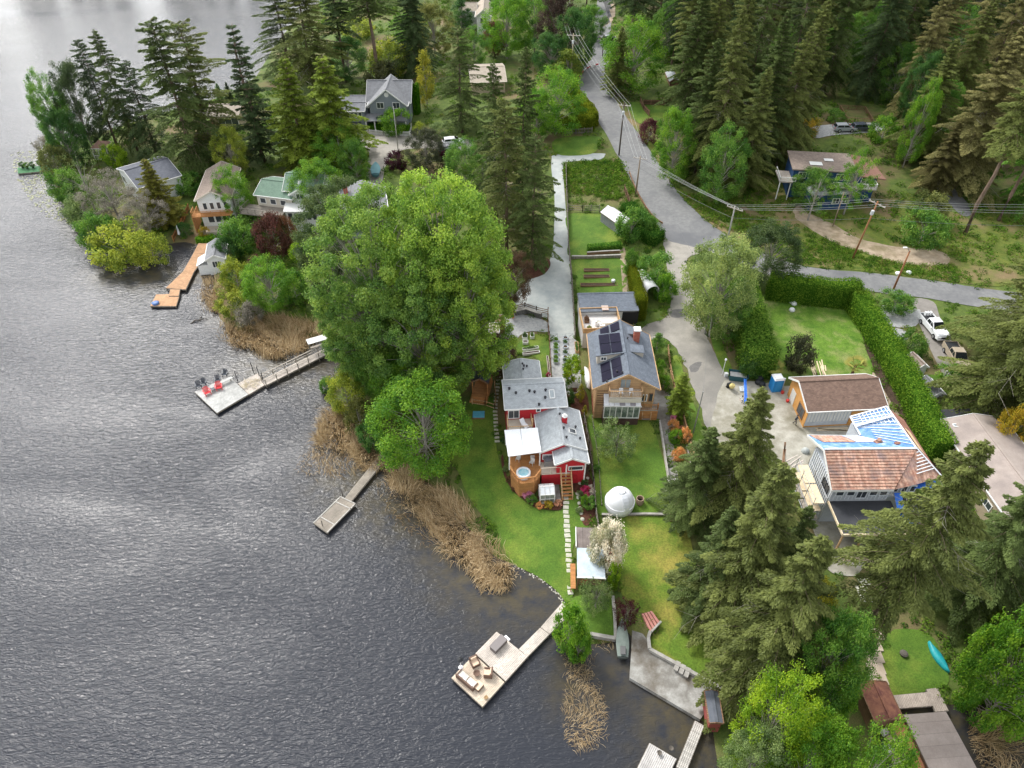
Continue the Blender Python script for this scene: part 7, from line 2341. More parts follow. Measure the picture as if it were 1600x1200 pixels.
for i in range(5):
 mb = MB()
 for A, B in zip(chain[:-1], chain[1:]):
  a, b = A[i], B[i]
  L = (b - a).length
  n = 12
  mb.tube([a.lerp(b, k / n) + Vector((0, 0, -4 * (L * .018) * (k / n) * (1 - k / n))) for k in range(n + 1)], .017 if i < 4 else .024, 4, cap=False)
 o = mb.build('power_line', m_wire if i < 4 else m_wire2)
 tag(o, ['power wire on the outermost downhill insulators of the road poles', 'power wire on the inner downhill insulators of the road poles', 'power wire on the inner uphill insulators of the road poles', 'power wire on the outermost uphill insulators of the road poles', 'lower dark cable strung along the road poles'][i], 'power line', 'wires along the road')
def wire(a, b, label, sag=.02):
 L = (b - a).length
 n = 12
 o = MB().tube([a.lerp(b, k / n) + Vector((0, 0, -4 * L * sag * (k / n) * (1 - k / n))) for k in range(n + 1)], .014, 4, cap=False).build('power_line', m_wire2)
 tag(o, label, 'power line')
P10 = P(1101, 522)
h10 = height_to(P10, 452)
r = empty('utility_pole', P10, 'slim grey pole under the pale feathery tree beside the lane', 'utility pole')
MB().tube([(0, 0, -.4), (0, 0, h10)], [.1, .07], 7).build('pole', m_steel, r)
wire(ARMS[2][2], P10 + Vector((0, 0, h10)), 'service wire from the shorter pole to the slim lane pole')
b_ = P(1083, 677)
hb = height_to(b_, 612)
r = empty('utility_pole', b_, 'slim grey pole at the lane bank beside the board fence', 'utility pole')
MB().tube([(0, 0, -.4), (0, 0, hb)], [.09, .06], 7).build('pole', m_steel, r)
wire(P10 + Vector((0, 0, h10)), b_ + Vector((0, 0, hb)), 'service wire over the lane between the two slim grey poles')
pole((1396, 452), 392, 'orange-brown street lamp pole with white head beside the roadside bush', lamp=True, mat=m_pole_r)
pole((622, 234), 166, 'thin grey pole standing at the turning circle', arms=False, r0=.11, mat=M('grey_pole', (.34, .33, .3)))
pole((941, 88), 54, 'dark thin pole beside the far stretch of road', arms=False, r0=.12, mat=M('dark_pole', (.07, .055, .045)))
pole((1301, 354), 300, 'bare leaning pole in front of the blue annex', arms=False, r0=.12)
wire(ARMS[5 + 0][0] if False else ARMS[4][0], P(1301, 354) + Vector((0, 0, 8)), 'service wire from the tilted pole to the bare leaning pole')
p = P(1128, 586)
lp = empty('lamp_post', p, 'small white lamp post at the mouth of the building site', 'lamp post')
MB().tube([(0, 0, 0), (0, 0, 2.6)], .04, 6).build('post', m_white, lp)
MB().lathe([(.05, 2.6), (.16, 2.7), (.14, 2.9), (0, 2.95)], 10).build('lantern', m_white, lp)
tag(MB().box((0, 0, .3), (.5, .4, .6)).build('mail_box', m_white, loc=P(1134, 588), bevel=.03), 'white box at the foot of the small lamp post', 'box')
# concrete road barrier with white and orange ends
br_ = empty('road_barrier', P(1000, 318), 'low dark guard rail along the inner road curve', 'guard rail')
o0 = P(1000, 318)
c = catmull([P(983, 272), P(990, 292), P(1003, 318), P(1020, 342), P(1035, 353)], 4, False)
mb = MB()
for a, b in zip(c[:-1], c[1:]):
 mb.beam(a - o0 + Vector((0, 0, .55)), b - o0 + Vector((0, 0, .55)), .12, .3)
mb.build('rail', m_brownw, br_)
for p in c[::3]:
 q = p - o0
 MB().bb(q.x - .08, q.y - .08, q.z - .2, q.x + .08, q.y + .08, q.z + .4).build('post', m_oldw, br_)
br_ = empty('road_barrier', P(905, 130), 'red and white barrier at the upper road bend', 'guard rail')
o0 = P(905, 130)
c = catmull([P(903, 140), P(906, 122), P(916, 110), P(935, 103)], 3, False)
for i, (a, b) in enumerate(zip(c[:-1], c[1:])):
 MB().beam(a - o0 + Vector((0, 0, .5)), b - o0 + Vector((0, 0, .5)), .12, .3).build('rail', m_trim if i % 2 else M('barrier_red', (.45, .03, .03), rough=.5), br_)
 q = a - o0
 MB().bb(q.x - .08, q.y - .08, q.z - .2, q.x + .08, q.y + .08, q.z + .34).build('post', m_oldw, br_)
for (x, y), lb in (((1403, 428), 'white roadside stone, left of the pair by the lamp pole'), ((1420, 427), 'white roadside stone, right of the pair by the lamp pole')):
 tag(MB().lathe([(.5, 0), (.45, .25), (.2, .4), (0, .42)], 8).build('white_stone', m_white, loc=P(x, y)), lb, 'stone')
# ================================================================== BUILDING SITE
t_ = empty('portable_toilet', P(1210, 608), 'blue portable toilet with white roof at the edge of the building site', 'portable toilet', .1)
MB().bb(-.65, -.65, 0, .65, .65, 2.1).build('body', M('toilet_blue', (.02, .20, .52), (.03, .25, .58), 2, .5), t_, bevel=.03)
MB().add([(-.7, -.7, 2.105), (.7, -.7, 2.105), (.7, .7, 2.105), (-.7, .7, 2.105), (-.5, -.5, 2.35), (.5, -.5, 2.35), (.5, .5, 2.35), (-.5, .5, 2.35)], [(3, 2, 1, 0), (4, 5, 6, 7), (0, 1, 5, 4), (1, 2, 6, 5), (2, 3, 7, 6), (3, 0, 4, 7)]).build('roof', m_white, t_)
MB().bb(-.35, -.68, .1, .4, -.655, 1.95).build('door', M('toilet_door', (.03, .26, .6), rough=.5), t_)
tag(MB().bb(-.3, -.1, 0, .3, .1, 1.9).build('door_panel', m_white, loc=P(1219, 607), rz=-.4, bevel=.02), 'white panel leaning next to the blue toilet', 'panel')
def lumber(label, p, rz, n, L, mat, w=.14, spread=.5, stack=2):
 r = empty('lumber_pile', p, label, 'lumber', rz)
 rr = random.Random(n * 7 + int(L * 10))
 for k in range(n):
  MB().box((0, 0, 0), (L * rr.uniform(.8, 1.05), w, .05)).build('board', mat, r).location = (rr.uniform(-.2, .2), rr.uniform(-spread, spread), .04 + .06 * (k % stack))
  r.children[-1].rotation_euler.z = rr.uniform(-.08, .08)
 return r
lumber('new boards laid in front of the brown-roofed garage', P(1300, 670), -.05, 10, 4.0, m_lumber, spread=.5)
lumber('grey-white boards stacked against the strapped garage wall', P(1305, 656), 0, 8, 3.4, m_steel, spread=.3, stack=4)
lumber('pale boards lying on the daisy lawn behind the garage', P(1275, 572), 1.5, 8, 5.0, m_lumber, spread=.8)
lumber('short pale boards beside those on the daisy lawn', P(1285, 570), 1.3, 3, 2.5, m_lumber, spread=.4)
lumber('lumber pile under the black deck roof posts', P(1345, 872), -.05, 12, 4.5, m_lumber, spread=.6)
lumber('long timbers lying along the shared wall of the site', P(1225, 700), 1.25, 4, 6.5, m_brownw, spread=.2)
lumber('loose boards near the scaffold foot', P(1240, 720), .6, 6, 2.5, m_dk1, spread=.8)
st = empty('steel_trestle', P(1310, 660), 'grey metal workbench in front of the strapped garage wall', 'workbench')
MB().bb(-1.6, -.3, .85, 1.6, .3, .92).build('tabletop', m_steel, st)
for x in (-1.4, 0, 1.4):
 MB().bb(x - .04, -.25, 0, x + .04, .25, .848).build('leg', m_steel, st)
tarp([(1162, 592), (1166, 593), (1168, 632), (1163, 632)], 'long narrow blue tarp stretched at the lane mouth of the building site', 1.3, amp=.15, h_=SG)
tarp([(1155, 604), (1163, 603), (1164, 612), (1156, 612)], 'pale sheet beside the narrow blue tarp', .2, mat=M('pale_sheet', (.55, .6, .62), rough=.7), name='plastic_sheet', amp=.1, h_=SG)
d_ = empty('dumpster', P(1152, 592), 'dark blue-green skip behind the lamp post', 'skip', -.2)
MB().add([(-1.1, -.6, 0), (1.1, -.6, 0), (1.1, .6, 0), (-1.1, .6, 0), (-1.3, -.75, 1.0), (1.3, -.75, 1.0), (1.3, .75, 1.0), (-1.3, .75, 1.0)], [(3, 2, 1, 0), (0, 1, 5, 4), (1, 2, 6, 5), (2, 3, 7, 6), (3, 0, 4, 7)]).build('body', M('skip_teal', (.03, .10, .12), rough=.6), d_)
MB().bb(-1.1, -.6, .6, 1.1, .6, .7).build('load', m_gravel, d_)
rr = random.Random(9)
for k, (x, y) in enumerate(((1184, 600), (1190, 603), (1187, 594))):
 tag(MB().lathe([(.3, 0), (.5, .3), (.35, .65), (.1, .75), (0, .7)], 9).build('rubbish_bag', m_black_p, loc=P(x, y), smooth=True), ['black rubbish bag nearest the lane by the blue toilet', 'black rubbish bag right beside the blue toilet', 'black rubbish bag at the back against the dark bush'][k], 'bag')
tag(MB().lathe([(.5, 0), (.55, .1), (.35, .5), (0, .6)], 10).build('sand_heap', m_conc, loc=P(1258, 706), smooth=True), 'heap of pale sand sheeting near the tiled wall', 'heap')
for (x, y), lb in (((1222, 615), 'red fuel can beside the blue toilet'), ((1230, 628), 'red bucket in the shade of the centre fir tip')):
 tag(MB().lathe([(.2, 0), (.22, .4), (.1, .45), (0, .46)], 10).build('red_can', M('red_can_paint', (.6, .05, .04), rough=.5), loc=P(x, y)), lb, 'can')
wb = empty('wheelbarrow', P(1141, 608), 'small yellow and black cement mixer at the edge of the lane', 'cement mixer', .4)
MB().lathe([(.1, 0), (.35, .15), (.38, .4), (.25, .7), (.2, .72)], 12, T=Matrix.Translation((0, 0, .45)) @ Matrix.Rotation(.6, 4, 'X')).build('drum', M('mixer_yellow', (.6, .5, .2), rough=.5), wb)
MB().bb(-.3, .2, .0, .3, .55, .75).build('engine_box', m_black_p, wb)
for s in (-.3, .3):
 MB().lathe([(0, -.05), (.18, -.05), (.18, .05), (0, .05)], 12, T=Matrix.Translation((s, .4, .18)) @ Matrix.Rotation(math.pi / 2, 4, 'Y')).build('wheel', m_tyre_, wb)
wb.name = 'cement_mixer'
tag(MB().bb(-1.2, -.5, 0, 1.2, .5, .05).build('insulation_sheet', m_white, loc=P(1293, 588)), 'white sheet pile on the lawn behind the garage', 'sheet')
# white plastic lawn things on the daisy lawn
rr = random.Random(4)
mb = MB()
for k in range(7):
 a, b = rr.uniform(-1.3, 1.3), rr.uniform(-.6, .8)
 mb.lathe([(.25, 0), (.35, .15), (.2, .4), (0, .45)], 7, (a, b, 0))
for k, (x, y) in enumerate(((1236, 473), (1240, 476), (1244, 472), (1237, 486))):
 tag(MB().lathe([(.35, 0), (.5, .2), (.3, .5), (.1, .62), (0, .6)], 8).build('white_bag', m_white, loc=P(x, y), smooth=True), ['white sack at the back left of the daisy lawn group', 'white sack in the middle of the daisy lawn group', 'white sack at the right of the daisy lawn group', 'white sack lying alone in front of the daisy lawn group'][k], 'sack', 'white sacks on the daisy lawn')
# planters of palms
def palm(bx, by, label, s=1.0):
 b = P(bx, by)
 r = empty('palm', b, label, 'palm', 0)
 r.scale = (s, s, s)
 MB().tube([(0, 0, -.3), (0, 0, 1.7)], [.2, .16], 7).build('trunk', m_bark, r)
 rr = random.Random(bx)
 for k in range(18):
  a = k * 2.4
  el = rr.uniform(-.2, 1.1)
  d = Vector((math.cos(a) * math.cos(el), math.sin(a) * math.cos(el), math.sin(el)))
  c = Vector((0, 0, 1.7)) + d * .8
  s_ = d.cross(Vector((0, 0, 1))).normalized()
  u = s_.cross(d).normalized()
  mb = MB()
  mb.beam(Vector((0, 0, 1.7)), c, .03, .03)
  for j in range(9):
   t = (j - 4) * .32
   e = c + (d * math.cos(t) + s_ * math.sin(t)) * .75 + Vector((0, 0, -.12))
   w = (s_ * math.cos(t) - d * math.sin(t)) * .06
   mb.add([c, c + (e - c) * .5 + w, e, c + (e - c) * .5 - w], [(0, 1, 2, 3)])
  mb.build('frond', M('palm_frond', (.20, .22, .035), (.30, .27, .06), 1.5, .7), r)
palm(1330, 588, 'fan palm behind the right end of the brown garage', 1.15)
palm(1202, 588, 'fan palm behind the blue toilet', 1.1)
# ================================================================== SMALL YARD THINGS
for (x, y, c, lb, s) in ((1235, 1095, (.70, .68, .64), 'white plastic garden chair in the clearing between the bottom trees', .95),):
 small_chair('garden_chair', lb, P(x, y, .05), 2.4, M('white_plastic', c, rough=.5), style='plain', s=s)
small_chair('garden_chair', 'red and teal chair in the clearing between the bottom trees', P(1247, 1113, .05), .6, M('red_plastic', (.55, .06, .1), rough=.5), style='club', cush=M('teal_plastic', (.03, .2, .22), rough=.5), s=.8)
tag(MB().lathe([(.35, 0), (.4, .25), (.25, .35), (0, .36)], 12).build('fire_pit', m_oldw, loc=P(1411, 1023, .05)), 'dark round fire pit on the canoe lawn', 'fire pit')
for (x, y, c, lb) in ((1302, 1000, (.7, .08, .02), 'orange buoy beside the red-brown trunk'), (1511, 918, (.7, .03, .03), 'red object beside the black car under the firs')):
 tag(MB().lathe([(.1, 0), (.3, .2), (.3, .6), (.1, .8), (0, .82)], 10).build('buoy', M('buoy_%d' % x, c, rough=.5), loc=P(x, y), smooth=True), lb, 'buoy')
for (x, y, c, lb) in ((1381, 1146, (.72, .72, .70), 'white table on the planked patio'), ((1386), 1172, (.72, .70, .66), 'white cube seat on the planked patio')):
 tag(MB().bb(-.28, -.28, 0, .28, .28, .5).build('garden_cube', M('cube_white', c, rough=.6), loc=PZ(x, y, .56), rz=.3, bevel=.03), lb, 'seat')
tag(MB().bb(-.35, -.3, 0, .35, .3, .6).build('cushion_box', m_cu, loc=PZ(1390, 1157, .56), rz=.3, bevel=.04), 'peach coloured box on the planked patio', 'box')
small_chair('patio_chair', 'black chair on the planked patio by the rusty shed', PZ(1377, 1166, .56), 1, m_black_p, style='plain')
tag(MB().lathe([(.15, 0), (.22, .3), (.1, .4), (0, .4)], 10).build('pot', m_black_p, loc=PZ(1408, 1188, .56)), 'small black pot on the planked patio', 'pot')
# beach stones along the shore lawn edge
rr = random.Random(12)
mb = MB()
c = catmull([P(805, 884), P(838, 901), P(868, 923), P(884, 943)], 10, False)
for p in c:
 for k in range(3):
  q = p + Vector((rr.uniform(-.3, .3), rr.uniform(-.3, .3), 0))
  s = rr.uniform(.04, .11)
  mb.lathe([(s, -.05), (s * .9, s * .5), (s * .4, s * .8), (0, s * .85)], 6, tuple(q))
mb.build('shore_stones', M('pale_stones', (.4, .38, .32), (.6, .57, .5), 3, .9), kind='stuff', label='pale stones along the edge of the shore lawn')
# pots and things on the green platform
for k, (x, y, cl) in enumerate(((36, 262, 'deep'), (43, 263, 'mid'), (52, 262, 'deep'), (64, 259, 'mid'))):
 r = empty('pot_plant', PZ(x, y, .42), 'potted plant on the green swim platform, %s from the lake end' % ['first', 'second', 'third', 'fourth'][k], 'potted plant', 0, 'pots on the swim platform')
 MB().lathe([(.2, 0), (.3, .4), (.26, .4), (.24, .32), (0, .32)], 12).build('pot', m_black_p, r)
 o = bpy.data.objects.new('plant', PROTO['shrub'][0][1])
 COL.objects.link(o)
 o.parent = r
 o.location.z = .3
 o.scale = (.3, .3, .35)
 o.color = rgba(COLS[cl])
# driftwood in the water
o = MB().tube([(-.8, -.6, -.05), (-.2, 0, .25), (.3, .1, .1), (.5, .8, .3), (.2, 1.3, .05)], [.12, .1, .09, .07, .03], 6).tube([(.3, .1, .1), (1.0, .2, .35), (1.4, .7, .1)], [.08, .06, .02], 5).build('driftwood', m_oldw, loc=PZ(308, 502, 0))
tag(o, 'dark curved snag poking out of the water below the orange dock', 'driftwood')
tag(MB().lathe([(.05, 0), (.5, .1), (.6, .4), (.3, .5), (0, .5)], 10).build('paddle_float', M('pedal_blue', (.10, .18, .40), rough=.5), loc=PZ(244, 476, .3), smooth=True), 'small blue paddle float at the orange platform corner', 'float')
u_ = empty('parasol', P(282, 371), 'furled white parasol on the terrace below the white house', 'parasol')
MB().tube([(0, 0, 0), (0, 0, 2.4)], .03, 6).build('pole', m_steel, u_)
MB().lathe([(.28, .7), (.2, 1.2), (.08, 2.2), (.02, 2.45)], 10).build('canopy', m_white, u_)
# flowers around the red house
FL = [(811, 766, 12, 'magenta', 'pink flowering bush at the foot of the hot tub deck'), (825, 778, 16, 'pink', 'large pink flowering bush left of the greenhouse'), (843, 793, 13, 'orange', 'orange-leaved dome bush, left of three in front of the greenhouse'),
  (857, 792, 15, 'gold', 'yellow flowering bush in front of the greenhouse'), (872, 789, 13, 'peach', 'peach coloured bush, right of three in front of the greenhouse'), (824, 762, 22, 'mid', 'green bush against the cedar deck skirting'),
  (831, 785, 18, 'mid', 'green bush beside the large pink flowering bush'), (803, 766, 10, 'russet', 'russet bush at the outer corner of the deck bed'), (796, 752, 12, 'russet', 'russet bush against the deck skirting, lake side'),
  (831, 774, 8, 'white', 'small white flowering bush by the greenhouse'), (914, 768, 14, 'magenta', 'red flowering bush, upper one in the rock garden'), (917, 776, 11, 'pinkred', 'pink-red flowering bush, lower one in the rock garden'),
  (923, 764, 10, 'white', 'white flowering bush, upper one beside the grey fence'), (925, 771, 10, 'white', 'white flowering bush, middle one beside the grey fence'), (922, 780, 9, 'white', 'white flowering bush, lower one beside the grey fence'),
  (921, 792, 24, 'mid', 'leafy green bush at the bottom of the rock garden'), (906, 772, 10, 'sage', 'silvery bush on the lawn side of the rock garden'), (908, 781, 10, 'mid', 'green bush on the lawn side of the rock garden'),
  (913, 757, 12, 'deep', 'dark bush at the top of the rock garden'), (903, 745, 14, 'deep', 'climbing shrub against the red bay wall'), (931, 735, 14, 'mid', 'round green bush at the fence by the red bay'),
  (786, 690, 10, 'deep', 'dark plant beside the canopy post, lake side'), (790, 735, 10, 'sage', 'silvery plant at the lake side of the deck'), (857, 588, 9, 'pinkred', 'pink flowers behind the red house'),
  (905, 800, 12, 'sage', 'pale rockery plant at the lawn corner'), (1063, 672, 10, 'peach', 'peach azalea in the middle of the flower border')]
for x, y, w, c, lb in FL:
 d = proj(P(x, y))[2]
 tree('ball', x, y, 0, w * 1.15, c, lb, world=(P(x, y, -.05), w / FPX * d * .85), name='flower_bush' if c in ('magenta', 'pink', 'orange', 'gold', 'peach', 'white', 'pinkred') else 'shrub', cat='shrub')
# white rhododendron: green crown under a cover of blossom
rh = tree('shrub', 944, 888, 812, 54, (.45, .45, .28), 'big white-flowering rhododendron over the metal-roofed shed', name='rhododendron')
o = bpy.data.objects.new('blossom', PROTO['shrub'][2][1])
COL.objects.link(o)
o.parent = rh
o.scale = (1.12, 1.12, 1.05)
o.rotation_euler.z = 1.1
o.color = rgba((.88, .82, .68))
rh2 = tree('ball', 948, 882, 862, 26, (.45, .12, .10), 'reddish flowering lobe under the white rhododendron', name='rhododendron', cat='shrub')
# rocks of the rock garden
for k, (x, y) in enumerate(((902, 772), (904, 778), (905, 787), (906, 795), (908, 803), (910, 812), (918, 748), (912, 752), (906, 756))):
 s = rr.uniform(.18, .32)
 tag(MB().lathe([(s, -.1), (s * .95, s * .4), (s * .5, s * .75), (0, s * .8)], 7).build('garden_rock', m_stone, loc=P(x, y, .05)), 'pale edging rock of the rock garden, number %s from the lawn end' % ['one', 'two', 'three', 'four', 'five', 'six', 'seven', 'eight', 'nine'][k], 'rock', 'rocks edging the rock garden')
# ================================================================== PEOPLE
def person(label, loc, rz, shirt, trousers, pose='walk', hair=(.03, .02, .015)):
 r = empty('person', loc, label, 'person', rz)
 if pose == 'walk':
  J = {'pelvis': (0, 0, .95), 'chest': (0, -.02, 1.32), 'neck': (0, -.01, 1.52), 'head': (0, -.03, 1.66), 'lh': (-.10, 0, .90), 'lk': (-.11, -.16, .52), 'la': (-.11, -.20, .09), 'lt': (-.11, -.34, .05),
    'rh': (.10, 0, .90), 'rk': (.11, .02, .50), 'ra': (.11, .28, .12), 'rt': (.11, .18, .04), 'ls': (-.19, 0, 1.44), 'le': (-.25, .12, 1.17), 'lw': (-.24, .03, .93), 'rs': (.19, 0, 1.44), 're': (.25, -.06, 1.17), 'rw': (.23, -.24, 1.0)}
 else:
  J = {'pelvis': (0, .12, .90), 'chest': (0, -.14, 1.18), 'neck': (0, -.27, 1.32), 'head': (0, -.36, 1.41), 'lh': (-.10, .12, .86), 'lk': (-.13, -.02, .48), 'la': (-.13, .02, .09), 'lt': (-.13, -.13, .05),
    'rh': (.10, .12, .86), 'rk': (.13, .0, .48), 'ra': (.13, .14, .09), 'rt': (.13, .0, .05), 'ls': (-.18, -.2, 1.25), 'le': (-.22, -.34, 1.02), 'lw': (-.16, -.48, .85), 'rs': (.18, -.2, 1.25), 're': (.22, -.34, 1.02), 'rw': (.16, -.5, .87)}
 names = list(J)
 idx = {n: i for i, n in enumerate(names)}
 rad = {'pelvis': .135, 'chest': .155, 'neck': .055, 'head': .085, 'lh': .09, 'rh': .09, 'lk': .06, 'rk': .06, 'la': .042, 'ra': .042, 'lt': .035, 'rt': .035, 'ls': .06, 'rs': .06, 'le': .042, 're': .042, 'lw': .03, 'rw': .03}
 E = [('pelvis', 'chest'), ('chest', 'neck'), ('neck', 'head'), ('pelvis', 'lh'), ('lh', 'lk'), ('lk', 'la'), ('la', 'lt'), ('pelvis', 'rh'), ('rh', 'rk'), ('rk', 'ra'), ('ra', 'rt'),
   ('chest', 'ls'), ('ls', 'le'), ('le', 'lw'), ('chest', 'rs'), ('rs', 're'), ('re', 'rw')]
 me = bpy.data.meshes.new('body')
 me.from_pydata([J[n] for n in names], [(idx[a], idx[b]) for a, b in E], [])
 o = bpy.data.objects.new('body', me)
 COL.objects.link(o)
 o.parent = r
 md = o.modifiers.new('skin', 'SKIN')
 if me.skin_vertices:
  for n in names:
   sv = me.skin_vertices[0].data[idx[n]]
   sv.radius = (rad[n], rad[n])
  me.skin_vertices[0].data[0].use_root = True
 o.modifiers.new('sub', 'SUBSURF').levels = 1
 o.modifiers['sub'].render_levels = 2
 zc = J['pelvis'][2]
 m = bpy.data.materials.new('clothes')
 m.use_nodes = True
 t = m.node_tree
 tc = nn(t, 'ShaderNodeTexCoord')
 sp = nn(t, 'ShaderNodeSeparateXYZ')
 t.links.new(tc.outputs['Object'], sp.inputs[0])
 cr = nn(t, 'ShaderNodeValToRGB')
 cr.color_ramp.interpolation = 'CONSTANT'
 el = cr.color_ramp.elements
 el[0].color = rgba((.03, .025, .02))
 e1 = el[1]
 e1.position = .06
 e1.color = rgba(trousers)
 e2 = el.new(zc / 2 + .03)
 e2.color = rgba(shirt)
 e3 = el.new((J['neck'][2] - .01) / 2)
 e3.color = rgba((.5, .32, .24))
 mu = nn(t, 'ShaderNodeMath', operation='MULTIPLY')
 mu.inputs[1].default_value = .5
 t.links.new(sp.outputs[2], mu.inputs[0])
 t.links.new(mu.outputs[0], cr.inputs[0])
 t.links.new(cr.outputs[0], t.nodes['Principled BSDF'].inputs['Base Color'])
 t.nodes['Principled BSDF'].inputs['Roughness'].default_value = .85
 me.materials.append(m)
 h = J['head']
 MB().lathe([(.09, -.02), (.105, .05), (.08, .11), (.0, .135)], 12, (h[0], h[1] + .02, h[2])).build('hair', M('hair_%s' % label[:6], hair, rough=.8), r, smooth=True)
 for s in ('l', 'r'):
  w, e = Vector(J[s + 'w']), Vector(J[s + 'e'])
  d = (w - e).normalized()
  hb = MB()
  sd = d.cross(Vector((0, 1, 0))).normalized()
  hb.beam(w, w + d * .09, .075, .03)
  for k in range(4):
   q = w + d * .09 + sd * (.028 - .019 * k)
   hb.tube([q, q + d * (.07 + .01 * (k in (1, 2))), q + d * .09 + Vector((0, -.02, 0))], .009, 5)
  hb.tube([w + d * .03 + sd * .035, w + d * .07 + sd * .07, w + d * .1 + sd * .075], .011, 5)
  hb.build('hand', M('skin', (.5, .32, .24), rough=.6), r)
 return r
person('person in a white shirt and dark trousers bending at the blue tarp', P(1160, 631, .06), -1.2, (.72, .72, .70), (.05, .05, .07), 'bend')
person('person in dark clothes walking across the building site', P(1241, 664, .06), .9, (.05, .06, .08), (.04, .045, .06), 'walk')
FIRG, LEAFG, SHG = 'tall firs around the houses', 'leafy trees in the gardens', 'garden shrubs'
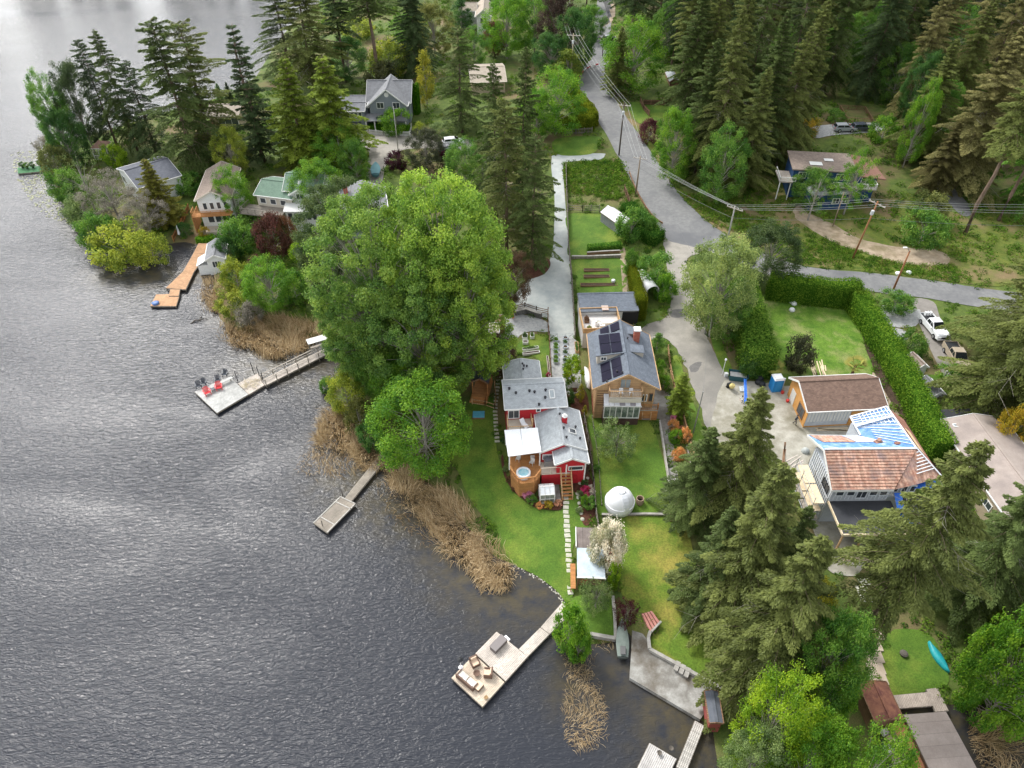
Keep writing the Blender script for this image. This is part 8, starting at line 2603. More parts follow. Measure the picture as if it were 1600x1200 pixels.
TREES = [
 # ---- left point
 ('openfir', 310, 272, 30, 130, 'fir', 'broad fir rising highest on the point beside the slate-roofed house'),
 ('openfir', 340, 250, 34, 116, 'olive', 'olive fir standing right behind the highest fir on the point'),
 ('openfir', 215, 235, 46, 66, 'fir', 'pointed dark fir on the point, second of the two slim tops by the water'),
 ('openfir', 183, 228, 62, 62, 'dark', 'narrow dark fir on the point, first of the two slim tops by the water'),
 ('openfir', 245, 240, 95, 70, 'dark', 'shorter dark fir filling the gap under the highest fir'),
 ('broad', 148, 238, 92, 64, 'dark', 'round-topped dark tree at the water side of the point'),
 ('broad', 112, 252, 112, 52, 'mid', 'leftmost tall tree on the point, green down its lake side'),
 ('broad', 120, 262, 165, 58, 'deep', 'low dark tree at the foot of the leftmost point tree'),
 ('slimfir', 412, 252, 32, 74, 'dark', 'slim spire-topped fir between the two leafy house roofs and the lake'),
 ('cedar', 478, 262, 85, 104, 'cedar', 'light green cedar with drooping tiers, left one of the pair'),
 ('cedar', 530, 255, 84, 108, 'cedar', 'light green cedar with drooping tiers, right one of the pair by the grey house'),
 ('cedar', 262, 352, 246, 70, (0.20, 0.20, 0.035), 'golden green conifer in front of the slate-roofed house'),
 ('sparse', 190, 352, 268, 88, 'grey', 'bare grey twiggy tree on the bank below the slate-roofed house'),
 ('sparse', 150, 330, 240, 70, 'sage', 'pale olive shore tree left of the bare twiggy tree'),
 ('sparse', 240, 372, 300, 70, 'grey', 'low bare grey shrub between the willow and the golden conifer'),
 ('shrub', 200, 408, 352, 78, 'willow', 'yellow-green willow bush overhanging the water, lake side'),
 ('shrub', 243, 410, 356, 62, 'willow', 'yellow-green willow bush overhanging the water, dock side'),
 ('shrub', 165, 388, 330, 60, 'mid', 'green shore bush left of the willow bushes'),
 ('shrub', 112, 312, 262, 54, 'mid', 'green bush at the outer tip of the point'),
 ('shrub', 98, 285, 222, 50, 'olive', 'brown-green bush beside the green swim platform'),
 ('twiggy', 82, 245, 205, 44, 'grey', 'bare pale bush leaning over the lily pads'),
 ('shrub', 140, 350, 300, 56, 'sage', 'greyish bush on the lake bank under the bare tree'),
 ('shrub', 183, 258, 224, 34, 'lime', 'lime yellow shrub behind the slate roof'),
 ('shrub', 337, 225, 190, 36, 'maroon', 'dark red maple beside the far lakeside house'),
 ('broad', 372, 282, 198, 50, 'willow', 'pale yellow-green tree behind the chalet'),
 ('broad', 374, 348, 262, 60, 'bright', 'bright green round tree hiding the right side of the chalet'),
 ('fir', 362, 165, 128, 20, 'dark', 'small dark fir at the lake behind the far house'),
 ('fir', 346, 160, 130, 18, 'mid', 'tiny green fir at the lake behind the far house'),
 ('shrub', 330, 268, 235, 40, 'deep', 'dark shrub between the chalet and the red maple'),
 ('shrub', 300, 300, 270, 44, 'mid', 'green shrub beside the chalet wall facing the slate-roofed house'),
 ('shrub', 292, 368, 345, 26, 'deep', 'dark green mound on the chalet terrace'),
 ('shrub', 322, 372, 352, 16, 'gold', 'golden yellow bush in front of the chalet'),
 # ---- behind, upper left
 ('openfir', 492, 145, -30, 118, 'olive', 'wide brownish fir by the lake behind the two cedars', ),
 ('openfir', 455, 120, -25, 90, 'fir', 'fir nearest the upper lake shore'),
 ('highfir', 541, 128, -60, 62, 'dark', 'tall fir with a bare trunk left of the grey house gable'),
 ('highfir', 589, 124, -70, 84, 'fir', 'tall fir with a bare trunk directly behind the grey house'),
 ('bigfir', 652, 118, -60, 74, 'dark', 'dark fir behind the right end of the grey house'),
 ('broad', 548, 125, 55, 60, 'deep', 'dark leafy tree under the bare-trunked fir'),
 ('openfir', 722, 207, 42, 80, 'fir', 'conical fir in the garden right of the clipped hedge'),
 ('column', 668, 168, 76, 26, 'yellow', 'slim cypress with golden tip beside the clipped hedge'),
 ('openfir', 775, 330, 98, 76, 'fir', 'fir beyond the cottonwoods, left of the two driveway firs'),
 ('fir', 818, 345, 72, 84, 'fir', 'pointed fir beside the shared driveway with the highest top'),
 ('openfir', 792, 398, 158, 96, 'olive', 'olive fir close to the cottonwoods by the driveway'),
 ('openfir', 832, 418, 212, 84, 'fir', 'fir at the red mulch bed by the driveway'),
 ('broad', 800, 480, 392, 56, 'brown', 'brown-leaved tree over the edge of the driveway'),
 ('broad', 868, 210, 108, 92, 'bright', 'bright green maple inside the curved hedge'),
 ('broad', 838, 215, 140, 60, 'bright', 'smaller green maple beside the driveway firs'),
 ('column', 886, 130, 76, 42, 'cedar', 'cone-shaped clipped cypress beside the upper power pole'),
 ('column', 722, 52, -6, 34, 'deep', 'dark poplar column beside the white gable at the top'),
 ('broad', 792, 92, -12, 74, 'bright', 'bright green tree at the top beside the purple-leaved one'),
 ('broad', 835, 85, -20, 66, 'mid', 'green tree directly behind the purple-leaved tree'),
 ('broad', 868, 98, -18, 62, (0.075, 0.05, 0.035), 'dull purple-brown tree above the upper power pole'),
 ('broad', 900, 110, 10, 62, 'deep', 'deep green tree at the bend of the road'),
 ('broad', 742, 108, 42, 50, 'mid', 'green tree in front of the white gable house'),
 ('broad', 772, 88, 30, 36, 'russet', 'russet tree behind the beige roof'),
 ('broad', 860, 118, 50, 56, 'deep', 'low dark tree left of the upper power pole'),
 ('broad', 985, 145, 30, 100, 'bright', 'large bright green maple right of the road bend'),
 ('fir', 962, 150, 42, 48, 'olive', 'olive conifer between the road and the large maple'),
 ('broad', 922, 62, 5, 44, 'mid', 'green tree beside the dirt turnout at the top'),
 ('broad', 680, 90, 0, 60, (0.17, 0.19, 0.05), 'yellowish tree in the open ground behind the grey house'),
 ('shrub', 610, 118, 60, 60, 'willow', 'yellow-green scrub behind the grey house roof'),
 ('shrub', 560, 60, 25, 60, 'willow', 'pale scrub patch near the upper lake shore'),
 ('shrub', 640, 60, 20, 56, 'mid', 'green scrub between the bare-trunked firs at the top'),
 ('shrub', 600, 140, 95, 50, (0.08, 0.09, 0.03), 'brown-green brush against the grey house back wall'),
 # ---- middle
 ('broad', 535, 268, 188, 80, 'bright', 'bright green tree above the green roofs'),
 ('broad', 505, 338, 246, 80, 'bright', 'bright green tree hiding the right green-roofed house'),
 ('shrub', 485, 352, 308, 30, 'lime', 'yellow-green bush against the white house wall'),
 ('shrub', 435, 342, 298, 34, 'mid', 'clipped green bush between the two green-roofed houses'),
 ('shrub', 622, 262, 236, 32, 'purple', 'purple-red maple beside the turning circle'),
 ('broad', 668, 268, 202, 58, (0.065, 0.075, 0.035), 'dark grey-green olive tree beside the turning circle'),
 ('shrub', 700, 262, 232, 30, 'purple', 'small dusky plum tree at the parking place'),
 ('broad', 728, 292, 218, 66, 'mid', 'mid green tree above the cottonwoods'),
 ('broad', 560, 288, 215, 46, 'mid', 'narrow green tree at the top of the turning circle drive'),
 ('broad', 755, 300, 240, 60, 'cotton', 'green tree between the cottonwoods and the driveway firs'),
 ('shrub', 620, 208, 166, 44, 'bright', 'bright shrub in front of the grey house porch'),
 ('shrub', 598, 202, 178, 20, 'deep', 'dark round shrub by the grey house steps'),
 ('shrub', 655, 213, 188, 22, 'willow', 'yellowish shrub at the end of the white picket fence'),
 ('shrub', 690, 215, 190, 40, 'sage', 'silvery shrub bed along the neighbour garden'),
 ('shrub', 375, 395, 340, 56, 'mid', 'green bush right of the small white boathouse'),
 ('shrub', 360, 410, 368, 44, 'deep', 'dark bush hugging the small white boathouse'),
 ('shrub', 432, 398, 330, 56, (0.10, 0.045, 0.03), 'dark red-brown shrub in the middle of the garden slope'),
 ('shrub', 455, 385, 335, 26, 'russet', 'russet shrub beside the cottonwoods'),
 ('shrub', 402, 420, 395, 24, (0.16, 0.05, 0.06), 'small wine-red shrub above the shore bushes'),
 ('shrub', 375, 455, 400, 46, 'willow', 'feathery yellow-green bush at the waterline left of the reeds'),
 ('shrub', 370, 490, 455, 50, 'willow', 'pale yellow bush over the reeds'),
 ('broad', 430, 480, 405, 84, 'bright', 'bright green shore tree above the tan reeds'),
 ('shrub', 392, 505, 470, 44, 'grey', 'bare grey bush at the edge of the reeds'),
 ('shrub', 465, 470, 420, 44, 'mid', 'green bush beside the sunlit grass slope'),
 ('shrub', 400, 360, 330, 50, 'mid', 'green shrub under the left green-roofed house'),
 ('shrub', 478, 410, 370, 44, 'lime', 'lime shrub on the slope below the white house'),
 ('cotton', 702, 560, 258, 226, 'cottonl', 'huge cottonwood with the light yellow-green crown'),  # lighter, yellower leaf colour of its own
 ('cotton', 606, 575, 322, 226, 'cotton', 'huge cottonwood closest to the railed dock'),
 ('cotton', 730, 600, 372, 176, 'cottonl', 'cottonwood with crown touching the gravel patio'),
 ('cotton', 552, 480, 300, 160, (0.10, 0.15, 0.045), 'grey-green cottonwood over the chimney roof'),
 ('cotton', 668, 625, 428, 176, 'cottond', 'dark lower cottonwood above the bright shore tree'),
 ('cotton', 590, 588, 440, 150, 'cottond', 'low cottonwood leaning over the railed dock'),
 ('broad', 668, 718, 592, 146, 'bright', 'bright lime tree with bare twigs above the plank dock'),
 ('broad', 625, 640, 560, 84, 'bright', 'bright green tree between the cottonwoods and the lime one'),
 ('broad', 590, 620, 548, 70, 'mid', 'green shore tree beside the grey garden steps'),
 ('shrub', 545, 640, 580, 54, 'willow', 'yellow-green bush on the shore above the reeds'),
 ('shrub', 512, 612, 590, 22, 'mid', 'small rounded bush standing alone at the waterline'),
 ('shrub', 565, 672, 620, 52, (0.12, 0.13, 0.03), 'olive-yellow bush on the shore bank'),
 ('shrub', 585, 700, 650, 44, 'deep', 'dark bush at the top of the reeds'),
 ('broad', 778, 584, 524, 60, 'brown', 'round brown-olive tree behind the grey studio roof'),
 ('ball', 893, 600, 556, 38, 'lime', 'lime green ball tree between the red house and the chalet'),
 ('column', 906, 628, 600, 12, 'yellow', 'slim yellow conifer in the red mulch'),
 ('shrub', 884, 630, 604, 26, 'deep', 'dark shrub behind the red house'),
 ('column', 913, 650, 633, 8, 'yellow', 'small yellow-green spire beside the brick path'),
 ('twiggy', 962, 712, 660, 72, 'sage', 'spreading apple tree on the chalet lawn'),
 ('column', 1024, 555, 520, 22, 'mid', 'upright green shrub at the chalet roof corner by the lane'),
 ('ball', 1027, 588, 562, 22, 'bright', 'clipped green ball shrub, upper of the two beside the chalet'),
 ('ball', 1036, 606, 585, 22, 'bright', 'clipped green ball shrub, lower of the two beside the chalet'),
 ('slimfir', 1056, 650, 582, 44, 'cedar', 'drooping green cypress right of the chalet'),
 ('shrub', 1052, 672, 654, 20, 'orange', 'orange azalea, uppermost of the flower border'),
 ('shrub', 1068, 690, 668, 20, 'orange', 'orange azalea against the wooden fence'),
 ('shrub', 1054, 690, 672, 20, 'bright', 'green fern-like shrub among the azaleas'),
 ('shrub', 1058, 718, 698, 22, 'orange', 'orange azalea, lowest of the flower border'),
 ('shrub', 1052, 660, 647, 12, 'pink', 'pale pink azalea beside the stair landing'),
 ('shrub', 985, 372, 325, 46, 'mid', 'bush filling the bend of road below the white-roofed greenhouse'),
 ('shrub', 1012, 365, 335, 34, 'mid', 'bush on the road verge by the barrier'),
 ('shrub', 1022, 445, 395, 62, 'mid', 'big bush arching over the white tent'),
 ('shrub', 1035, 470, 425, 34, 'bright', 'bright bush between the white tent and the lane'),
 ('shrub', 985, 430, 385, 26, 'mid', 'green bush at the top of the mossy hedge'),
 ('broad', 1108, 525, 372, 112, 'pale', 'pale feathery tree at the junction of lane and road'),
 ('broad', 1130, 530, 440, 64, 'mid', 'green tree under the pale feathery tree'),
 ('broad', 1192, 442, 345, 92, (0.075, 0.12, 0.035), 'spreading dark green tree at the corner of the tall hedge'),
 ('shrub', 1395, 484, 455, 52, 'mid', 'rounded roadside bush between lamp pole and parking place'),
 ('shrub', 1240, 578, 520, 42, (0.075, 0.085, 0.04), 'dark conifer bush behind the brown garage roof'),
 ('shrub', 1170, 585, 545, 40, 'deep', 'dark bush at the lane side of the clipped hedge'),
 ('shrub', 1485, 600, 572, 50, 'bright', 'light green bush behind the little white shed'),
 ('shrub', 1420, 552, 520, 40, 'mid', 'bush along the hedge above the little white shed'),
 ('shrub', 1560, 700, 620, 50, 'gold', 'yellow-green shrub beside the mobile home'),
 ('shrub', 1590, 690, 640, 50, (0.3, 0.3, 0.03), 'golden shrub at the right edge of the picture'),
 ('shrub', 1545, 655, 625, 34, 'white', 'white flowering shrub behind the black awning'),
 ('shrub', 930, 835, 815, 1, 'white', 'x'),
 # ---- roadside right
 ('broad', 1046, 285, 165, 62, 'bright', 'bright green maple on the uphill side of the road'),
 ('shrub', 1012, 222, 182, 34, (0.13, 0.04, 0.045), 'wine-red bush beside the road by the garden fence'),
 ('broad', 1118, 318, 196, 74, 'mid', 'green maple with pale trunk among the roadside firs'),
 ('sparse', 1262, 345, 262, 70, 'bright', 'thin bright maple in front of the blue house, lane side'),
 ('sparse', 1318, 335, 236, 70, 'bright', 'thin bright maple hiding the middle of the blue house'),
 ('broad', 1262, 322, 262, 60, 'mid', 'green maple below the blue house deck'),
 ('shrub', 1375, 222, 178, 44, 'bright', 'bright shrub behind the blue house roof'),
 ('shrub', 1262, 210, 184, 34, 'gold', 'golden shrub beside the drive above the blue house'),
 ('shrub', 1305, 190, 168, 30, 'mid', 'green bush below the forest deck'),
 ('shrub', 1435, 382, 325, 66, 'mid', 'wild bush beside the dirt track'),
 ('shrub', 1445, 345, 298, 50, 'olive', 'olive bush above the dirt track'),
 ('broad', 1432, 140, 62, 50, 'deep', 'deep green tree inside the conifer forest'),
 # ---- centre firs
 ('bigfir', 1128, 810, 606, 158, 'olive', 'big fir beside the construction yard with its tip at the blue toilet'),
 ('bigfir', 1078, 812, 668, 110, 'fir', 'darker fir overhanging the chalet lawn steps'),
 ('bigfir', 1132, 975, 725, 196, 'olive', 'biggest fir of the centre row, below the one by the blue toilet'),
 ('bigfir', 1096, 945, 792, 120, 'fir', 'fir over the upper edge of the lower lawn'),
 ('bigfir', 1180, 1062, 838, 196, 'olive', 'fir with pale dead branches above the concrete ramp'),
 ('bigfir', 1190, 965, 790, 100, 'fir', 'fir squeezed between the centre row and the black deck roof'),
 ('leanfir', 1320, 1036, 690, 186, 'olive', 'great leaning fir with bare red-brown trunk beside the wooden steps'),
 ('bigfir', 1496, 945, 735, 170, 'fir', 'fir in front of the mobile home, right of the great leaning fir'),
 ('bigfir', 1550, 648, 322, 196, 'olive', 'big fir at the right edge behind the white pickup'),
 ('bigfir', 1584, 560, 258, 150, 'olive', 'fir at the right edge standing just below the road'),
 ('bigfir', 1640, 660, 360, 170, 'fir', 'fir cut by the right edge above the mobile home'),
 ('bigfir', 1620, 1010, 800, 150, 'fir', 'fir cut by the right edge below the mobile home'),
 ('cedar', 1575, 985, 900, 90, 'cedar', 'light yellow-green conifer above the big round tree'),
 # ---- bottom
 ('dome', 1536, 1120, 962, 150, 'bright', 'big round bright tree over the teal canoe'),
 ('dome', 1606, 1125, 1012, 90, 'bright', 'bright tree at the right edge beside the big round tree'),
 ('broad', 1172, 1198, 1062, 116, 'lime', 'lime tree beside the dark-roofed ramp shed'),
 ('broad', 1155, 1235, 1140, 90, 'sage', 'olive tree over the water below the ramp shed'),
 ('broad', 1225, 1250, 1140, 110, 'bright', 'lime tree cut by the bottom edge'),
 ('broad', 1288, 1290, 1150, 112, (0.12, 0.24, 0.02), 'bright tree right of the garden chairs'),
 ('broad', 1246, 1115, 955, 108, 'mid', 'dark leafy tree above the garden chairs'),
 ('broad', 1225, 1080, 960, 96, 'deep', 'deep green tree between the dead-branched fir and the garden chairs'),
 ('broad', 1262, 1140, 1045, 78, 'bright', 'bright tree beside the rusty-roofed shed'),
 ('shrub', 1272, 945, 905, 60, 'yellow', 'yellow shrub at the foot of the centre firs'),
 ('shrub', 1210, 875, 838, 50, 'mid', 'green shrub along the construction yard edge'),
 ('shrub', 1232, 915, 870, 56, 'willow', 'weedy green bush beside the yard path'),
 ('shrub', 1348, 1012, 985, 22, 'willow', 'yellow-green bush between the red-brown trunk and the wooden steps'),
 ('shrub', 887, 1010, 944, 52, 'bright', 'bright round bush where the plank dock meets the shore'),
 ('shrub', 902, 1030, 985, 34, 'bright', 'lower half of the bush at the dock, over the water'),
 ('twiggy', 930, 950, 905, 54, 'sage', 'grey-green olive tree below the metal-roofed shed'),
 ('twiggy', 976, 975, 932, 42, (0.07, 0.018, 0.022), 'dark purple weeping maple above the covered skiff'),
 ('ball', 956, 920, 878, 22, 'lime', 'lime shrub beside the metal-roofed shed'),
 ('shrub', 912, 792, 770, 12, 'bright', 'green bush at the bottom of the rock garden'),
]
TREES = [t for t in TREES if t[6] != 'x']
for t_ in TREES:
 tree(*t_)
# ---- forest at the upper right: three ragged rows, near to far
frnd = random.Random(77)
SPOT = [(1085, 272, 60, 86, 'fir', 'fir with hanging boughs beside the road, nearest the red bush'), (1108, 290, 10, 96, 'olive', 'tall olive fir on the uphill road edge'),
  (1158, 300, 105, 84, 'olive', 'fir in front of the forest, left of the blue house deck'), (1175, 262, 15, 100, 'fir', 'fir directly behind the one left of the blue house deck'),
  (1212, 262, 40, 78, 'olive', 'fir touching the left end of the blue house roof'), (1232, 238, -5, 84, 'olive', 'mossy fir behind the left end of the blue house'),
  (1070, 190, -20, 90, 'fir', 'fir behind the grey shed roof'), (1130, 205, -35, 96, 'olive', 'broad fir in the second row behind the roadside ones'),
  (1490, 292, 40, 130, 'tan', 'tan-tipped fir, the widest behind the right end of the blue house'), (1425, 245, 60, 92, 'olive', 'fir behind the right end of the brown roof'),
  (1455, 298, 190, 70, (0.12, 0.11, 0.04), 'low olive fir at the right corner of the blue house'), (1600, 330, 60, 90, 'mid', 'green fir at the right edge beside the pale trunks'),
  (1545, 250, -10, 120, 'tan', 'tan fir reaching the top edge at the right')]
for x, y, tp, w, c, lb in SPOT:
 tree('bigfir', x, y, tp, w, c, lb, group='forest firs behind the road')
tree('highfir', 1508, 366, 100, 90, 'olive', 'fir with long bare pale trunk beside the dirt track', var=1)
tree('highfir', 1560, 345, 110, 84, 'mid', 'fir with bare pale trunk, further right of the dirt track', var=0)
rows = [(190, 1000, 1620, 52, 'fir'), (150, 1010, 1640, 48, 'dark'), (105, 990, 1660, 50, 'fir'), (66, 985, 1680, 50, 'dark'), (34, 975, 1700, 54, 'fir'), (5, 560, 1720, 60, 'dark')]
for ri, (yb, x0, x1, st, c) in enumerate(rows):
 x = x0
 while x < x1:
  xx, yy = x + frnd.uniform(-14, 14), yb + frnd.uniform(-9, 9)
  x += st
  if yb > 170 and 1230 < xx < 1390:
   continue
  if ri < 2 and xx < 1060:
   continue
  if abs(xx - 945) < 26:
   continue
  b = P(xx, yy)
  h = frnd.uniform(24, 34)
  col = frnd.choice(['fir', 'fir', 'olive', 'dark', 'tan' if xx > 1400 else 'olive'])
  tree(frnd.choice(['bigfir', 'openfir', 'openfir', 'highfir', 'fir']) if ri else frnd.choice(['bigfir', 'openfir']), xx, yy, 0, frnd.uniform(64, 84) * (1 - 0.06 * ri), col,
    'one of the crowded dark firs of the forest behind the road', group='crowded firs of the forest', world=(b, h))
UND = [(1240, 118, 50), (1300, 128, 44), (1345, 120, 40), (1390, 160, 46), (1412, 200, 40), (1470, 130, 48), (1500, 180, 44), (1560, 150, 50), (1200, 170, 44), (1150, 150, 48), (1095, 130, 46), (1040, 90, 48), (1060, 60, 44), (1300, 60, 50), (1400, 90, 48), (1240, 60, 44),
  (1580, 210, 50), (1410, 262, 36), (1450, 230, 40)]
for k, (x, y, w_) in enumerate(UND):
 tree('broad', x, y, 0, w_ * 1.25, frnd.choice(['mid', 'bright', 'deep', 'mid', 'olive']), 'leafy understorey tree crowded between the firs of the forest', group='leafy trees among the forest firs', world=(P(x, y), frnd.uniform(11, 17)))
# far wood beyond the picture's top: reads as one mass in the reflections
V0 = np.empty(len(PROTO['fir'][0][1].vertices) * 3, np.float32)
PROTO['fir'][0][1].vertices.foreach_get('co', V0)
V0 = V0.reshape(-1, 4, 3)[::9].reshape(-1, 3)
Vs = []
for k in range(34):
 a = frnd.uniform(0, 6.28)
 s = frnd.uniform(0.75, 1.15)
 ca, sa = math.cos(a), math.sin(a)
 q = V0.copy()
 c0 = q.reshape(-1, 4, 3).mean(1, keepdims=True)
 q = ((q.reshape(-1, 4, 3) - c0) * 2.3 + c0).reshape(-1, 3)
 x = q[:, 0] * ca - q[:, 1] * sa
 y = q[:, 0] * sa + q[:, 1] * ca
 X = -330 + k * 8.0 + frnd.uniform(-3, 3)
 if k % 7 in (2, 3):
  continue
 Vs.append(np.c_[x * s * 1.2 + X, y * s * 1.2 + 304 + frnd.uniform(-4, 8), q[:, 2] * s * 1.1])
Vs = np.concatenate(Vs)
me = raw_mesh('far_shore_wood', Vs, np.arange(len(Vs)).reshape(-1, 4), np.repeat(np.random.default_rng(4).random(len(Vs) // 4), 4), f_fir)
o = bpy.data.objects.new('far_shore_wood', me)
COL.objects.link(o)
o.color = (0.035, 0.055, 0.02, 1)
o['kind'] = 'stuff'
f_hedge = foliage_mat('hedge_leaves', 0.55, 0.03, 0.35, 0.0)
# ---- hedges: a solid clipped volume with a skin of leaves
def hedge(px, w, h, label, col, name='hedge', dens=72, rough=0.24, taper=0.85, cat='hedge', leaf=0.2, z0=0.0):
 c = catmull([P(*p) for p in px], 5, False)
 r = np.random.default_rng(int(px[0][0]))
 pts = np.array([tuple(p) for p in c])
 base = Vector(pts[0])
 V, F = [], []
 n = len(pts)
 sec = []
 for i in range(n):
  d = pts[min(i + 1, n - 1)] - pts[max(i - 1, 0)]
  d[2] = 0
  d /= np.linalg.norm(d)
  nr = np.array([-d[1], d[0], 0])
  hh = h[0] + (h[1] - h[0]) * i / (n - 1) if hasattr(h, '__len__') else h
  ww = w * (1 + 0.06 * math.sin(i * 1.7))
  hh = hh * (1 + 0.05 * math.sin(i * 2.3) + 0.03 * math.sin(i * 5.1))
  prof = [(-ww / 2, -0.4), (-ww / 2 * 1.0, hh * 0.5), (-ww / 2 * (taper + .08), hh * 0.93), (-ww * 0.36, hh), (ww * 0.36, hh), (ww / 2 * (taper + .08), hh * 0.93), (ww / 2, hh * 0.5), (ww / 2, -0.4)]
  sec.append([pts[i] + nr * a + np.array([0, 0, b]) for a, b in prof])
 sec = np.array(sec)          # n, 8, 3
 k = sec.shape[1]
 core = (sec - pts[:, None, :]) * np.array([0.84, 0.84, 0.90]) + pts[:, None, :]
 V = core.reshape(-1, 3)
 F = []
 for i in range(n - 1):
  for j in range(k - 1):
   F.append((i * k + j, (i + 1) * k + j, (i + 1) * k + j + 1, i * k + j + 1))
 for i0, s in ((0, 1), (n - 1, -1)):
  for j in range(3):
   q = (i0 * k + j, i0 * k + j + 1, i0 * k + k - 2 - j, i0 * k + k - 1 - j)
   F.append(q if s > 0 else q[::-1])
 T = [np.full(len(V), 0.12)]
 Vs, nv = [V], len(V)
 Fs = [np.array(F)]
 # leaves over every section patch
 quads = [(sec[i, j], sec[i + 1, j], sec[i + 1, j + 1], sec[i, j + 1]) for i in range(n - 1) for j in range(k - 1)]
 for i0 in (0, n - 1):
  for j in range(3):
   quads.append((sec[i0, j], sec[i0, j + 1], sec[i0, k - 2 - j], sec[i0, k - 1 - j]))
 for a, b, c_, d_ in quads:
  nr = np.cross(b - a, d_ - a)
  A = np.linalg.norm(nr)
  if A < 1e-6:
   continue
  nr = nr / A
  mid = (a + b + c_ + d_) / 4
  ci = np.argmin(np.hypot(pts[:, 0] - mid[0], pts[:, 1] - mid[1]))
  out = mid - (pts[ci] + np.array([0, 0, 0.5]))
  if nr @ out < 0:
   nr = -nr
  m = int(A * dens) + 1
  u, v = r.random((2, m, 1))
  C = (a * (1 - u) + b * u) * (1 - v) + (d_ * (1 - u) + c_ * u) * v + nr * r.uniform(-rough, rough * 0.8, (m, 1)) * (0.5 + 0.8 * r.random())
  N = unit(nr + r.normal(size=(m, 3)) * 0.5)
  D = unit(np.cross(N, r.normal(size=(m, 3))))
  tt = np.clip(0.3 * r.random() + 0.7 * r.random(m), 0, 1)
  Vb, Fb, Tb = blades(C, D, leaf * r.uniform(.7, 1.4, m), leaf * 0.65 * r.uniform(.7, 1.3, m), N, tt)
  Vs.append(Vb)
  Fs.append(Fb + nv)
  T.append(Tb)
  nv += len(Vb)
 V = np.concatenate(Vs) - np.array(base)
 me = raw_mesh(name, V, np.concatenate(Fs), np.concatenate(T), f_hedge)
 o = bpy.data.objects.new(name, me)
 COL.objects.link(o)
 o.location = base
 o.color = rgba(COLS[col] if isinstance(col, str) else col)
 CLEAR.append(np.array([s[0][:2] for s in sec] + [s[-1][:2] for s in sec[::-1]]))
 return tag(o, label, cat)
HG1 = (0.11, 0.21, 0.022)
hedge([(1196, 462), (1250, 470), (1335, 478)], 2.6, 4.2, 'tall clipped hedge closing the daisy lawn on the road side', HG1)
hedge([(1332, 482), (1376, 550), (1414, 618), (1464, 722)], 2.7, 3.6, 'long clipped hedge running down between the brown garage and the white sheds', (0.125, 0.24, 0.024))
hedge([(1150, 470), (1168, 530), (1183, 592)], 4.2, 4.4, 'overgrown cypress hedge between the lane and the daisy lawn', (0.115, 0.22, 0.03), rough=0.5, leaf=0.26)
hedge([(987, 425), (991, 455), (999, 502)], 1.9, (2.2, 4.2), 'mossy yellow-green hedge wedge beside the white tent', (0.13, 0.155, 0.012), rough=0.08, leaf=0.12, dens=80)
hedge([(887, 150), (905, 168), (922, 188), (926, 198)], 2.4, 3.0, 'yellow-green hedge along the road bend', (0.15, 0.19, 0.015), rough=0.1)
hedge([(926, 201), (900, 205), (872, 205)], 2.4, 3.2, 'yellow-green hedge running back from the road above the small corner lawn', (0.14, 0.18, 0.015), rough=0.1)
hedge([(648, 177), (656, 177)], 2.4, 6.5, 'tall clipped hedge block beside the grey gabled house', (0.08, 0.20, 0.012), rough=0.08)
hedge([(579, 204), (612, 206)], 1.6, 1.6, 'low clipped hedge inside the picket fence, porch side', (0.08, 0.20, 0.012), rough=0.08)
hedge([(616, 207), (641, 208)], 1.6, 1.6, 'low clipped hedge inside the picket fence, garden side', (0.08, 0.20, 0.012), rough=0.08)
hedge([(980, 330), (1000, 352), (1012, 372), (1030, 380)], 3.5, 2.0, 'rough green hedge following the road barrier', (0.06, 0.14, 0.02), rough=0.5)
hedge([(918, 392), (945, 390), (970, 387)], 1.2, 1.1, 'low clipped hedge across the garden terrace', 'mid', rough=0.15)
hedge([(310, 376), (322, 378), (336, 373)], 1.3, 0.9, 'low curved hedge at the head of the orange dock', 'bright', rough=0.1)
# ---- undergrowth and reeds: nobody could count them
f_under = ramp_foliage('undergrowth_leaves', [(0.0, (0.035, 0.085, 0.018)), (0.35, (0.085, 0.175, 0.022)), (0.62, (0.14, 0.25, 0.026)), (0.84, (0.21, 0.22, 0.05)), (1.0, (0.21, 0.14, 0.075))], 0.3)
f_reed = ramp_foliage('dry_reeds', [(0.0, (0.19, 0.125, 0.06)), (0.5, (0.43, 0.31, 0.165)), (1.0, (0.70, 0.56, 0.36))], 0.15)
def pxpoly(px, z=None):
 return np.array([(PZ(x, y, z) if z is not None else P(x, y))[:2] for x, y in px])
def scatter(poly, dens, r, clear=True):
 lo, hi = poly.min(0), poly.max(0)
 n = int((hi - lo).prod() * dens)
 q = r.uniform(lo, hi, (n, 2))
 q = q[inside(q, poly)]
 if clear and len(q):
  for c in CLEAR:
   a, b = c.min(0), c.max(0)
   m = (q[:, 0] > a[0]) & (q[:, 0] < b[0]) & (q[:, 1] > a[1]) & (q[:, 1] < b[1])
   if m.any():
    k = np.where(m)[0]
    ins = inside(q[k], c)
    q = np.delete(q, k[ins], 0)
 return q
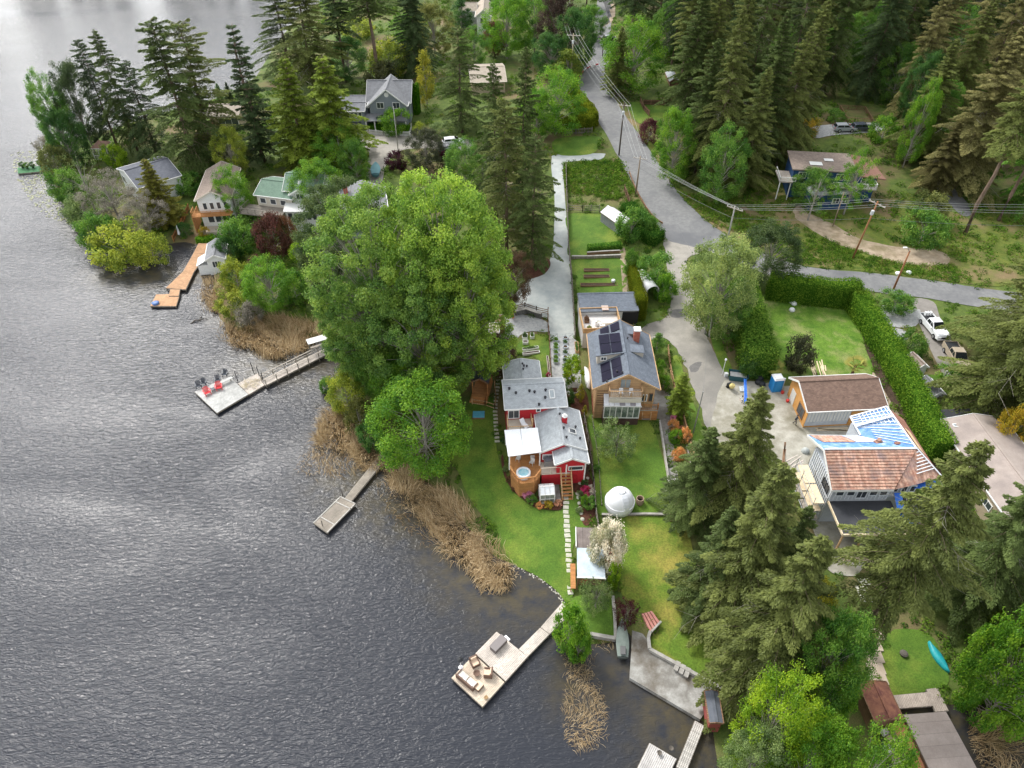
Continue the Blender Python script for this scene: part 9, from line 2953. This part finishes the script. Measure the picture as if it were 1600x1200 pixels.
def clumps(name, poly, dens, size, per, base_t, r, hmax=1.0, lf=0.2):
 q = scatter(poly, dens, r)
 q = q[sdist(q) > 0.2]
 n = len(q)
 if not n:
  return
 s = r.uniform(0.5, 1.3, n) * size
 bt = np.clip(r.normal(base_t, 0.16, n), 0, 1)
 z = hgt(q[:, 0], q[:, 1])
 per = int(per)
 d = unit(r.normal(size=(n * per, 3)))
 d[:, 2] = np.abs(d[:, 2])
 S = np.repeat(s, per)[:, None]
 C = np.repeat(np.c_[q, z], per, 0) + d * S * r.uniform(0.6, 1.05, (n * per, 1)) * np.array([1, 1, 0.8 * hmax])
 N = unit(d + r.normal(size=d.shape) * 0.5 + np.array([0, 0, 0.3]))
 D = unit(np.cross(N, r.normal(size=d.shape)))
 T = np.clip(np.repeat(bt, per) + r.normal(0, 0.13, n * per), 0, 1)
 L = lf * (0.6 + 0.5 * S[:, 0]) * r.uniform(.7, 1.4, n * per)
 V, F, T = blades(C, D, L, L * 0.65, N, T)
 me = raw_mesh(name, V, F, T, f_under)
 o = bpy.data.objects.new(name, me)
 COL.objects.link(o)
 o['kind'] = 'stuff'
 return o
ur = np.random.default_rng(21)
LAND_NEAR = pxpoly([(300, 300), (560, 300), (760, 320), (900, 300), (1000, 300), (1560, 430), (1700, 620), (1700, 1250), (1130, 1250), (1100, 1130), (986, 1060), (960, 1000), (890, 1020), (870, 920), (700, 760), (520, 600), (480, 520), (350, 480), (330, 400)])
clumps('undergrowth', LAND_NEAR, 0.42, 0.7, 60, 0.40, ur)
LAND_FAR = pxpoly([(60, 230), (250, 160), (420, 110), (480, 20), (560, -40), (1700, -40), (1700, 480), (1560, 430), (1000, 300), (900, 300), (760, 320), (560, 300), (300, 300), (330, 400), (130, 380)])
clumps('undergrowth', LAND_FAR, 0.13, 1.15, 48, 0.42, ur, lf=0.28)
for px, de, bt in (([(880, 252), (975, 250), (990, 300), (960, 312), (884, 300)], 3.0, 0.45), ([(1040, 290), (1180, 340), (1240, 362), (1250, 380), (1180, 380), (1110, 345)], 1.8, 0.55),
     ([(1200, 385), (1290, 372), (1340, 392), (1420, 398), (1500, 422), (1490, 440), (1362, 422), (1240, 410)], 2.2, 0.45),
     ([(735, 755), (760, 790), (790, 850), (800, 880), (770, 855), (740, 800), (722, 765)], 2.2, 0.36), ([(560, 100), (640, 60), (660, 110), (600, 130)], 0.6, 0.6), ([(1060, 262), (1190, 275), (1240, 318), (1230, 350), (1180, 330), (1100, 300)], .8, .5), ([(1380, 300), (1540, 300), (1620, 340), (1600, 430), (1480, 415), (1400, 380)], .35, .5),
     ([(340, 380), (480, 360), (490, 500), (380, 500), (335, 420)], 0.7, 0.5), ([(1230, 850), (1280, 860), (1290, 960), (1220, 960)], 0.7, 0.6), ([(1255, 480), (1220, 465), (1180, 470), (1176, 520)], 0.1, 0.9)):
 clumps('undergrowth', pxpoly(px), de, 0.7, 55, bt, ur)
def reeds(name, px, dens, label, hmax=1.5, lean=0.75, col=0.5, water=True, ang=None, wid=0.02):
 r = np.random.default_rng(int(px[0][0]) + len(px))
 poly = np.array([tuple(p) for p in catmull([Vector((*p, 0)) for p in pxpoly(px, 0.1)], 4)])[:, :2]
 lo, hi = poly.min(0), poly.max(0)
 n = int((hi - lo).prod() * dens)
 q = r.uniform(lo, hi, (n, 2))
 # ragged, tufted edge
 nz = np.sin(q[:, 0] * 1.9 + 2 * np.sin(q[:, 1] * 0.9)) * np.cos(q[:, 1] * 1.6 + 1.5 * np.sin(q[:, 0] * 0.7))
 q = q[inside(q + r.normal(0, 0.45, q.shape), poly) & (nz[:] > r.uniform(-1.6, 0.5, n))]
 n = len(q)
 fa = 2.2 * np.sin(q[:, 0] * 0.35 + 1.3) + 1.8 * np.cos(q[:, 1] * 0.42) + 1.2 * np.sin((q[:, 0] + q[:, 1]) * 0.9)
 a = fa + r.normal(0, 0.7, n)
 ln = np.clip(r.normal(lean, 0.3, n), 0.1, 1.5)
 H = hmax * r.uniform(0.5, 1.15, n)
 dx, dy = np.cos(a) * np.sin(ln), np.sin(a) * np.sin(ln)
 B = np.c_[q, np.maximum(hgt(q[:, 0], q[:, 1]), -0.05)]
 T0 = B + np.c_[dx * 0.5, dy * 0.5, np.cos(ln) * 0.9 * 0 + 0.55] * H[:, None]
 T1 = B + np.c_[dx * 1.05, dy * 1.05, np.clip(np.cos(ln), 0.12, 1)] * H[:, None]
 sd_ = np.c_[-np.sin(a), np.cos(a), np.zeros(n)] * wid
 V = np.stack([B - sd_, B + sd_, T0 + sd_, T0 - sd_, T1], 1).reshape(-1, 3)
 i = np.arange(n) * 5
 F = np.concatenate([np.c_[i, i + 1, i + 2, i + 3], np.c_[i + 3, i + 2, i + 4, i + 4]])
 me = bpy.data.meshes.new(name)
 F1 = np.c_[i, i + 1, i + 2, i + 3]
 tri = np.c_[i + 3, i + 2, i + 4]
 me.vertices.add(len(V))
 me.vertices.foreach_set('co', V.astype(np.float32).ravel())
 me.loops.add(F1.size + tri.size)
 me.loops.foreach_set('vertex_index', np.concatenate([F1.ravel(), tri.ravel()]).astype(np.int32))
 me.polygons.add(len(F1) + len(tri))
 me.polygons.foreach_set('loop_start', np.concatenate([np.arange(0, F1.size, 4), F1.size + np.arange(0, tri.size, 3)]).astype(np.int32))
 t_ = me.attributes.new('tint', 'FLOAT', 'POINT')
 t_.data.foreach_set('value', np.repeat(np.clip(r.normal(col, 0.25, n), 0, 1), 5).astype(np.float32))
 me.materials.append(f_reed)
 me.update(calc_edges=True)
 o = bpy.data.objects.new(name, me)
 COL.objects.link(o)
 return tag(o, label, None, kind='stuff')
reeds('reeds', [(345, 505), (375, 515), (420, 500), (480, 505), (500, 525), (480, 545), (440, 560), (415, 562), (395, 545), (370, 540)], 110, 'bed of tan dry reeds above the railed dock')
reeds('reeds', [(316, 440), (345, 438), (352, 470), (340, 490), (322, 480)], 40, 'tan reeds beside the orange dock')
reeds('reeds', [(515, 640), (550, 655), (575, 690), (600, 708), (612, 722), (585, 740), (555, 715), (520, 700), (492, 695), (500, 670)], 110, 'tan dry reeds between the shore bush and the plank dock')
reeds('reeds', [(480, 700), (530, 705), (560, 730), (548, 750), (500, 742), (470, 735)], 16, 'thin broken reeds standing in open water', hmax=1.1, lean=1.0, col=0.35)
reeds('reeds', [(612, 730), (640, 735), (680, 765), (705, 775), (730, 800), (755, 850), (795, 880), (798, 905), (780, 928), (755, 925), (730, 890), (690, 850), (668, 820), (640, 785), (612, 765)], 110, 'broad belt of tan dry reeds along the shore lawn')
reeds('reeds', [(590, 760), (620, 770), (660, 820), (690, 860), (660, 850), (620, 810)], 10, 'sparse sunken reeds beside the plank dock', hmax=0.8, lean=1.2, col=0.1)
reeds('reeds', [(885, 1030), (920, 1020), (935, 1070), (945, 1120), (925, 1165), (885, 1165), (880, 1120), (892, 1080)], 60, 'thin tan reeds in the water beside the dock bush', hmax=.7, lean=1.15, col=0.5, wid=.011)
reeds('reeds', [(920, 1002), (958, 1004), (956, 1018), (922, 1018)], 40, 'reed fringe below the garden wall', hmax=0.8)
reeds('reeds', [(1515, 1135), (1560, 1125), (1590, 1160), (1580, 1200), (1540, 1210), (1520, 1170)], 55, 'tan reeds beside the brown boathouse')
reeds('reeds', [(785, 885), (805, 880), (815, 890), (800, 900)], 40, 'straw washed up at the corner of the shore lawn', hmax=0.6, lean=1.3, col=0.8)
# lily pads
r = np.random.default_rng(8)
poly = pxpoly([(15, 240), (60, 235), (95, 300), (110, 350), (70, 340), (30, 290)], 0)
q = r.uniform(poly.min(0), poly.max(0), (1500, 2))
q = q[inside(q, poly)]
mbl = MB()
for x, y in q:
 rr = r.uniform(0.12, 0.3)
 mbl.add([(x + rr * math.cos(k * 1.05), y + rr * math.sin(k * 1.05), 0.03 + 0.02 * (k == 0)) for k in range(6)], [tuple(range(6))])
mbl.build('lily_pads', M('lily_pad', (0.12, 0.16, 0.05), (0.25, 0.24, 0.10), 2, 0.5), kind='stuff', label='scattered lily pads off the point')
